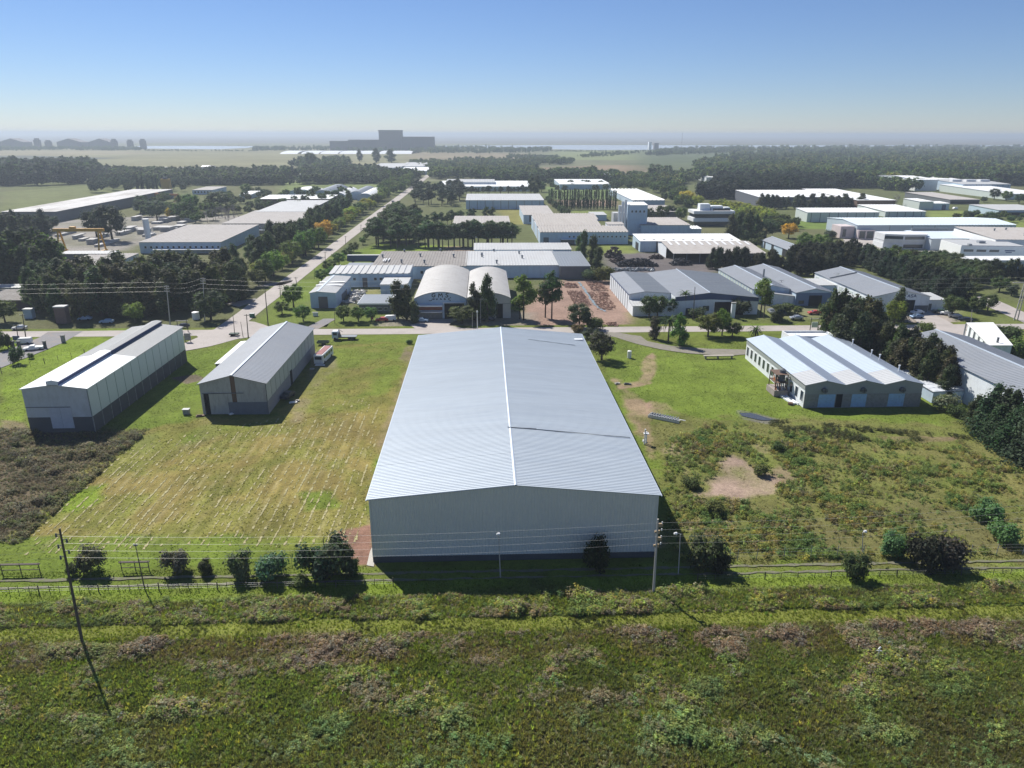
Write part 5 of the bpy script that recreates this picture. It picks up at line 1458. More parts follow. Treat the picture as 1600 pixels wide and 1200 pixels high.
# scrap heaps in the dark yard
def heap(label, a, py, wpx, hgt, dep, m, n=90):
    big = .38 if m is soil else 1.0
    n = n * 3 if m is soil else n
    q, q2 = G(a, py), G(a + wpx, py)
    L_ = q2[0] - q[0]
    b = MB()
    for k in range(n):
        x, y = rnd.uniform(0, L_), rnd.uniform(0, dep)
        zt = hgt * (1 - abs(x / L_ * 2 - 1) ** 3) * (1 - abs(y / dep * 2 - 1) ** 3)
        z = rnd.uniform(0, max(zt, .3))
        s_ = rnd.uniform(.4, 1.3) * big
        d = Vector((rnd.uniform(-1, 1), rnd.uniform(-1, 1), rnd.uniform(-.5, .5))).normalized() * s_
        b.tube((x - d.x, y - d.y, max(0, z - d.z * .5)), (x + d.x, y + d.y, z + abs(d.z)), rnd.uniform(.15, .55) * (big + .15), rnd.uniform(.1, .5) * big, 4)
    o = b.build('scrap_heap', m, None, (q[0], q[1], 0))
    return tag(o, label, 'scrap heap', None, 'stuff')
heap('tall dark rusty scrap heap at the back left of the dark yard', 950, 404, 24, 5, 12, rust, 160)
heap('row of black bundled scrap across the middle of the dark yard', 967, 417, 62, 3.4, 7, mat('black_bales', (.03, .03, .035), .6), 260)
heap('scrap pile with white scraps on the left side of the dark yard', 958, 411, 24, 2, 8, rust, 80)
heap('scattered grey scrap laid in a thin line at the near side of the dark yard', 955, 424, 70, .6, 5, galvdark, 150)
heap('small brown scrap pile beside the open-fronted shed', 1018, 405, 18, 2.2, 6, rust, 60)
heap('black scrap pile under the front of the open-fronted shed', 1052, 415, 30, 3, 6, mat('black_bales', (.03, .03, .035)), 120)
heap('white rubble strewn between the workshop and the office', 538, 474, 22, 1.4, 22, chalk, 110)
heap('dark red pile of dirt at the back of the dirt lot', 884, 450, 20, 1.2, 8, soil, 60)
heap('small dark dirt mound in the middle of the dirt lot', 942, 463, 10, 1.2, 4, soil, 40)
heap('loose clods along the right side of the dirt lot', 935, 484, 30, .8, 30, soil, 120)
heap('low broken ridge of red soil through the middle of the dirt lot', 898, 478, 26, .5, 26, soil, 140)
heap('scattered red clods at the rear right of the dirt lot', 925, 455, 26, .6, 26, soil, 140)
heap('loose red clods at the front of the dirt lot near the road', 950, 510, 16, .8, 4, soil, 30)
# ------------------------------------------------------------------ foliage
def leafmesh(name, clumps, n, size, seed, m, trunk=None, flat=.6, core=True):
    """clumps: (x, y, z, rx, ry, rz, value). Leaves are small quads spread through each clump's shell"""
    g = np.random.default_rng(seed)
    V, Fc, Cc, MI = [], [], [], []
    w_ = np.array([c[3] * c[4] + c[4] * c[5] + c[3] * c[5] for c in clumps])
    cnt = np.maximum(6, (n * w_ / w_.sum()).astype(int))
    base = 0
    for c, k in zip(clumps, cnt):
        u = g.normal(size=(k, 3))
        u /= np.linalg.norm(u, axis=1)[:, None]
        r = .62 + .5 * g.random((k, 1)) ** .7
        p = u * r * np.array(c[3:6]) + np.array(c[:3])
        nr = u + g.normal(size=(k, 3)) * .55
        nr[:, 2] += flat
        nr /= np.linalg.norm(nr, axis=1)[:, None]
        a = np.cross(nr, g.normal(size=(k, 3)))
        a /= np.linalg.norm(a, axis=1)[:, None]
        b = np.cross(nr, a)
        s = size * (.55 + .9 * g.random((k, 1)))
        a, b = a * s, b * s * (.55 + .4 * g.random((k, 1)))
        q = np.stack([p - a - b * .3, p + b * -.9 + a * .4, p + a + b * .3, p + b * .9 - a * .4], 1)
        V.append(q.reshape(-1, 3))
        val = c[6] * (.65 + .7 * g.random(k))
        hue = g.normal(size=k) * .10
        col = np.stack([val * (1 + hue), val, val * (1 - hue * .6), np.ones(k)], 1)
        Cc.append(np.repeat(col, 4, 0))
        base += k
    nq = base
    V = np.concatenate(V)
    Cc = np.concatenate(Cc)
    faces = [(4 * i, 4 * i + 1, 4 * i + 2, 4 * i + 3) for i in range(nq)]
    mi = [0] * nq
    V = [tuple(v) for v in V]
    if core:        # inner mass of twigs and leaves, coloured darker as crown shade
        mb = MB()
        for c in clumps:
            k = 6
            rings = []
            for lat in (-.8, -.3, .3, .8):
                rr = math.sqrt(1 - lat * lat)
                rings.append([(c[0] + c[3] * .62 * rr * math.cos(2 * math.pi * i / k), c[1] + c[4] * .62 * rr * math.sin(2 * math.pi * i / k), c[2] + c[5] * .68 * lat) for i in range(k)])
            for r0, r1 in zip(rings, rings[1:]):
                for i in range(k):
                    j = (i + 1) % k
                    mb.quad(r0[i], r0[j], r1[j], r1[i])
            mb.poly(rings[-1])
        o0 = len(V)
        V += mb.v
        faces += [tuple(i + o0 for i in f) for f in mb.f]
        mi += [0] * len(mb.f)
        Cc = np.concatenate([Cc, np.tile([.7, .7, .7, 1], (len(mb.v), 1))])
    if trunk:
        o0 = len(V)
        V += trunk.v
        faces += [tuple(i + o0 for i in f) for f in trunk.f]
        mi += [1] * len(trunk.f)
        Cc = np.concatenate([Cc, np.ones((len(trunk.v), 4))])
    me = bpy.data.meshes.new(name)
    me.from_pydata(V, [], faces)
    me.materials.append(m)
    if trunk:
        me.materials.append(barkm)
    me.polygons.foreach_set('material_index', mi)
    ca = me.color_attributes.new('leaf', 'FLOAT_COLOR', 'POINT')
    ca.data.foreach_set('color', Cc.astype(np.float32).ravel())
    me.update()
    return me
def shape(kind, s):
    """clump layout of one crown, unit height"""
    r = random.Random(s * 31 + hash_(kind))
    U = r.uniform
    c = []
    if kind in ('round', 'yellow'):
        for i in range(14):
            a, e = i * 2.4 + U(-.4, .4), -1 + 2 * (i + .5) / 14
            rr = .25 * math.sqrt(1 - e * e * .8)
            k = U(.13, .19)
            c.append((rr * math.cos(a), rr * math.sin(a), .56 + .27 * e, k, k, k * .85, U(.7, 1.3)))
        return c, .30, .03
    if kind == 'dark':      # casuarina and eucalyptus, ragged and tall
        for i in range(19):
            z = .14 + .8 * i / 19
            wz = .30 * (1 - abs(z - .40) / .72) + .02
            a = U(0, 6.28)
            rr = U(.3, 1) * wz * .8
            c.append((rr * math.cos(a), rr * math.sin(a), z, U(.09, .14) * (1.25 - z * .5), U(.09, .14) * (1.25 - z * .5), U(.09, .15), U(.6, 1.4)))
        c.append((U(-.05, .05), U(-.05, .05), .95, .05, .05, .08, 1.1))
        return c, .3, .028
    if kind == 'pine':
        for i in range(12):
            z = .42 + .5 * i / 12
            wz = .26 * (1 - abs(z - .6) / .5)
            a = U(0, 6.28)
            rr = U(.4, 1) * wz
            k = U(.08, .13)
            c.append((rr * math.cos(a), rr * math.sin(a), z, k * 1.25, k * 1.25, k * .75, U(.6, 1.35)))
        c.append((0, 0, .93, .07, .07, .07, 1))
        return c, .6, .022
    if kind == 'cypress':
        for i in range(9):
            z = .06 + .86 * i / 9
            k = .27 * (1 - z) ** .8 + .03
            c.append((U(-.03, .03), U(-.03, .03), z, k, k, .12, U(.8, 1.2)))
            if i < 6:
                a = U(0, 6.28)
                c.append((k * .7 * math.cos(a), k * .7 * math.sin(a), z + .05, k * .5, k * .5, .12, U(.7, 1.3)))
        return c, .1, .03
    if kind == 'poplar':
        for i in range(7):
            z = .14 + .8 * i / 7
            k = .055 + .035 * math.sin(z * 3)
            c.append((U(-.02, .02), U(-.02, .02), z, k, k, .11, U(.8, 1.25)))
        return c, .2, .014
    if kind == 'bush':
        for i in range(10):
            a, e = U(0, 6.28), U(0, 1)
            rr = .38 * U(.4, 1)
            k = U(.14, .36)
            c.append((rr * math.cos(a), rr * math.sin(a), .30 + .36 * e, k, k, k, U(.75, 1.25)))
        return c, .1, .04
    raise ValueError(kind)
def hash_(k):
    return sum(ord(x) * (i + 3) for i, x in enumerate(k))
def trunk_mb(kind, s, h, r0):
    r = random.Random(s * 7 + 5)
    b = MB().tube((0, 0, -.02), (0, 0, h), r0, r0 * .7, 6, cap=False).tube((0, 0, h), (r.uniform(-.02, .02), 0, min(.92, h + .4)), r0 * .7, r0 * .15, 5, cap=False)
    for k in range(4):
        a = r.uniform(0, 6.28)
        z = h * r.uniform(.7, 1.15)
        b.tube((0, 0, z), (.2 * math.cos(a), .2 * math.sin(a), z + .2), r0 * .5, r0 * .12, 4, cap=False)
    return b
CR = {}
LEAFN = {'round': (1500, .020), 'yellow': (1500, .020), 'dark': (2600, .018), 'pine': (1700, .020), 'cypress': (2600, .018), 'poplar': (420, .020), 'bush': (1500, .045)}
NVAR = 4
def crown(kind, v, full):
    key = (kind, v, full)
    if key not in CR:
        cl, th, tr = shape(kind, v)
        n, s = LEAFN[kind]
        tk = trunk_mb(kind, v, th, tr)
        if full:
            CR[key] = (leafmesh('crown', cl, n, s, v + 11, LEAF), tk.mesh('trunk', barkm))
        else:
            CR[key] = leafmesh('tree', cl, n // 3, s * 1.6, v + 11, LEAF, tk)
    return CR[key]
TREEN = 0
def tree_at(name, kind, x, y, h, tint, label, group=None, wide=1.0, near=True, cat='tree', jit=.18):
    global TREEN
    TREEN += 1
    v = rnd.randrange(NVAR)
    col = [max(.004, c * rnd.uniform(1 - jit, 1 + jit) * k) for c, k in zip(tint, (rnd.uniform(.92, 1.12), 1, 1))] + [1]
    s = (h * wide, h * wide, h)
    if near:
        c, t = crown(kind, v, True)
        r = thing(name, label, cat, (x, y, 0), rnd.uniform(0, 6.28), group)
        r.scale = s
        o = obj('crown', c, r)
        o.color = col
        if kind != 'bush':
            obj('trunk', t, r)
    else:
        o = tag(obj(name, crown(kind, v, False), None, (x, y, 0), rnd.uniform(0, 6.28)), label, cat, group)
        o.scale = s
        o.color = col
BROWNG = (.082, .100, .044)
DKG = (.065, .100, .036)
PINEG = (.058, .096, .034)
MIDG = (.11, .18, .036)
LIGHTG = (.14, .215, .030)
YELG = (.26, .27, .03)
YEL = (.60, .42, .025)
SILV = (.13, .155, .095)
CONF = (.034, .060, .022)
GREYG = (.085, .105, .065)
TNAME = {'round': 'broadleaf_tree', 'yellow': 'broadleaf_tree', 'dark': 'casuarina_tree', 'pine': 'pine_tree', 'cypress': 'conifer_tree', 'poplar': 'poplar_tree', 'bush': 'bush'}
def tp(kind, bx, by, ty, tint, label, group=None, wide=1.0, near=True, name=None):
    x, y = G(bx, by)
    h = max(.6, onY(bx, ty, y)[1])
    tree_at(name or TNAME[kind], kind, x, y, h, tint, label, group, wide, near, 'bush' if kind == 'bush' else 'tree')
# single trees, each told apart by its place
for k, bx, by, ty, tint, lab, wd in (
    ('round', 441, 491, 469, MIDG, 'round clipped tree on the grass corner nearest the crossroads', 1.5),
    ('round', 459, 480, 440, MIDG, 'taller round tree at the left side of the small white workshop', 1.15),
    ('round', 474, 502, 474, MIDG, 'round tree in front of the small white workshop, left of its drive', 1.25),
    ('round', 537, 502, 475, MIDG, 'first round tree right of the workshop drive', 1.25),
    ('round', 560, 502, 476, MIDG, 'middle one of the round trees in front of the grey-roofed office', 1.3),
    ('round', 580, 501, 478, MIDG, 'round tree beside the red sign in front of the office', 1.3),
    ('dark', 622, 498, 438, DKG, 'tall dark tree between the office and the graffiti hall', .95),
    ('dark', 636, 500, 445, DKG, 'shorter dark tree touching the left side of the graffiti hall', 1.0),
    ('dark', 648, 505, 470, BROWNG, 'low dark tree in front of the graffiti hall door', 1.0),
    ('round', 722, 505, 474, (.09, .11, .035), 'spreading bushy tree in front of the graffiti hall', 1.9),
    ('dark', 741, 500, 442, BROWNG, 'left one of the two ragged dark trees before the second vaulted hall', .8),
    ('dark', 762, 502, 428, DKG, 'tall right one of the two ragged dark trees before the second vaulted hall', .8),
    ('pine', 818, 500, 428, LIGHTG, 'bright green pine beside the dirt lot entrance', .95),
    ('pine', 812, 498, 460, LIGHTG, 'low bright green pine right of the second vaulted hall', 1.3),
    ('pine', 852, 496, 436, PINEG, 'left dark pine of the pair on the dirt lot', .9),
    ('pine', 862, 498, 422, PINEG, 'right taller dark pine of the pair on the dirt lot', .8),
    ('round', 905, 512, 470, (.06, .085, .04), 'big grey-green bushy tree at the near edge of the dirt lot', 1.3),
    ('bush', 926, 515, 492, (.09, .12, .03), 'olive bush behind the far right corner of the largest warehouse', 1.2),
    ('bush', 903, 520, 506, (.16, .11, .05), 'reddish dry bush at the far right corner of the largest warehouse', 1.2),
    ('round', 924, 540, 511, (.07, .08, .045), 'grey-green tree touching the far right corner of the largest warehouse', 1.4),
    ('round', 940, 562, 514, (.06, .07, .04), 'large dark willow-like tree beside the right side of the largest warehouse', 1.2),
    ('bush', 943, 440, 414, (.10, .10, .02), 'yellowish-green bush behind the dirt lot', 1.1),
    ('dark', 912, 408, 360, DKG, 'tall pointed dark tree left of the scrapyard', .75),
    ('dark', 926, 420, 368, DKG, 'dark tree beside the pointed one left of the scrapyard', .8),
    ('dark', 934, 432, 385, BROWNG, 'reddish-brown tree left of the scrapyard', .9),
    ('dark', 905, 398, 368, MIDG, 'grey-green tree behind the pointed one left of the scrapyard', 1.0),
    ('bush', 925, 438, 420, DKG, 'dark low bush in front of the brown-walled block', 1.5),
    ('round', 1014, 497, 458, (.07, .12, .035), 'mid-green tree left of three in front of the multi-gabled warehouse', 1.0),
    ('round', 1027, 495, 458, (.07, .12, .035), 'mid-green tree in the middle of three before the multi-gabled warehouse', 1.0),
    ('round', 1045, 492, 463, (.06, .10, .035), 'darker tree right of three before the multi-gabled warehouse', 1.2),
    ('bush', 1088, 497, 480, BROWNG, 'dark red-brown bush before the big dark doorway', 1.5),
    ('dark', 1022, 530, 494, GREYG, 'thin grey-green tree at the road edge right of the dirt lot', 1.1),
    ('round', 1106, 526, 486, (.10, .15, .03), 'broad green tree on the verge right of the palms', 1.3),
    ('round', 1128, 524, 478, LIGHTG, 'light yellow-green tree top behind the broad green tree', .8),
    ('round', 1144, 526, 500, (.08, .12, .035), 'smaller round green tree right of the broad one on the verge', 1.5),
    ('bush', 1158, 492, 464, BROWNG, 'large brown bush beside the white gate pillar', 1.1),
    ('pine', 1188, 494, 433, (.16, .22, .03), 'tall thin-trunked light green pine before the small pale-roofed shed', .85),
    ('pine', 1193, 497, 440, (.12, .18, .03), 'second thin-trunked pine leaning beside the light green one', .7),
    ('bush', 1224, 488, 472, DKG, 'dark hedge bush in front of the small pale-roofed shed', 1.8),
    ('bush', 1213, 503, 484, DKG, 'dark conifer bush on the verge by the parked cars', 1.0),
    ('round', 1246, 492, 477, (.10, .15, .03), 'small green tree between parked cars', 1.3),
    ('cypress', 1401, 500, 443, DKG, 'dark conifer standing before the left of the front marked ASA', 1.0),
    ('round', 1397, 505, 466, LIGHTG, 'yellow-green tree behind the brown tree mass near the ASA front', 1.1),
    ('round', 1487, 494, 460, (.06, .09, .03), 'round dark-green tree right of the ASA forecourt', 1.35),
    ('round', 1526, 488, 461, (.06, .09, .03), 'round green tree on the lawn beside the second street', 1.35),
    ('round', 1543, 485, 456, (.09, .12, .04), 'lighter small tree on the lawn beside the second street', 1.2),
    ('round', 1561, 456, 430, (.07, .11, .03), 'round tree on the lawn beyond the second street', 1.4),
    ('round', 1580, 462, 442, (.07, .09, .04), 'brownish tree on the lawn near the right frame edge', 1.4),
    ('bush', 1570, 533, 508, DKG, 'dark bush behind the skewed white shelter', 1.4),
    ('bush', 1592, 560, 528, (.09, .13, .03), 'green bush right of the skewed white shelter', 1.3),
    ('bush', 1446, 517, 500, (.12, .17, .03), 'light green shrub by the car park edge', 1.2),
    ('bush', 1478, 640, 610, SILV, 'pale grey-green bush beside the low annex of the long grey warehouse', 1.0),
    ('bush', 1494, 650, 629, (.07, .12, .035), 'green bush at the left foot of the front conifers', 1.1),
    ('round', 212, 504, 470, (.15, .20, .03), 'yellow-green round tree on the left verge of the cross road', 1.3),
    ('round', 8, 503, 464, (.10, .15, .03), 'light green tree at the left frame edge by the brick building', 1.3),
    ('round', 330, 500, 448, (.07, .10, .04), 'big grey-green tree at the left corner of the crossroads', 1.3),
    ('round', 404, 447, 418, (.09, .14, .03), 'green roadside tree, lowest of those west of the long straight road', 1.3),
    ('round', 428, 432, 388, LIGHTG, 'bright green roadside tree west of the long straight road', 1.1),
    ('round', 415, 440, 400, MIDG, 'mid-green tree behind the bright roadside one', 1.1),
    ('round', 457, 412, 372, MIDG, 'broad green tree above the bright roadside one', 1.2),
    ('round', 478, 400, 356, MIDG, 'dark round tree halfway up the west side of the straight road', 1.1),
    ('yellow', 498, 388, 352, (.13, .17, .03), 'green tree right below the orange-yellow roadside tree', 1.1),
    ('yellow', 506, 375, 343, YEL, 'orange-yellow autumn tree west of the straight road, nearest of the yellow ones', 1.4),
    ('yellow', 534, 352, 334, (.35, .34, .03), 'small yellow-green tree beyond the orange-yellow one', 1.4),
    ('yellow', 548, 345, 322, (.40, .38, .03), 'yellow-green tree third along the straight road', 1.4),
    ('yellow', 573, 327, 308, (.50, .42, .03), 'yellow tree farthest along before the vaulted roofs', 1.5),
    ('round', 560, 335, 314, MIDG, 'green tree between the yellow roadside ones', 1.3),
    ('round', 588, 322, 300, DKG, 'dark round tree in front of the vaulted roof group', 1.3),
    ('dark', 545, 322, 297, MIDG, 'green tree in front of the white vaulted roofs', 1.2),
    ('round', 152, 374, 322, (.035, .05, .03), 'left one of the big dark round trees in the precast yard', 1.0),
    ('round', 176, 377, 313, (.035, .05, .03), 'biggest dark round tree in the precast yard', 1.0),
    ('round', 12, 372, 328, (.035, .05, .03), 'dark tree at the left frame edge of the precast yard', 1.2),
    ('round', 55, 368, 330, (.035, .05, .03), 'dark tree in front of the streaky-roofed hall', 1.2),
    ('cypress', 68, 366, 322, (.03, .045, .03), 'pointed dark tree in front of the streaky-roofed hall', 1.2),
    ('round', 82, 362, 334, (.035, .05, .03), 'dark round tree right of the pointed one', 1.3),
    ('round', 220, 334, 310, (.05, .075, .045), 'grey-green round tree left of the willow in the yard', 1.2),
    ('round', 246, 345, 309, GREYG, 'broad grey willow-like tree in the yard', 1.2),
    ('yellow', 266, 342, 324, YEL, 'small yellow autumn tree in the yard', 1.0),
    ('cypress', 284, 340, 300, DKG, 'pointed dark conifer in the yard', .6),
    ('round', 290, 343, 312, DKG, 'dark bush tree at the foot of the pointed yard conifer', 1.4),
    ('round', 300, 330, 300, MIDG, 'light green crown behind the pointed yard conifer', 1.3),
    ('round', 306, 348, 331, (.10, .15, .04), 'small bright green tree before the bare trees', 1.4),
    ('round', 342, 325, 296, DKG, 'big dark tree clump beside the white block with window row', 1.9),
    ('round', 1012, 348, 321, DKG, 'dark tree left of a group behind the factory wings', 1.1),
    ('round', 1035, 345, 318, DKG, 'dark tree in the middle of a group behind the factory wings', 1.2),
    ('round', 1048, 342, 318, (.05, .07, .03), 'dark green tree right in the group behind the factory wings', 1.1),
    ('round', 1064, 345, 322, (.10, .14, .04), 'light green tree left of the banded office', 1.2),
    ('bush', 1062, 367, 357, DKG, 'dark bush on the roof line of the front wing', 1.2),
    ('yellow', 1072, 318, 296, YEL, 'large orange-yellow tree left beyond the banded office', 1.7),
    ('yellow', 1090, 322, 304, (.42, .36, .03), 'yellow tree next to the large orange-yellow one', 1.5),
    ('yellow', 1232, 372, 346, YEL, 'orange-yellow tree left of the long ribbed-wall hall', 1.4),
    ('yellow', 1190, 352, 344, (.55, .32, .03), 'small orange tree right of the banded office', 1.6),
    ('round', 1196, 375, 340, DKG, 'dark tree between the small orange and the large yellow tree', 1.1),
    ('round', 1258, 392, 360, MIDG, 'broad green tree behind the grey shed with dark side doors', 1.25),
    ('round', 1280, 395, 362, MIDG, 'big round green tree in front of the pale forecourt', 1.2),
    ('round', 1296, 402, 370, (.10, .14, .035), 'olive green tree right of the big round one', 1.2),
    ('round', 1318, 404, 378, (.13, .18, .03), 'yellow-green tree below the pale forecourt', 1.2),
    ('bush', 1296, 372, 356, GREYG, 'grey bush left of the huge pale-blue warehouse', 1.2),
    ('dark', 1141, 378, 334, GREYG, 'grey-green eucalyptus, leftmost beside the banded office', .9),
    ('dark', 1153, 376, 331, GREYG, 'grey-green eucalyptus, second beside the banded office', .9),
    ('dark', 1166, 380, 329, DKG, 'dark eucalyptus, third beside the banded office', .9),
    ('dark', 1180, 375, 335, DKG, 'dark eucalyptus, rightmost beside the banded office', 1.0),
    ('round', 486, 262, 235, DKG, 'huge far dark tree rising above the plain', 1.0),
    ('dark', 562, 252, 233, DKG, 'far dark tree left in the group before the power plant', 1.2),
    ('dark', 588, 254, 231, DKG, 'far dark tree in the middle of the group before the power plant', 1.3),
    ('dark', 612, 254, 232, DKG, 'far dark tree right in the group before the power plant', 1.8),
    ('round', 835, 310, 270, DKG, 'dark tree at the left end of the poplar rows', .8),
    ('round', 846, 300, 282, DKG, 'second dark tree at the left end of the poplar rows', 1.3),
    ('round', 1553, 312, 292, DKG, 'dark tree left in the group by the white gable-fronted hall', 1.2),
    ('round', 1572, 314, 296, MIDG, 'green tree in the middle of the group by the white gable-fronted hall', 1.4),
    ('round', 1592, 318, 301, DKG, 'dark tree right in the group by the white gable-fronted hall', 1.4),
    ('round', 1537, 316, 306, DKG, 'low tree by the road near the white gable-fronted hall', 1.5),
    ('bush', 1515, 342, 328, (.06, .09, .04), 'bush at the corner of the hall with the veranda', 1.4),
    ('bush', 1545, 344, 330, (.06, .09, .04), 'bush in front of the hall with the veranda', 1.6),
    ('bush', 1590, 378, 364, DKG, 'dark bush right of the huge pale-blue warehouse', 1.8),
    ('round', 385, 305, 285, MIDG, 'green tree behind the small white-roofed shed', 1.2),
):
    tp(k, bx, by, ty, tint, lab, None, wd, near=True)
# foreground shrubs along the south fence
for bx, by, ty, wd, tint, lab in (
    (145, 893, 850, .9, SILV, 'round silvery bush, leftmost in the row along the track'),
    (277, 894, 855, .9, SILV, 'round silvery bush, second from the left in the row along the track'),
    (322, 895, 872, .9, (.06, .085, .04), 'small bush between the second and third silvery bushes'),
    (378, 900, 858, .85, SILV, 'silvery bush with a gap, third in the row along the track'),
    (427, 902, 856, .95, SILV, 'broad silvery bush, fourth in the row along the track'),
    (498, 903, 846, .95, (.07, .085, .05), 'left half of the largest silvery bush, beside the thin pole'),
    (528, 902, 836, .85, (.07, .085, .05), 'right and taller half of the largest silvery bush, nearest the largest warehouse'),
    (552, 896, 873, .9, DKG, 'low dark bush right of the largest silvery bush'),
    (113, 898, 880, .9, DKG, 'small dark bush left of the leftmost silvery bush'),
    (470, 914, 902, 2.2, (.07, .14, .03), 'low bright green creeper mound on the wire fence'),
    (932, 889, 838, .75, (.03, .04, .02), 'dark bush in the shadow against the front wall of the largest warehouse'),
    (1100, 886, 833, .9, (.07, .09, .045), 'grey-green bush at the edge of the largest shadow'),
    (1128, 892, 862, 1.0, (.05, .06, .03), 'dark bush right of the grey-green bush at the shadow edge'),
    (1335, 903, 864, .9, (.065, .085, .035), 'lone dark green bush beside the track on the right'),
    (1440, 885, 824, .8, (.03, .042, .024), 'dark bush, left of the pair behind the right fence'),
    (1478, 884, 826, .85, (.06, .07, .045), 'brown-grey bush, right of the pair behind the right fence'),
    (1392, 868, 830, .9, (.12, .20, .065), 'pale green large-leaved bush left of the dark pair'),
    (1545, 815, 782, 1.2, (.12, .20, .065), 'pale green large-leaved bush, upper one near the right frame edge'),
    (1565, 845, 808, 1.1, (.12, .20, .065), 'pale green large-leaved bush, lower one near the right frame edge'),
    (1190, 742, 722, 1.1, (.10, .14, .04), 'green bush above the bare pink patch'),
    (1215, 704, 690, 1.3, (.075, .11, .035), 'green bush above the bare pink patch near the weeds'),
    (1078, 760, 742, 1.5, (.08, .13, .035), 'dark green bush right of the warehouse near the bare patch'),
    (1115, 802, 784, 1.6, (.10, .15, .04), 'green bush below the bare pink patch'),
    (640, 537, 529, 1.3, DKG, 'low dark bush at the far left corner of the largest warehouse'),
    (25, 700, 690, 1, BROWNG, 'brown bush at the left of the tall white shed'),
    (28, 568, 540, .7, DKG, 'dark slim bush beside the left side lane'),
    (8, 545, 515, .7, DKG, 'dark tree-like bush at the left frame edge by the lane'),
    (48, 560, 551, 1.0, MIDG, 'fence bush beside the lower white pickup'),
):
    tp('bush', bx, by, ty, tint, lab, None, wd * .84)
# groups of alike trees
def rowp(kind, p0, p1, n, h, tint, label, group, jx=1.5, wide=1.0, near=True):
    a, b = G(*p0), G(*p1)
    for i in range(n):
        f = (i + rnd.uniform(-.25, .25)) / max(1, n - 1)
        tree_at(TNAME[kind], kind, a[0] + (b[0] - a[0]) * f + rnd.uniform(-jx, jx), a[1] + (b[1] - a[1]) * f + rnd.uniform(-jx, jx), h * rnd.uniform(.78, 1.15), tint, label, group, wide, near)
MASS = []
def mass(*a):
    MASS.append(a)
def grove(kind, poly, n, h, tint, label, group, mind=3.0, wide=1.0, near=True):
    P = px(*poly)
    xs_, ys_ = [p[0] for p in P], [p[1] for p in P]
    pts, tries = [], 0
    while len(pts) < n and tries < n * 60:
        tries += 1
        x, y = rnd.uniform(min(xs_), max(xs_)), rnd.uniform(min(ys_), max(ys_))
        if sdist(np.array([x]), np.array([y]), P)[0] > 0 or any((x - a) ** 2 + (y - b) ** 2 < mind * mind for a, b in pts):
            continue
        pts.append((x, y))
    for x, y in pts:
        tree_at(TNAME[kind], kind, x, y, h * rnd.uniform(.75, 1.18), tint, label, group, wide, near)
grove('dark', [(95, 458), (300, 455), (395, 440), (380, 470), (310, 490), (110, 502)], 95, 14.5, BROWNG, 'dark brownish casuarina in the dense wood behind the crossroads', 'dark wood behind the crossroads', 2.9, 1.15)
mass('dark', [(-40, 436), (90, 428), (92, 444), (-40, 446)], 30, 18, DKG, 'tall dark trees behind the tan-roofed brick building', '', 4, 1.1)
grove('dark', [(48, 460), (95, 455), (100, 498), (70, 496), (50, 482)], 20, 13, DKG, 'dark tree right beside the tan-roofed brick building', 'dark trees beside the tan-roofed building', 3)
grove('dark', [(345, 425), (440, 380), (520, 340), (548, 338), (480, 385), (410, 425)], 50, 13.5, DKG, 'dark tree in the belt west of the straight road', 'dark tree belt west of the straight road', 3.3, 1.15)
rowp('round', (470, 400), (600, 310), 12, 7.5, (.36, .34, .04), 'yellowing tree in the row along the west verge of the straight road', 'yellowing trees along the west verge', 2.5, 1.4)
rowp('round', (412, 440), (597, 312), 30, 8.5, (.23, .28, .05), 'small green tree in the row along the west verge of the straight road', 'row along the west verge of the straight road', 2, 1.3)
for bx, by, ty in ((503, 440, 418), (516, 427, 403), (530, 414, 392), (543, 404, 384), (553, 394, 376), (522, 436, 414), (567, 382, 369), (572, 374, 364)):
    tp('round', bx, by, ty, MIDG, 'dark green shrub tree in the row between the straight road and the ribbed-roof block', 'shrub trees east of the straight road', 1.35)
grove('pine', [(582, 386), (650, 388), (656, 352), (612, 345), (600, 362)], 55, 13.5, PINEG, 'dark pine in the dense cluster east of the straight road', 'dark pine cluster east of the straight road', 3.6, 1.4)
rowp('pine', (655, 386), (800, 385), 27, 13.5, PINEG, 'dark pine with bare trunk in the straight row before the white halls', 'pine row before the white halls', 1.5, 1.35)
rowp('pine', (668, 356), (742, 345), 12, 9, PINEG, 'dark pine in the second row behind the bare-trunked row', 'second pine row', 2.5, 1.2)
tp('pine', 760, 347, 322, PINEG, 'left pine of the pair on the far yellow lawn', None, .9)
tp('pine', 769, 346, 323, PINEG, 'right pine of the pair on the far yellow lawn', None, 1.0)
grove('pine', [(642, 326), (722, 322), (726, 298), (646, 296)], 46, 12, (.03, .05, .028), 'dark pine in the far dense cluster beside the avenue end', 'far dark pine cluster', 5, 1.35, False)
rowp('pine', (722, 304), (830, 302), 22, 8, (.04, .06, .035), 'small pine in the thin row before the very long white hall', 'thin pine row before the very long hall', 3, 1.3, False)
rowp('bush', (855, 314), (886, 340), 12, 6, DKG, 'dark shrub in the diagonal hedge beside the poplars', 'diagonal hedge beside the poplars', 1.5, .8)
rowp('poplar', (858, 312), (962, 312), 46, 10.5, (.09, .13, .05), 'thin poplar in the far of two straight rows', 'far poplar row', .5, 1.0, False)
rowp('poplar', (874, 328), (962, 327), 40, 10.5, (.065, .10, .045), 'thin poplar in the near of two straight rows', 'near poplar row', .5, 1.0, False)
mass('round', [(965, 290), (1015, 300), (1068, 335), (1092, 322), (1060, 298), (1000, 280)], 80, 10.5, (.10, .14, .05), 'light green trees in the avenue behind the ribbed white warehouse', 'green avenue behind the ribbed white warehouse', 5, 1.1)
grove('poplar', [(1012, 283), (1048, 286), (1050, 275), (1015, 272)], 40, 17, (.11, .15, .07), 'tall loose poplar in the far stand', 'far stand of loose poplars', 4, 2.2, False)
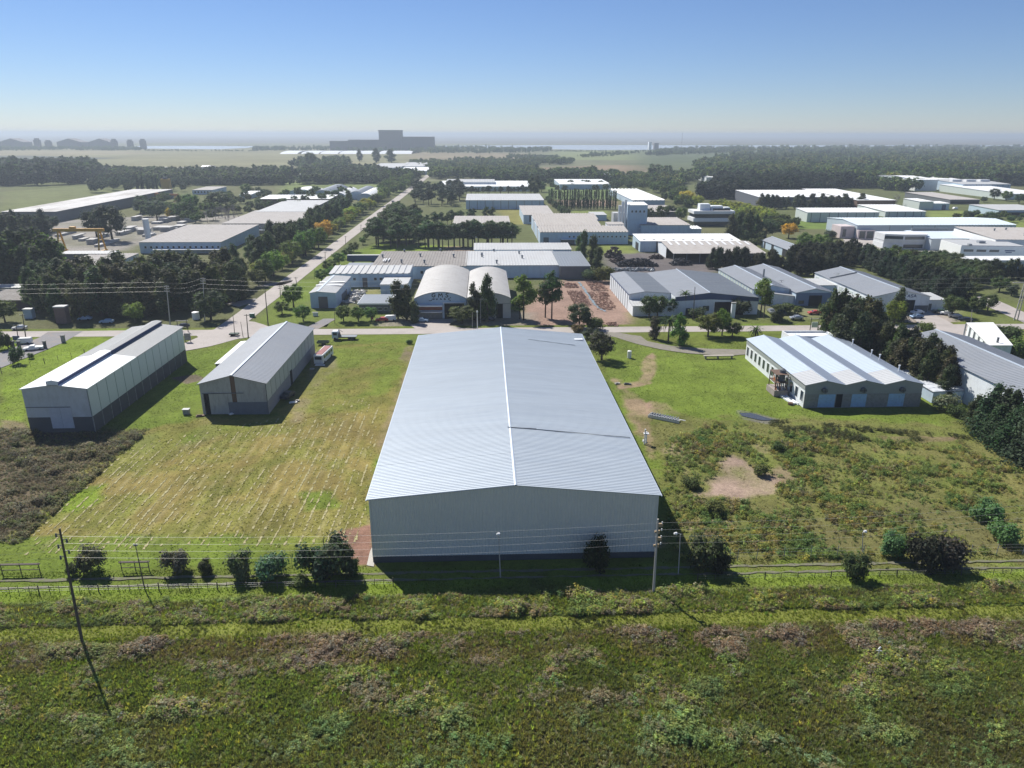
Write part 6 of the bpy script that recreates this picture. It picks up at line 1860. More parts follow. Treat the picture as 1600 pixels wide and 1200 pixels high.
mass('round', [(1095, 335), (1180, 352), (1225, 352), (1190, 335), (1120, 324)], 60, 8.5, (.27, .29, .06), 'yellow-green trees in the belt behind the banded office', 'yellow-green belt behind the banded office', 4.5, 1.3)
mass('round', [(1195, 345), (1245, 352), (1240, 362), (1200, 362)], 26, 7, (.09, .12, .04), 'mid-green shrub trees left of the ribbed-wall hall', 'shrub trees left of the ribbed-wall hall', 4, 1.3)
rowp('dark', (1190, 326), (1345, 327), 24, 12, BROWNG, 'dark casuarina in the row before the very long dark-fronted hall', 'casuarina row before the very long dark-fronted hall', 2, 1.3, False)
rowp('dark', (1110, 420), (1300, 432), 36, 9.5, (.045, .05, .03), 'dark tree in the hedge row behind the grey gabled sheds', 'dark hedge row behind the grey gabled sheds', 1.8, 1.1)
mass('dark', [(1240, 405), (1330, 402), (1360, 412), (1290, 424), (1230, 418)], 44, 9, (.055, .06, .035), 'dark bushy trees in the thicket beyond the ASA warehouse', 'thicket beyond the ASA warehouse', 3.0, 1.4)
rowp('dark', (1345, 416), (1500, 482), 40, 10.5, (.03, .05, .03), 'dark conifer in the tall hedge right of the ASA warehouse', 'tall hedge right of the ASA warehouse', 1.5, 1.2)
grove('round', [(1405, 405), (1470, 432), (1540, 470), (1500, 452), (1560, 440), (1480, 412)], 42, 7, (.07, .10, .035), 'round green tree in the loose belt beyond the tall hedge', 'loose green belt beyond the tall hedge', 4, 1.3)
rowp('dark', (1525, 432), (1640, 440), 16, 8, BROWNG, 'dark tree in front of the long white-parapet wing', 'dark row before the white-parapet wing', 2, 1.2)
grove('dark', [(1290, 548), (1328, 530), (1366, 545), (1350, 570)], 16, 13.5, (.062, .078, .034), 'tall brown-green casuarina in the rear part of the mass between the two eastern warehouses', 'rear brown casuarinas between the eastern warehouses', 2.7, 1.0)
grove('dark', [(1362, 558), (1420, 572), (1480, 607), (1478, 628), (1400, 592)], 26, 11, (.062, .078, .034), 'tall brown-green casuarina in the mass between the two eastern warehouses', 'brown casuarinas between the eastern warehouses', 2.7, 1.0)
rowp('dark', (1293, 545), (1325, 542), 4, 17.0, DKG, 'tall dark tree at the left end of the brown casuarina mass', 'dark trees at the left end of the casuarina mass', .8, .8)
for bx, by, ty, wd in ((1522, 664, 612, 1.1), (1541, 682, 590, .9), (1559, 690, 597, .85), (1573, 698, 600, .85), (1590, 704, 610, .85), (1532, 676, 625, 1.2), (1552, 694, 625, 1.1), (1575, 706, 630, 1.1), (1600, 716, 615, 1.0), (1612, 726, 620, 1.1)):
    tp('cypress', bx, by, ty, CONF, 'dense dark green conifer in the cluster at the right frame edge', 'front conifers at the right frame edge', wd * 1.15)
mass('round', [(140, 302), (290, 300), (300, 284), (150, 284)], 60, 12, (.045, .07, .045), 'dark trees far behind the precast yard', 'far trees behind the precast yard', 8, 1.2)
rowp('cypress', (219, 305), (262, 303), 7, 20, (.03, .05, .04), 'slim far cypress behind the precast yard', 'slim far cypresses', 2, .35, False)
mass('round', [(385, 318), (470, 305), (550, 300), (540, 320), (470, 330), (400, 330)], 40, 10, DKG, 'dark trees between the beige halls and the vaulted roofs', 'dark trees between beige halls and vaulted roofs', 6, 1.1)
mass('round', [(596, 316), (640, 296), (646, 276), (630, 276), (590, 300)], 55, 10.5, (.10, .14, .045), 'leafy trees lining the far end of the avenue', 'trees lining the far avenue', 5, 1.2)
mass('round', [(225, 345), (262, 338), (262, 316), (215, 318)], 12, 10, (.09, .12, .06), 'grey-green trees in the middle of the precast yard', '', 5, 1.3)
mass('round', [(268, 350), (335, 350), (345, 326), (290, 318), (268, 330)], 26, 9, (.10, .145, .05), 'mixed green trees between the yard and the bare trees', '', 5, 1.3)
mass('round', [(330, 345), (400, 335), (445, 316), (400, 300), (350, 312)], 34, 8, (.10, .12, .07), 'greyish bushy trees behind the beige-roofed hall', '', 5, 1.3)
mass('round', [(-20, 392), (90, 392), (95, 400), (60, 412), (-20, 420)], 26, 7, (.11, .17, .045), 'green bushes between the yard and the dark trees at left', '', 4, 1.3)
mass('dark', [(-20, 366), (40, 362), (50, 372), (-20, 378)], 12, 13, (.04, .06, .035), 'dark trees along the left part of the precast yard', '', 5, 1.2)
mass('round', [(850, 300), (900, 302), (960, 302), (1010, 292), (1000, 285), (850, 288)], 26, 9, (.07, .10, .05), 'trees round the distant double hall', '', 7, 1.2)
mass('round', [(1480, 345), (1600, 350), (1640, 345), (1600, 338), (1480, 338)], 26, 5, (.10, .14, .05), 'bushes before the hall with the veranda', '', 5, 1.4)
mass('round', [(1130, 395), (1200, 392), (1195, 378), (1160, 372)], 12, 6, (.08, .10, .05), 'shrubs right of the long white-roofed warehouse', '', 4, 1.3)
mass('round', [(1330, 405), (1420, 412), (1440, 405), (1340, 396)], 20, 6, (.10, .15, .04), 'green trees below the modern white office', '', 4, 1.3)
# bare trees
def bare_mesh(seed):
    r = random.Random(seed)
    b = MB()
    def br(p, d, L_, rad, k):
        q = p + d * L_
        b.tube(p, q, rad, rad * .6, 4 if k < 3 else 3, cap=False)
        if k == 0:
            return
        for i in range(3 if k > 1 else 4):
            nd = (d + Vector((r.uniform(-.8, .8), r.uniform(-.8, .8), r.uniform(-.1, .5)))).normalized()
            br(q, nd, L_ * r.uniform(.55, .8), rad * .6, k - 1)
    br(Vector((0, 0, 0)), Vector((0, 0, 1)), .30, .022, 4)
    return b
BT = [bare_mesh(s).mesh('bare_tree', mat('grey_bark', (.22, .19, .20), .9)) for s in (3, 5, 9)]
for i in range(16):
    x, y = G(rnd.uniform(312, 378), rnd.uniform(338, 350))
    h = rnd.uniform(9, 12)
    o = tag(obj('bare_tree', BT[i % 3], None, (x, y, 0), rnd.uniform(0, 6)), 'leafless greyish tree in the cluster behind the grey-roofed hall', 'tree', 'leafless trees behind the grey-roofed hall')
    o.scale = (h, h, h)
x, y = G(1400, 323)
o = tag(obj('bare_tree', BT[1], None, (x, y, 0)), 'lone wide half-bare tree standing before the cream-roofed hall', 'tree')
o.scale = (17, 17, 12)
x, y = G(1592, 535)
o = tag(obj('bare_tree', BT[0], None, (x, y, 0)), 'small leafless tree near the right frame edge by the skewed shelter', 'tree')
o.scale = (6, 6, 5)
# palms
def palm(bx, by, ty, lab, wide=1.0):
    x, y = G(bx, by)
    h = onY(bx, ty, y)[1]
    t = thing('palm_tree', lab, 'palm', (x, y, 0))
    hh = max(.8, h - 1.2 * wide)
    MB().tube((0, 0, -.1), (0, 0, hh), .28, .2, 7).build('trunk', barkm, t)
    r = random.Random(int(bx))
    fm_ = MB()
    n = 26
    for i in range(n):
        a = i * 2.4
        el = .9 - 1.5 * (i / n)
        L_ = 3.0 * wide
        u = Vector((math.cos(a), math.sin(a), 0))
        s_ = Vector((-math.sin(a), math.cos(a), 0))
        prev = Vector((0, 0, hh))
        wdt = .34
        e = el
        for k in range(4):
            nx = prev + (u * math.cos(e) + Vector((0, 0, 1)) * math.sin(e)) * (L_ / 4)
            w2 = wdt * (1 - k / 4.3)
            w3 = wdt * (1 - (k + 1) / 4.3)
            fm_.quad(tuple(prev - s_ * w2), tuple(nx - s_ * w3), tuple(nx + s_ * w3), tuple(prev + s_ * w2))
            prev = nx
            e -= .42
    me = fm_.mesh('fronds', LEAF)
    ca = me.color_attributes.new('leaf', 'FLOAT_COLOR', 'POINT')
    ca.data.foreach_set('color', np.ones(len(me.vertices) * 4, np.float32))
    o = obj('fronds', me, t)
    o.color = (.06, .10, .03, 1)
palm(1068, 490, 452, 'tall palm beside the blue fascia of the multi-gabled warehouse', 1.3)
palm(1044, 533, 490, 'palm on the verge of the curved gravel path, left of a bushy tree', 1.7)
tp('dark', 1061, 540, 489, MIDG, 'bushy tree right of the palm on the verge of the curved gravel path', None, 1.0)
palm(1180, 525, 508, 'low palm behind the far left corner of the three-gabled shed', 1.2)
palm(1313, 455, 426, 'palm beside the left wall of the ASA warehouse', 1.4)

# ------------------------------------------------------------------ scattered plants (nobody could count these)
protos = {}
def proto(name, meshes):
    c = bpy.data.collections.new(name)
    for i, me in enumerate(meshes):
        o = bpy.data.objects.new('%s_%02d' % (name, i), me)
        c.objects.link(o)
    protos[name] = c
    return c
def tuft_mesh(seed, n=16, spread=.35):
    g = random.Random(seed)
    b = MB()
    for i in range(n):
        a = g.uniform(0, 6.28)
        r0 = g.uniform(0, spread * .6)
        x, y = r0 * math.cos(a), r0 * math.sin(a)
        h = g.uniform(.5, 1)
        lean = g.uniform(.05, .5)
        w_ = g.uniform(.05, .11)
        s_ = a + g.uniform(1.2, 1.9)
        dx, dy = w_ * math.cos(s_), w_ * math.sin(s_)
        tx, ty_ = x + lean * math.cos(a), y + lean * math.sin(a)
        b.poly([(x - dx, y - dy, 0), (x + dx, y + dy, 0), (tx + dx * .3, ty_ + dy * .3, h), (tx - dx * .3, ty_ - dy * .3, h)])
    me = b.mesh('tuft', LEAFI)
    ca = me.color_attributes.new('leaf', 'FLOAT_COLOR', 'POINT')
    k = np.repeat(np.array([g.uniform(.6, 1.4) for _ in range(n)]), 4)
    ca.data.foreach_set('color', np.stack([k, k, k, np.ones_like(k)], 1).astype(np.float32).ravel())
    return me
def weed_mesh(seed, n=70):
    g = random.Random(seed)
    cl = [(g.uniform(-.3, .3), g.uniform(-.3, .3), g.uniform(.2, .7), g.uniform(.2, .35), g.uniform(.2, .35), g.uniform(.2, .4), g.uniform(.7, 1.3)) for _ in range(5)]
    return leafmesh('weed', cl, n, .085, seed, LEAFI, flat=2.0, core=False)
proto('tufts', [tuft_mesh(s) for s in range(4)])
proto('weeds', [weed_mesh(s) for s in range(20, 25)])
proto('far_trees', [leafmesh('far_tree', shape(k, v)[0], 160, .055, v, LEAFI) for k, v in (('round', 1), ('round', 2), ('round', 3), ('dark', 1))])
def scatter(name, label, cat, P, S, T, pro, kind='stuff'):
    n = len(P)
    me = bpy.data.meshes.new(name)
    me.vertices.add(n)
    me.vertices.foreach_set('co', P.astype(np.float32).ravel())
    def at(nm, typ, data, prop):
        a = me.attributes.new(nm, typ, 'POINT')
        a.data.foreach_set(prop, np.ascontiguousarray(data).ravel())
    at('tint', 'FLOAT_COLOR', np.concatenate([T, np.ones((n, 1))], 1).astype(np.float32), 'color')
    at('scl', 'FLOAT_VECTOR', S.astype(np.float32), 'vector')
    rot = np.zeros((n, 3), np.float32)
    rot[:, 2] = rng.random(n) * 6.28
    at('rot', 'FLOAT_VECTOR', rot, 'vector')
    at('idx', 'INT', rng.integers(0, len(protos[pro].objects), n).astype(np.int32), 'value')
    o = obj(name, me)
    tag(o, label, cat, None, kind)
    ng = bpy.data.node_groups.new(name, 'GeometryNodeTree')
    ng.interface.new_socket('Geometry', in_out='INPUT', socket_type='NodeSocketGeometry')
    ng.interface.new_socket('Geometry', in_out='OUTPUT', socket_type='NodeSocketGeometry')
    gi, go = ng.nodes.new('NodeGroupInput'), ng.nodes.new('NodeGroupOutput')
    ip = ng.nodes.new('GeometryNodeInstanceOnPoints')
    ci = ng.nodes.new('GeometryNodeCollectionInfo')
    ci.inputs['Collection'].default_value = protos[pro]
    ci.inputs['Separate Children'].default_value = True
    ci.inputs['Reset Children'].default_value = True
    def na(nm, t):
        a = ng.nodes.new('GeometryNodeInputNamedAttribute')
        a.data_type = t
        a.inputs['Name'].default_value = nm
        return a.outputs['Attribute']
    L = ng.links
    L.new(gi.outputs[0], ip.inputs['Points'])
    L.new(ci.outputs[0], ip.inputs['Instance'])
    ip.inputs['Pick Instance'].default_value = True
    L.new(na('idx', 'INT'), ip.inputs['Instance Index'])
    e2r = ng.nodes.new('FunctionNodeEulerToRotation')
    L.new(na('rot', 'FLOAT_VECTOR'), e2r.inputs[0])
    L.new(e2r.outputs[0], ip.inputs['Rotation'])
    L.new(na('scl', 'FLOAT_VECTOR'), ip.inputs['Scale'])
    L.new(ip.outputs[0], go.inputs[0])
    md = o.modifiers.new('scatter', 'NODES')
    md.node_group = ng
    return o
KEEP = [(-17.6, 25.8, 90.8, 182), (-96.6, -82.4, 144, 195.5), (-70.4, -48.5, 153, 202), (69, 101.8, 153, 200), (104, 132, 107, 185)]
def free(x, y):
    ok = np.ones(x.shape, bool)
    for a, b, c, d in KEEP:
        ok &= ~((x > a) & (x < b) & (y > c) & (y < d))
    return ok
def pts_in(n, xa, xb, ya, yb):
    return rng.uniform(xa, xb, n), rng.uniform(ya, yb, n)
def height(x, y):
    return relief(x, y) * .6
def jitc(C, a=.25):
    k = 1 + rng.normal(size=(len(C), 1)) * a * .6
    h = rng.normal(size=(len(C), 1)) * .08
    return np.clip(C * k * np.concatenate([1 + h, np.ones_like(h), 1 - h], 1), .005, .9)
def inview(x, y, m=1.12):
    c = x * cyw - y * syw
    d = x * syw + y * cyw
    return np.abs(c) < (.711 * (d * cp + CZ * sp) * m + 2)
# near grass: tufts everywhere in front, thinning with distance
x, y = pts_in(150000, -95, 95, 44, 92)
k = inview(x, y) & free(x, y) & ~((y > 87.7) & (y < 90.4) & (rng.random(len(x)) < .75))
x, y = x[k], y[k]
C = nearcolor(x, y)
lum = C @ np.array([.3, .6, .1])
hs = np.where((y > 79.3) & (y < 83.8) | (y < 77), .40, .20) * (.55 + .9 * rng.random(len(x)))
hs = np.where((y > 76.6) & (y < 79.9), .17 * (.5 + rng.random(len(x))), hs)
hs = np.where(y > 84.5, .14 * (.6 + .8 * rng.random(len(x))), hs)
scatter('grass', 'coarse grass covering the open strip in the front', 'grass', np.stack([x, y, height(x, y) - .03], 1), np.stack([hs * 1.25, hs * 1.25, hs], 1), jitc(C * np.where(y < 84.5, 1.55, 1.1)[:, None]), 'tufts')
x, y = pts_in(120000, -150, 160, 92, 215)
nn = fbm(x, y, 9, 61)
k = inview(x, y) & free(x, y) & ((x > 27) | (x < -17)) & (rng.random(len(x)) < .25 + nn)
x, y = x[k], y[k]
C = nearcolor(x, y)
g_ = C[:, 1] > C[:, 0] * .85
x, y, C = x[g_], y[g_], C[g_]
hs = .085 * (.5 + rng.random(len(x)))
scatter('grass', 'short grass of the lawns and fields between the sheds', 'grass', np.stack([x, y, height(x, y) - .02], 1), np.stack([hs * 3.2, hs * 3.2, hs], 1), jitc(C * 1.12, .12), 'tufts')
# weeds in the foreground belts
PALB = [(.21, .155, .12), (.25, .20, .15), (.17, .13, .10), (.20, .21, .08), (.16, .18, .065), (.24, .19, .14)]
PALG = [(.13, .19, .065), (.17, .22, .075), (.21, .25, .08), (.13, .165, .075), (.20, .18, .10), (.16, .21, .10)]
def weeds(name, label, n, xa, xb, ya, yb, dens, hmin, hmax, wide=1.0, dark=.75, pal=None):
    x, y = pts_in(n, xa, xb, ya, yb)
    nn = fbm(x, y, 5.5, 71, 3)
    k = inview(x, y) & free(x, y) & (rng.random(len(x)) < np.clip((nn - dens) * 5, 0, 1))
    x, y, nn = x[k], y[k], nn[k]
    C = nearcolor(x, y) * dark
    if pal is not None:
        i = (fbm(x, y * 1.6, 7.5, 75, 3) * 2.1 - .55 + rng.normal(size=len(x)) * .12)
        i = np.clip(i, 0, .999) * len(pal)
        C = np.array(pal)[i.astype(int)] * (1.35 if yb < 90 else .95) + C * .25
    bg_ = fbm(x, y * 1.3, 4.2, 77, 2)
    s = (hmin + (hmax - hmin) * rng.random(len(x)) ** 1.5) * (.45 + 2.6 * np.clip(bg_ - .3, 0, 1) ** 1.3)
    scatter(name, label, 'weeds', np.stack([x, y, height(x, y) - .05], 1), np.stack([s * wide, s * wide, s], 1), jitc(C), 'weeds')
PAL = [(.12, .155, .050), (.17, .21, .055), (.23, .27, .055), (.22, .18, .11), (.19, .145, .11), (.19, .23, .075), (.29, .28, .065), (.13, .19, .055), (.21, .18, .12)]
weeds('weeds', 'mixed green and brown weeds in the belt below the largest shadow', 16000, -80, 80, 79.4, 84.4, .28, .35, 1.1, pal=PAL)
weeds('weeds', 'belt of purplish-brown dry weeds below the bright strip', 15000, -80, 80, 70.5, 76.2, .26, .35, 1.0, pal=PALB)
weeds('weeds', 'mixed green and brown weeds under the brown belt', 15000, -80, 80, 63, 71, .32, .35, 1.0, pal=PAL)
weeds('weeds', 'grey-green weeds of the nearest ground', 22000, -80, 80, 46, 64, .30, .35, .95, pal=PALG)
x, y = pts_in(24000, -80, 80, 46, 83.5)
nn = fbm(x, y * 1.5, 6, 78, 3)
k = inview(x, y) & (rng.random(len(x)) < np.clip((nn - .40) * 4, .03, .8)) & ~((y > 70.5) & (y < 75.8) & (rng.random(len(x)) < .75)) & ~((y > 76.2) & (y < 80) & (rng.random(len(x)) < .93))
x, y = x[k], y[k]
pal = np.array([(.19, .24, .06), (.26, .29, .07), (.33, .31, .10), (.17, .23, .06), (.27, .22, .12)])
i = np.clip(fbm(x, y, 8, 79, 2) * 2 - .5 + rng.normal(size=len(x)) * .15, 0, .999)
s = np.where((y > 76) & (y < 80), .22, .30) + .32 * rng.random(len(x))
scatter('grass', 'tall seeding grass standing among the nearest weeds', 'grass', np.stack([x, y, height(x, y) - .05], 1), np.stack([s * .9, s * .9, s * 1.1], 1), jitc(pal[(i * 5).astype(int)] * 1.4), 'tufts')
weeds('weeds', 'sparse weeds in the bright strip', 2500, -80, 80, 76.6, 79.6, .45, .2, .5)
weeds('weeds', 'dark brown thistle thicket at the left frame edge', 16000, -120, -72, 100, 146, .05, .5, 1.2, pal=[(.20, .165, .11), (.16, .17, .08), (.25, .21, .14), (.16, .135, .095), (.19, .21, .08)])
RP = px((1040, 690), (1120, 655), (1220, 668), (1300, 672), (1420, 690), (1500, 690), (1700, 790), (1700, 880), (1060, 880), (1035, 780))
x, y = pts_in(42000, 26, 125, 91.5, 150)
nn = fbm(x, y, 6, 81, 4)
ins = sdist(x, y, RP) < 0
bz = [z for z in ZONES if z[1] in ((.30, .22, .175), (.27, .20, .14))]
bare = (sdist(x, y, bz[0][0]) < .3) | (sdist(x, y, bz[1][0]) < -1.2)
k = inview(x, y) & ins & ~bare & (rng.random(len(x)) < np.clip((nn - .36) * 3.2, 0.08, 1) * np.clip((.5 - sdist(x, y, RP) - 6) / 8 + .9, .1, 1))
x, y, nn = x[k], y[k], nn[k]
i = np.clip(fbm(x, y, 5, 83, 3) * 2 - .5 + rng.normal(size=len(x)) * .1, 0, .999)
pal = 1.25 * np.array([(.12, .18, .05), (.16, .22, .06), (.24, .25, .065), (.28, .24, .08), (.20, .17, .095), (.17, .21, .065), (.24, .27, .07), (.15, .20, .06)])
C = pal[(i * len(pal)).astype(int)]
s = (.35 + .8 * rng.random(len(x)) ** 2) * (.5 + nn)
scatter('weeds', 'rough yellow, brown and green scrub of the right-hand field', 'weeds', np.stack([x, y, height(x, y) - .04], 1), np.stack([s * 1.1, s * 1.1, s], 1), jitc(C), 'weeds')
# weeds at the lawn's ditch and by walls
x, y = pts_in(3800, 60, 115, 134, 152)
dd = sdist(x, y, px((1215, 662), (1340, 672), (1500, 685), (1490, 692), (1330, 686), (1230, 676)))
k = inview(x, y) & (dd < 2) & free(x, y) & (fbm(x, y, 3, 88, 2) > .50)
x, y = x[k], y[k]
s = .4 + .6 * rng.random(len(x))
scatter('weeds', 'line of tall weeds along the ditch before the three-gabled shed', 'weeds', np.stack([x, y, np.zeros(len(x))], 1), np.stack([s, s, s * .9], 1), jitc(np.tile([(.10, .11, .045)], (len(x), 1))), 'weeds')
# straw left in windrows
FP = px((130, 712), (440, 650), (570, 620), (600, 640), (565, 855), (20, 870))
sb = MB()
for r_ in range(40):
    xr = -80 + r_ * 2.12
    for half, wmax, pr in ((0, .42, .68), (1.06, .14, .4)):
        yy = 92.0
        while yy < 172:
            L_ = rnd.uniform(.5, 1.5)
            xx = xr + half + (float(fbm(np.array([xr * 3.0]), np.array([yy]), 9, 37)[0]) - .5) * .5
            if rnd.random() < pr * min(1, max(.12, (float(fbm(np.array([xx]), np.array([yy]), 8, 36, 3)[0]) - .33) * 5)) and sdist(np.array([xx]), np.array([yy]), FP)[0] < -.5:
                wd_ = rnd.uniform(.35, 1) * wmax
                j = lambda: rnd.uniform(-.13, .13)
                z_ = float(height(np.array([xx]), np.array([yy]))[0]) + .06
                sb.poly([(xx - wd_ / 2 + j(), yy, z_), (xx + wd_ / 2 + j(), yy, z_), (xx + wd_ * .3 + j(), yy + L_ * .6, z_ + .02), (xx + j(), yy + L_, z_), (xx - wd_ * .5 + j(), yy + L_ * .5, z_ + .02)])
            yy += L_ * .9
tag(sb.build('straw', mat('cut_straw', (.33, .30, .155), 1, 0, .3, 1.5, 8)), 'thin ragged lines of cut straw on the mown field', 'straw', None, 'stuff')
x, y = pts_in(110000, -75, -18, 96, 168)
ph = (x + 81.06) % 2.12 / 2.12
fm = -sdist(x, y, px((130, 720), (440, 655), (560, 640), (590, 660), (560, 850), (30, 865)))
k = inview(x, y) & (fm > 0) & (np.abs(ph - .5) < .065) & (rng.random(len(x)) < np.clip((fbm(x, y, 8, 36, 3) - .33) * 4, 0, 1) * .5)
x, y = x[k], y[k]
hs = .045 + .05 * rng.random(len(x))
scatter('straw', 'pale straw lying in parallel rows on the cut field', 'straw', np.stack([x, y, height(x, y)], 1), np.stack([hs * 3.6, hs * 3.6, hs * .7], 1), jitc(np.tile([(.52, .46, .30)], (len(x), 1))), 'tufts')
# groups of trees past the count that can be told apart: one mass each
for kk in ('round', 'dark'):
    proto('mass_' + kk, [leafmesh('mass_tree', shape(kk, v)[0], 700, .03, v + 60, LEAFI) for v in range(3)])
for kind, poly, n, h, tint, label, group, mind, wide in MASS:
    P = np.array(px(*poly))
    q, tries = [], 0
    while len(q) < n and tries < n * 60:
        tries += 1
        a, b_ = rnd.uniform(P[:, 0].min(), P[:, 0].max()), rnd.uniform(P[:, 1].min(), P[:, 1].max())
        if sdist(np.array([a]), np.array([b_]), P)[0] > 0 or any((a - u) ** 2 + (b_ - v) ** 2 < mind * mind for u, v in q):
            continue
        q.append((a, b_))
    q = np.array(q)
    s = h * rng.uniform(.75, 1.18, len(q))
    scatter('trees', label, 'trees', np.stack([q[:, 0], q[:, 1], np.zeros(len(q))], 1), np.stack([s * wide, s * wide, s], 1), jitc(np.tile([tint], (len(q), 1)), .25), 'mass_' + kind)
# far woods
def woods(label, poly, n, h, tints, ycap=None):
    P = px(*poly)
    a = np.array(P)
    # sampled so that the density follows how large the trees show
    ys_ = 1 / rng.uniform(1 / a[:, 1].max(), 1 / a[:, 1].min(), n * 3)
    xr0, xr1 = (a[:, 0] / a[:, 1]).min(), (a[:, 0] / a[:, 1]).max()
    xs_ = rng.uniform(xr0, xr1, n * 3) * ys_
    d = sdist(xs_, ys_, P) + (fbm(xs_, ys_, 120, 91) - .5) * 90
    gap = fbm(xs_, ys_, 60, 93, 3)
    k = (d < 0) & (gap > .36)
    xs_, ys_ = xs_[k][:n], ys_[k][:n]
    T = np.array(tints)[(np.clip(fbm(xs_, ys_, 90, 95) * 1.8 - .4 + rng.normal(size=len(xs_)) * .2, 0, .999) * len(tints)).astype(int)]
    s = h * (.55 + .75 * rng.random(len(xs_)) ** 1.6)
    scatter('woods', label, 'woods', np.stack([xs_, ys_, np.zeros(len(xs_))], 1), np.stack([s * 1.25, s * 1.25, s], 1), jitc(T, .15), 'far_trees')
WT = [(.075, .12, .055), (.085, .13, .055), (.12, .165, .06), (.155, .19, .065), (.07, .11, .055), (.19, .21, .09), (.055, .085, .05)]
woods('dense far woods filling the upper right up to the horizon', [(1080, 268), (1150, 240), (1120, 232), (1300, 230), (1900, 231), (1900, 285), (1500, 290), (1300, 292), (1180, 288), (1100, 284)], 9000, 15, WT)
woods('dark conifer belt in the right middle distance', [(1092, 310), (1180, 311), (1340, 297), (1345, 288), (1200, 284), (1130, 282), (1100, 286)], 900, 15, [(.022, .036, .03), (.03, .042, .03), (.028, .045, .03)])
woods('dark trees behind the white halls on the right', [(1345, 298), (1430, 300), (1440, 287), (1350, 286)], 170, 13, WT[:3])
woods('tree belt behind the far right white halls', [(1400, 280), (1600, 292), (1900, 300), (1900, 275), (1500, 268), (1400, 268)], 700, 14, [(.035, .05, .04), (.045, .065, .04)])
woods('dark wood at the left frame edge beyond the yard', [(-120, 293), (60, 291), (160, 288), (150, 268), (60, 266), (-120, 270)], 1100, 20, [(.03, .05, .035), (.04, .065, .035), (.06, .09, .04)])
woods('mixed trees and gardens in the left middle distance', [(150, 290), (360, 290), (640, 288), (660, 276), (560, 266), (380, 272), (150, 272)], 2200, 12, [(.06, .075, .04), (.07, .10, .045), (.09, .125, .05), (.045, .065, .04), (.10, .13, .05)])
woods('wood around the far grey roofs beyond the avenue', [(455, 268), (540, 262), (545, 252), (470, 252)], 200, 14, WT)
woods('scrubby wood right of the avenue end', [(670, 272), (830, 268), (840, 256), (760, 250), (640, 254), (660, 262)], 1500, 9, WT[1:])
woods('trees behind the very long white hall', [(672, 283), (850, 286), (980, 286), (980, 276), (860, 276), (680, 274)], 520, 13, WT[:4])
woods('loose trees behind the double hall', [(960, 290), (1090, 300), (1090, 276), (980, 276)], 380, 11, WT[2:])
woods('tree clumps on the far meadow', [(800, 259), (850, 258), (895, 256), (895, 252), (820, 254)], 150, 12, WT[:3])
woods('long hedge on the far meadow', [(905, 248), (1000, 240), (1000, 237), (940, 240), (900, 244)], 190, 8, WT[:4])
woods('low hedge left on the far meadow', [(790, 250), (880, 248), (880, 244), (790, 244)], 160, 8, WT[:4])
woods('riverside trees left of the river bend', [(640, 240), (760, 240), (860, 238), (860, 234), (760, 232), (660, 232)], 520, 14, WT[:4])
woods('thin line of trees along the near bank of the river', [(850, 237.4), (1130, 237.4), (1130, 236.4), (850, 236.4)], 200, 5.5, WT[:4])
woods('trees on the near bank below the radio mast', [(1010, 244), (1140, 240), (1150, 232), (1040, 233)], 420, 13, WT[:4])
woods('hazy trees round the far silos', [(-60, 236), (225, 236), (225, 233), (0, 231)], 420, 12, WT[:3])
woods('hazy trees round the far power plant', [(395, 236), (600, 237), (700, 236), (700, 233), (400, 232)], 520, 13, WT[:3])
woods('low line of trees below the left reach of the river', [(225, 236.5), (400, 236.5), (400, 235.4), (225, 235.4)], 160, 5, WT[:3])

# ------------------------------------------------------------------ poles and wires
b = MB()
for a_, c_ in (((905, 441), (921, 463)), ((921, 463), (930, 477)), ((930, 477), (945, 487))):
    p, q = G(*a_), G(*c_)
    for k in range(9):
        f, g_ = k / 9, (k + .8) / 9
        x0_, y0_ = p[0] + (q[0] - p[0]) * f + rnd.uniform(-.4, .4), p[1] + (q[1] - p[1]) * f
        x1_, y1_ = p[0] + (q[0] - p[0]) * g_ + rnd.uniform(-.4, .4), p[1] + (q[1] - p[1]) * g_
        b.poly([(x0_ - .5, y0_, .08), (x0_ + .5, y0_, .1), (x1_ + .4, y1_, .12), (x1_ - .4, y1_, .08)])
tag(b.build('drainage_hose', mat('pale_blue_plastic', (.24, .32, .36), .4)), 'pale blue plastic strip lying across the dirt lot', 'plastic strip')
def pole(label, bx, by, tx, ty, r=.15, m=wood, arms=0, group=None, name='utility_pole', armw=1.6, armm=None, staggered=False):
    x, y = G(bx, by)
    h = onY(tx, ty, y)[1]
    lx = onY(tx, ty, y)[0] - x
    t = thing(name, label, 'pole', (x, y, 0), 0, group)
    MB().tube((0, 0, -.2), (lx, 0, h), r, r * .6, 8).build('post', m, t)
    for k in range(arms):
        z = h - .35 - k * .8
        xx = lx * z / h
        if staggered:
            s_ = 1 if k % 2 else -1
            MB().box(xx - .05, xx + .05, -.05, .05, z - .35, z + .35).tube((xx, 0, z), (xx + s_ * .55, 0, z + .1), .05, .05, 5).tube((xx + s_ * .55, 0, z - .12), (xx + s_ * .55, 0, z + .34), .1, .06, 6).build('insulator', armm or darkwall, t)
        else:
            MB().box(xx - armw / 2, xx + armw / 2, -.06, .06, z - .06, z + .06).build('crossarm', armm or m, t)
            for q in (-1, -.5, .5, 1):
                MB().tube((xx + q * armw / 2 * .95, 0, z + .06), (xx + q * armw / 2 * .95, 0, z + .28), .05, .04, 5).build('insulator', whitep, t)
    return t, h
p1, h1 = pole('tall dark timber pole in the left foreground with insulators on alternating sides', 130, 1010, 93, 826, .19, wood, 0)
o1 = Vector(p1.location)
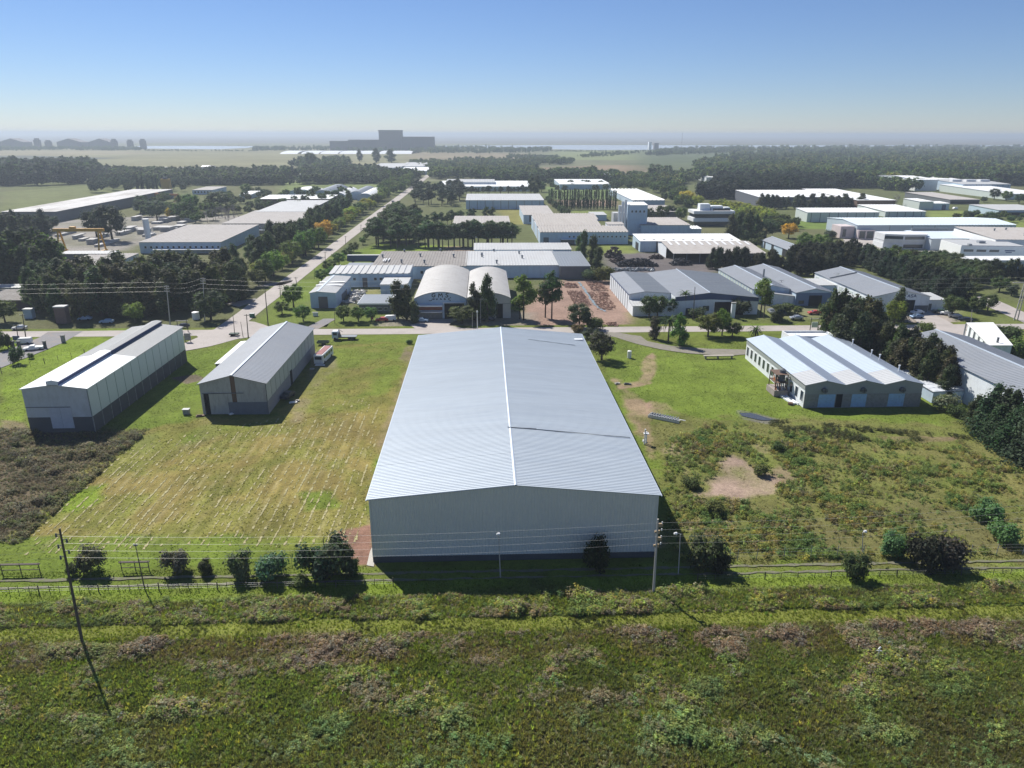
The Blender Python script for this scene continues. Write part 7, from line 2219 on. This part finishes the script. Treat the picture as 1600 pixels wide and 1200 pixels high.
for k in range(5):
    z = h1 - .8 - k * .75
    s_ = 1 if k % 2 else -1
    lx = (onY(93, 826, o1.y)[0] - o1.x) * z / h1
    MB().tube((lx, 0, z), (lx + s_ * .55, 0, z + .12), .05, .05, 5).tube((lx + s_ * .55, 0, z - .3), (lx + s_ * .55, 0, z + .2), .13, .07, 6).build('insulator', darkwall, p1)
p5, h5 = pole('concrete pole with tan insulator brackets at the near right corner of the largest warehouse', 1021, 926, 1028, 811, .20, concpole, 0)
o5 = Vector(p5.location)
for k in range(4):
    z = h5 - .9 - k * 1.05
    MB().box(-.12, .55 if k % 2 == 0 else .2, -.12, .12, z - .22, z + .22).box(-.5 if k % 2 else -.2, -.1, -.1, .1, z - .12, z + .14).build('bracket', paleinsul, p5)
    MB().tube((.45, 0, z + .2), (.45, 0, z + .48), .09, .07, 6).build('insulator', whitep, p5)
pole('thin leaning timber pole behind the wire fence at left', 226, 920, 211, 849, .09, wood, 1, armw=.5)
pole('thin pole standing inside the largest silvery bush', 510, 903, 505, 841, .08, wood, 0)
def lamp(label, bx, by, tx, ty, side=-1, arm=1.2):
    t, h = pole(label, bx, by, tx, ty, .09, concpole, 0, name='street_lamp')
    MB().tube((0, 0, h), (side * arm, -.3, h + .45), .05, .05, 5).build('arm', concpole, t)
    MB().tube((side * arm, -.3, h + .32), (side * (arm + .35), -.4, h + .42), .24, .14, 8).build('lamp_head', whitep, t)
lamp('slim street lamp with white head in the largest shadow, right of the concrete pole', 1060, 897, 1063, 835, -1, .9)
lamp('slim lamp post in front of the largest warehouse wall', 782, 902, 779, 836, -1, .15)
lamp('small white-headed lamp behind the right fence', 1348, 868, 1348, 832, -1, .4)
tag(MB().tube((0, 0, 0), (0, 0, 1.5), .05, .05, 5).tube((-.3, 0, 1.3), (.35, 0, 1.2), .05, .05, 5).tube((-.1, 0, 1.5), (.1, 0, 1.8), .1, .1, 6).build('marker_post', whitep, None, (*G(1371, 1030), 0)), 'short white marker post among the nearest weeds', 'marker')
tag(MB().tube((0, 0, 0), (0, 0, 2.1), .05, .04, 5).build('marker_post', galv2, None, (*G(1152, 876), 0)), 'short grey stake behind the fence right of the largest shadow', 'marker')
wires_g = 'overhead wires along the front track'
def wire(label, a, b, sag, r=.007, group=None, n=14):
    pts = []
    a, b = Vector(a), Vector(b)
    for i in range(n + 1):
        f = i / n
        p = a.lerp(b, f)
        p.z -= sag * 4 * f * (1 - f)
        pts.append(tuple(p))
    tag(MB().path(pts, r, 3).build('overhead_wire', wire_m), label, 'wire', group)
for k in range(4):
    za, zb = h1 - 1.0 - k * .95, h5 - .55 - k * 1.05
    lx = (onY(93, 826, o1.y)[0] - o1.x) * za / h1
    a = (o1.x + lx, o1.y, za)
    b = (o5.x + .2, o5.y, zb)
    wire('%s overhead wire spanning from the left foreground pole to the concrete pole' % ('topmost', 'second highest', 'second lowest', 'lowest')[k], a, b, .9)
    wire('%s overhead wire running right from the concrete pole' % ('topmost', 'second highest', 'second lowest', 'lowest')[k], b, (b[0] + 68, b[1] + 5, zb + .2), 1.0)
    wire('%s overhead wire leaving the left foreground pole to the left' % ('topmost', 'second highest', 'second lowest', 'lowest')[k], a, (a[0] - 40, a[1] - 2, za), .4)
RP_ = []
for lab, bx, by, tx, ty, r, m, arms in (
    ('tall pale steel pole with three crossarms behind the tall white shed', 266, 508, 260, 446, .22, concpole, 3),
    ('pale pole with crossarms in the dark wood left of the crossroads', 320, 502, 317, 434, .2, concpole, 3),
    ('timber pole on the grass at the right side of the crossroads', 419, 508, 414, 453, .2, wood, 0),
    ('timber pole at the right edge of the crossroads grass island', 388, 528, 385, 491, .18, wood, 1),
    ('thin timber pole on the grass island south of the crossroads', 367, 525, 364, 492, .12, wood, 0),
    ('thin short pole between the two on the grass island', 380, 527, 376, 503, .1, wood, 0),
    ('timber pole beside the white van on the left side lane', 40.5, 529, 35, 491, .17, wood, 1),
    ('timber pole of a pair left of the white van', 29, 533, 25, 507, .15, wood, 1),
    ('crossarm pole nearest on the east side of the straight road', 439, 467, 437, 446, .16, wood, 2),
    ('second crossarm pole on the east side of the straight road', 464, 448, 462, 433, .16, wood, 1),
    ('third crossarm pole on the east side of the straight road', 508, 406, 508, 393, .16, wood, 1),
    ('fourth crossarm pole on the east side of the straight road', 540, 382, 540, 369, .16, wood, 1),
    ('fifth crossarm pole on the east side of the straight road', 564, 362, 564, 351, .16, wood, 1),
    ('dark pole before the multi-gabled warehouse', 1083, 500, 1086, 448, .17, wood, 0),
    ('thin pole among the ragged trees before the second vaulted hall', 751, 504, 751, 466, .12, concpole, 0),
    ('thin grey pole before the graffiti hall forecourt', 738, 512, 738, 488, .09, concpole, 0),
    ('pole in front of the conifer near the ASA front', 1402, 492, 1408, 447, .16, concpole, 1),
    ('twin pole before the two gabled sheds', 1221, 462, 1221, 437, .18, concpole, 2),
    ('lamp-topped pole beside the skewed white shelter', 1517, 506, 1519, 484, .12, concpole, 0),
    ('thin pole right of the small drive before the workshop', 523, 505, 523, 486, .1, wood, 0),
    ('dark pole on the lawn left of the workshop', 491, 436, 491, 419, .1, wood, 0),
):
    t, h = pole(lab, bx, by, tx, ty, r, m, arms)
    RP_.append((t.location.x, t.location.y, h))
# twin lattice-like concrete structure at the right edge
x, y = G(1587, 500)
h = onY(1594, 440, y)[1]
t = thing('twin_pole', 'tall twin concrete pole with crossarm at the right frame edge', 'pole', (x, y, 0))
for q in (-.6, .6):
    MB().tube((q, 0, -.2), (q * .6 + .4, 0, h), .22, .16, 8).build('post', concpole, t)
for z in (h * .25, h * .5, h * .75):
    MB().box(-.5, .8, -.1, .1, z, z + .3).build('brace', concpole, t)
MB().box(-4, 4.5, -.12, .12, h - .5, h - .2).build('crossarm', concpole, t)
x, y = G(746, 516.5)
t = thing('street_lamp', 'white lamp post standing behind the ridge of the largest warehouse', 'lamp', (x, y, 0))
h = onY(746, 488, y)[1]
MB().tube((0, 0, 0), (0, 0, h), .14, .12, 8).build('post', whitep, t)
MB().tube((0, 0, h), (0, 0, h + .5), .3, .22, 8).build('lamp_head', whitep, t)
for (a, b), lab in zip((((-420, 233.5), (RP_[0][0], RP_[0][1])), ((RP_[0][0], RP_[0][1]), (RP_[1][0], RP_[1][1])), ((RP_[1][0], RP_[1][1]), (-20, 238)), ((-20, 238), (184, 236))), ('left of the pale steel pole', 'between the pale steel pole and its neighbour', 'from the crossroads to the graffiti hall', 'along the cross road towards the twin pole')):
    for k in range(3):
        wire('%s wire over the cross road %s' % (('upper', 'middle', 'lower')[k], lab), (a[0], a[1], 14.3 - k * 1.5), (b[0], b[1], 14.3 - k * 1.5), 1.0, .012)
# H frame with transformer box and noticeboard
for lab, bx, by, w2, hh in (('wooden H-frame with crossbar on the grass behind the tall white shed', 279, 519, 15, 20), ('H-frame with pale sign board by the cross road before the brown casuarinas', 1265, 520, 12, 24)):
    x, y = G(bx, by)
    x2 = G(bx + w2, by)[0] - x
    h = onY(bx, by - hh, y)[1]
    t = thing('frame_post', lab, 'frame', (x, y, 0))
    MB().tube((0, 0, 0), (0, 0, h), .13, .1, 6).build('post', wood, t)
    MB().tube((x2, 0, 0), (x2, 0, h), .13, .1, 6).build('post', wood, t)
    MB().box(-.4, x2 + .4, -.1, .1, h - .6, h - .35).build('crossbar', concpole, t)
    if bx > 1000:
        MB().box(.3, x2 - .2, -.1, .05, h * .35, h * .7).build('board', whitewall, t)
for lab, bx, by, w2, hh, m in (
    ('weathered square board standing on the grass south of the crossroads', 289, 535, 9.5, 14, concrete),
    ('dark gate pillar at the back right corner of the left lawn', 96, 535, 5, 11, concrete),
    ('dark gate pillar beside the lower white pickup', 68, 544, 4, 11, darkconc),
    ('gate pillar right behind the white van', 28, 545, 4, 12, darkconc),
    ('gate pillar farther left behind the white van', 18, 544, 4, 11, darkconc),
    ('dark sign box left of the white van', 21, 534, 10, 9, navy),
    ('white gate pillar before the multi-gabled warehouse', 1142, 497, 6, 24, whitewall),
    ('tall reddish brick tower shed at the edge of the dark wood', 88, 506, 17, 27, mat('old_brick', (.15, .10, .09), .9, 0, .25, 1, 5)),
    ('small pale blue kiosk before the tan-roofed brick building', 38, 498, 13, 15, bluewall),
    ('white upright tank before the dark wood by the H-frame', 299, 500, 11, 12, whitep),
    ('green skip bin on the grass right of the crossroads', 390, 496, 7, 6, mat('green_paint', (.05, .16, .10))),
    ('red sign standing beside a round tree before the office', 580, 501, 3.5, 7, redp),
    ('white tank standing on the lawn right of the largest warehouse', 980.5, 560, 6.5, 11.5, whitep),
    ('small brown box on the verge before the tall bare-trunked pines', 1175, 472, 8, 5, concrete),
    ('small grey hut near the near right corner of the tall white shed lawn', 286, 648, 9, 8, concrete),
    ('white van-sized box on the forecourt left of the workshop sign', 489, 494, 8, 6, whitewall),
):
    x, y = G(bx, by)
    x2 = G(bx + w2, by)[0] - x
    h = onY(bx, by - hh, y)[1]
    dp = min(max(x2 * .7, .5), 3)
    if 'board' in lab or 'sign' in lab:
        dp = .3
    nm = 'sign_board' if 'board' in lab or 'sign' in lab.split(' ')[:3] else ('pillar' if 'pillar' in lab else ('tank' if 'tank' in lab else 'kiosk'))
    t = thing(nm, lab, nm.replace('_', ' '), (x, y, 0))
    if nm == 'tank':
        MB().tube((x2 / 2, x2 / 2, 0), (x2 / 2, x2 / 2, h * .92), x2 / 2, x2 / 2, 14).build('body', m, t)
        MB().tube((x2 / 2, x2 / 2, h * .92), (x2 / 2, x2 / 2, h), x2 / 2, x2 * .2, 14).build('lid', m, t)
    elif nm == 'sign_board':
        MB().box(0, x2, 0, dp, h * .25, h).build('panel', m, t)
        MB().box(.05, .2, .05, .2, 0, h * .25).box(x2 - .2, x2 - .05, .05, .2, 0, h * .25).build('leg', wood, t)
    else:
        MB().box(0, x2, 0, dp, 0, h * .93).build('body', m, t)
        MB().box(-.12, x2 + .12, -.12, dp + .12, h * .93, h).build('cap', concrete if nm == 'pillar' else palegreyroof, t)

# ------------------------------------------------------------------ fences along the track
def fence(label, x_a, x_b, y, pitch, hgt, thick_every=0, r=.04, m=wood, yslope=0.0):
    t = thing('wire_fence', label, 'fence', (x_a, y, 0))
    n = int((x_b - x_a) / pitch)
    pm_ = MB().tube((0, 0, -.1), (0, 0, 1), r, r, 5).mesh('post', m)
    for i in range(n + 1):
        o = obj('post', pm_, t, (i * pitch + rnd.uniform(-.1, .1), i * pitch * yslope, 0), 0)
        k = 1.9 if thick_every and i % thick_every == 0 else 1
        o.scale = (k, k, hgt * rnd.uniform(.9, 1.08) * (1.15 if k > 1 else 1))
        o.rotation_euler = (rnd.uniform(-.05, .05), rnd.uniform(-.06, .06), 0)
    b = MB()
    for z in (.3, .6, .85):
        b.tube((0, 0, z * hgt), (n * pitch, n * pitch * yslope, z * hgt), .006, .006, 3, cap=False)
    b.build('wire', wire_m, t)
fence('low post-and-wire fence in front of the track, left part', -78, -12, 86.9, 1.35, 1.05, 6)
fence('low post-and-wire fence in front of the track, right part', 30, 92, 86.6, 2.4, 1.0, 4)
fence('taller wire fence with pale posts before the scrub of the right field', 32, 110, 91.6, 4.1, 2.0, 0, .05, galv2)
fence('dark post fence along the left side lane', -128, -104, 186, 2.2, 1.3, 3, .05, wood, 1.25)
for lab, bx, by, w2 in (('low rustic trellis frame at the left frame edge by the track', 4, 897, 58), ('small rustic gate frame in the hedge between two silvery bushes', 191, 893, 42)):
    x, y = G(bx, by)
    x2 = G(bx + w2, by)[0] - x
    t = thing('trellis_frame', lab, 'trellis', (x, y, 0))
    for f in (0, .5, 1):
        MB().tube((x2 * f, 0, 0), (x2 * f, 0, 1.7), .07, .06, 5).build('post', wood, t)
    MB().box(-.2, x2 + .2, -.2, .2, 1.5, 1.62).build('rail', wood, t)
    MB().box(0, x2, -.04, .04, .6, .68).build('rail', wood, t)

# ------------------------------------------------------------------ vehicles
CARM = {}
def car(label, px_, py_, paint, rz, kind='car', group=None):
    key = (kind, paint.name)
    if key not in CARM:
        L_, W2 = (4.3, 1.75) if kind != 'pickup' else (5.0, 1.8)
        if kind == 'car':
            prof = [(0, .35), (0, .75), (.15, .9), (1.15, .98), (1.75, 1.42), (3.1, 1.45), (3.85, 1.02), (4.25, .95), (4.3, .4)]
            cab = [(1.25, 1.0), (1.8, 1.37), (3.05, 1.40), (3.7, 1.04)]
        elif kind == 'van':
            prof = [(0, .35), (0, .9), (.25, 1.1), (.9, 1.75), (1.2, 1.85), (4.2, 1.85), (4.3, 1.7), (4.3, .4)]
            cab = [(.45, 1.15), (.98, 1.7), (2.0, 1.75), (2.0, 1.15)]
        else:
            prof = [(0, .4), (0, .85), (.2, .98), (1.3, 1.05), (1.8, 1.5), (2.9, 1.5), (3.0, 1.05), (5.0, 1.05), (5.0, .45)]
            cab = [(1.4, 1.07), (1.84, 1.44), (2.82, 1.44), (2.85, 1.07)]
        b = MB()
        n = len(prof)
        ins = lambda z: .12 if z > 1.1 else 0
        lft = [(p[0], ins(p[1]), p[1]) for p in prof]
        rgt = [(p[0], W2 - ins(p[1]), p[1]) for p in prof]
        for i in range(n):
            j = (i + 1) % n
            b.quad(lft[i], lft[j], rgt[j], rgt[i])
        b.poly(lft[::-1])
        b.poly(rgt)
        body = b.mesh('body', paint)
        g = MB()
        for yy in (.05, W2 - .05):
            g.poly([(p[0], yy + (.08 if yy < 1 and p[1] > 1.1 else (-.08 if p[1] > 1.1 else -.0)) + (-.01 if yy < 1 else .01), p[1]) for p in cab])
        g.quad((prof[3][0] + .03, .2, 1.03), (prof[3][0] + .03, W2 - .2, 1.03), (prof[4][0] - .06, W2 - .3, 1.39), (prof[4][0] - .06, .3, 1.39))
        wn = g.mesh('windows', glass)
        wl = MB().tube((0, -.1, 0), (0, .1, 0), .32, .32, 12).mesh('wheel', rubber)
        CARM[key] = (body, wn, wl, L_, W2)
    body, wn, wl, L_, W2 = CARM[key]
    x, y = G(px_, py_)
    t = thing('parked_car' if kind == 'car' else kind, label, 'car' if kind == 'car' else kind, (x, y, 0), rz, group)
    obj('body', body, t, (-L_ / 2, -W2 / 2, 0))
    obj('windows', wn, t, (-L_ / 2, -W2 / 2, 0))
    for a in (.85, L_ - .85):
        for b_ in (.05, W2 - .05):
            obj('wheel', wl, t, (a - L_ / 2, b_ - W2 / 2, .32))
for lab, x, y, p, rz, k in (
    ('white van parked at the left side lane beside the timber pole', 38, 537, whitep, .15, 'van'),
    ('white pickup parked by the lane fence below the white van', 53, 547, whitep, .4, 'pickup'),
    ('dark car on the lane behind the white van', 31, 515, silverp, .3, 'car'),
    ('pale blue car in the shade of the dark wood', 167, 505, mat('light_blue_car_paint', (.30, .42, .55), .4), .1, 'car'),
    ('white car hidden in the shade left of the pale blue one', 133, 500, mat('light_blue_car_paint', (.30, .42, .55), .4), .1, 'car'),
    ('white and blue pickup parked under the low dark tree before the graffiti hall', 658, 503, mat('light_blue_car_paint', (.3, .42, .55)), 3.1, 'pickup'),
    ('red car beside the white one before the office', 597, 502, redp, 0.1, 'car'),
    ('white car beside the red one before the office', 609, 501, whitep, .1, 'van'),
    ('dark blue car before the second vaulted hall', 762, 501, darkp, .2, 'car'),
    ('silver car alone on the verge before the blue-fronted warehouse', 1244, 499, silverp, .0, 'car'),
    ('dark car near the dark conifer bush on the verge', 1222, 491, darkp, 1.5, 'car'),
    ('silver car left of the dark one near the conifer bush', 1205, 489, silverp, 1.5, 'car'),
    ('red car before the blue-fronted warehouse doorway', 1272, 491, redp, .0, 'car'),
    ('blue-grey car at the near side of the carport', 1432, 497, mat('steel_blue_paint', (.12, .19, .30), .35, .3), .1, 'car'),
    ('white car under the carport', 1433, 490, whitep, .1, 'car'),
    ('dark green car at the top of the car park row', 1467, 489, mat('dark_green_paint', (.03, .07, .05), .35), -.5, 'car'),
    ('white hatchback second in the car park row', 1479, 492, whitep, -.5, 'car'),
    ('silver car third in the car park row', 1492, 496, silverp, -.5, 'car'),
    ('black car last in the car park row', 1508, 502, darkp, -.5, 'car'),
    ('dark car parked in the shade at the right side of the second west shed', 450, 621, darkp, 1.3, 'car'),
    ('white car parked on the lawn of the far loose green belt', 1487, 430, whitep, .2, 'car'),
    ('white delivery truck beside the navy-doored lean-to', 1492, 327, whitep, .2, 'van'),
    ('red vehicle before the dark doorway of the multi-gabled warehouse', 1096, 488, redp, .1, 'van'),
    ('silver car at the right of the dark doorway of the multi-gabled warehouse', 1138, 487, silverp, 1.4, 'car'),
    ('dark car far along the straight road', 614, 316, darkp, 1.5, 'car'),
    ('small dark vehicle parked under the trees at the pale steel pole', 286, 512, darkp, .4, 'car'),
):
    car(lab, x, y, p, rz, k)
# old bus body with faded red roof
x, y = G(491, 570)
t = thing('bus_body', 'old white bus body with faded red roof parked by the second west shed', 'bus', (x, y, 0), R(-6))
MB().box(0, 2.5, 0, 9.5, .3, 2.6).build('body', whitewall, t)
MB().box(.05, 2.45, .05, 9.45, 2.6, 2.75).build('roof_edge', whitep, t)
MB().box(.35, 2.15, .6, 9.0, 2.75, 2.85).build('roof', redbrown, t)
for k in range(4):
    MB().box(2.5, 2.53, 1 + k * 2, 2.6 + k * 2, 1.5, 2.3).build('window', glass, t)
MB().box(.3, 2.2, -.03, 0, 1.5, 2.3).build('window', glass, t)
for yy in (1.5, 7.5):
    MB().tube((-.1, yy, .4), (2.6, yy, .4), .42, .42, 10).build('wheel', rubber, t)
# flatbed truck
x, y = G(519, 532)
t = thing('flatbed_truck', 'flatbed truck with blue-white cab parked at the roadside', 'truck', (x, y, 0))
MB().prism([(0, 0), (1.9, 0), (1.9, 2.3), (0, 2.3)], .6, 2.6).build('cab', mat('pale_blue_cab', (.42, .52, .62), .4), t)
MB().box(.2, 1.7, .1, 2.2, 2.6, 2.8).build('roof', whitep, t)
MB().box(-.04, 0, .2, 2.1, 1.6, 2.4).box(.4, 1.6, -.03, 0, 1.6, 2.4).build('window', glass, t)
MB().box(2.2, 7.4, 0, 2.3, .95, 1.12).build('bed', galvdark, t)
MB().box(2.1, 2.2, .2, 2.1, 1.1, 2.1).build('headboard', darkwall, t)
MB().box(.2, 7.2, .7, 1.6, .6, .95).build('chassis', black, t)
MB().tube((2.6, 1.1, 1.1), (2.0, 1.1, 3.2), .1, .08, 5).tube((2.0, 1.1, 3.2), (3.2, 1.1, 2.4), .08, .06, 5).build('crane_arm', darkwall, t)
for xx in (.9, 5.2, 6.3):
    for yy in (.1, 2.2):
        MB().tube((xx, yy - .14, .45), (xx, yy + .14, .45), .45, .45, 12).build('wheel', rubber, t)
x, y = G(495, 540)
t = thing('farm_trailer', 'low dark green trailer beside the flatbed truck', 'trailer', (x, y, 0), -.05)
MB().box(0, 3.4, 0, 1.8, .6, .75).box(0, 3.4, 0, .08, .75, 1.2).box(0, 3.4, 1.72, 1.8, .75, 1.2).box(0, .08, .08, 1.72, .75, 1.2).box(3.32, 3.4, .08, 1.72, .75, 1.2).build('body', mat('dull_green_paint', (.06, .09, .07)), t)
for yy in (0, 1.8):
    MB().tube((1.8, yy - .12, .4), (1.8, yy + .12, .4), .4, .4, 10).build('wheel', rubber, t)
x, y = G(358, 526)
t = thing('farm_trailer', 'flat dark trailer on the grass island south of the crossroads', 'trailer', (x, y, 0), .05)
MB().box(0, 2.8, 0, 1.6, .5, .9).build('body', mat('dull_green_paint', (.06, .09, .07)), t)
MB().tube((.8, -.1, .35), (.8, 1.7, .35), .35, .35, 10).build('wheel', rubber, t)
# building material lying about
x, y = G(1012, 652)
t = thing('steel_beam_pile', 'pile of white roof trusses lying on the grass right of the largest warehouse', 'beams', (x, y, 0), R(-33))
for k in range(5):
    o = MB().box(0, 7.2 - k * .5, k * .42, k * .42 + .14, .0, .55).build('truss', whitep if k % 2 == 0 else darkwall, t)
MB().box(.3, 7.4, .05, .2, .56, .72).box(3, 8.3, .9, 1.1, .5, .62).build('beam', whitep, t)
for k in range(11):
    MB().box(.4 + k * .6, .6 + k * .6, 0, 1.9, .6, .75).build('batten', galvdark, t)
x, y = G(1100, 561)
t = thing('timber_stack', 'long low stack of timber on trestles on the far right lawn', 'timber', (x, y, 0), .02)
MB().box(0, 8.6, 0, 1.0, .7, .9).build('board', mat('pale_timber', (.35, .32, .27)), t)
for xx in (.5, 4, 8):
    MB().box(xx, xx + .2, 0, 1, 0, .7).build('trestle', darkwall, t)
x, y = G(1006, 694)
t = thing('gutter_stack', 'white folded sheet-metal gutter standing against the right wall of the largest warehouse', 'metal sheet', (x, y, 0))
MB().box(0, .25, -.1, .15, 0, 3.3).box(.4, .65, .3, .5, 0, 2.6).box(-.1, .9, -.2, .6, 2.2, 2.35).box(0, .8, 1, 1.4, 0, .4).build('sheet', whitep, t)
for lab, bx, by, L_, rz, m in (
    ('white board lying by the dark car beside the second west shed', 452, 631, 1.8, .3, whitep),
    ('grey board lying beyond the white one beside the second west shed', 462, 629, 1.4, 1.0, concpole),
    ('pale pallet on the ground below the bus body', 492, 572, 2.6, 0.0, whitewall),
    ('pale crate in the shade below the bus body', 484, 578, 1.2, .2, concpole),
    ('small white scrap at the left front corner of the second west shed', 360, 649, 1.0, .8, whitep),
    ('rusty junk at the left foot of the second west shed', 306, 652, 1.8, .3, brown),
    ('pale board on the bare soil right of the largest warehouse', 962, 601, 1.4, .4, concpole),
    ('dark timber by the bare soil right of the largest warehouse', 975, 601, 1.8, -.2, darkconc),
):
    x, y = G(bx, by)
    tag(MB().box(0, L_, 0, .8, .05, .22).box(.2, L_ * .7, .2, .5, .22, .4).build('board_stack', m, None, (x, y, 0), rz), lab, 'boards')

# ------------------------------------------------------------------ haze between here and the horizon
hz = bpy.data.materials.new('haze')
hz.use_nodes = True
t_ = hz.node_tree
t_.nodes.remove(t_.nodes['Principled BSDF'])
pv = t_.nodes.new('ShaderNodeVolumePrincipled')
pv.inputs['Density'].default_value = HAZE_D
pv.inputs['Color'].default_value = (.64, .73, .82, 1)
pv.inputs['Anisotropy'].default_value = .25
t_.links.new(pv.outputs[0], t_.nodes['Material Output'].inputs['Volume'])
b = MB().box(-70000, 70000, -1500, 61500, -3, 76)
o = b.build('haze', hz)
o['kind'] = 'stuff'
o['label'] = 'thin pale haze over the whole plain'
o['category'] = 'haze'
print('TREES', TREEN, 'OBJS', len(bpy.data.objects))
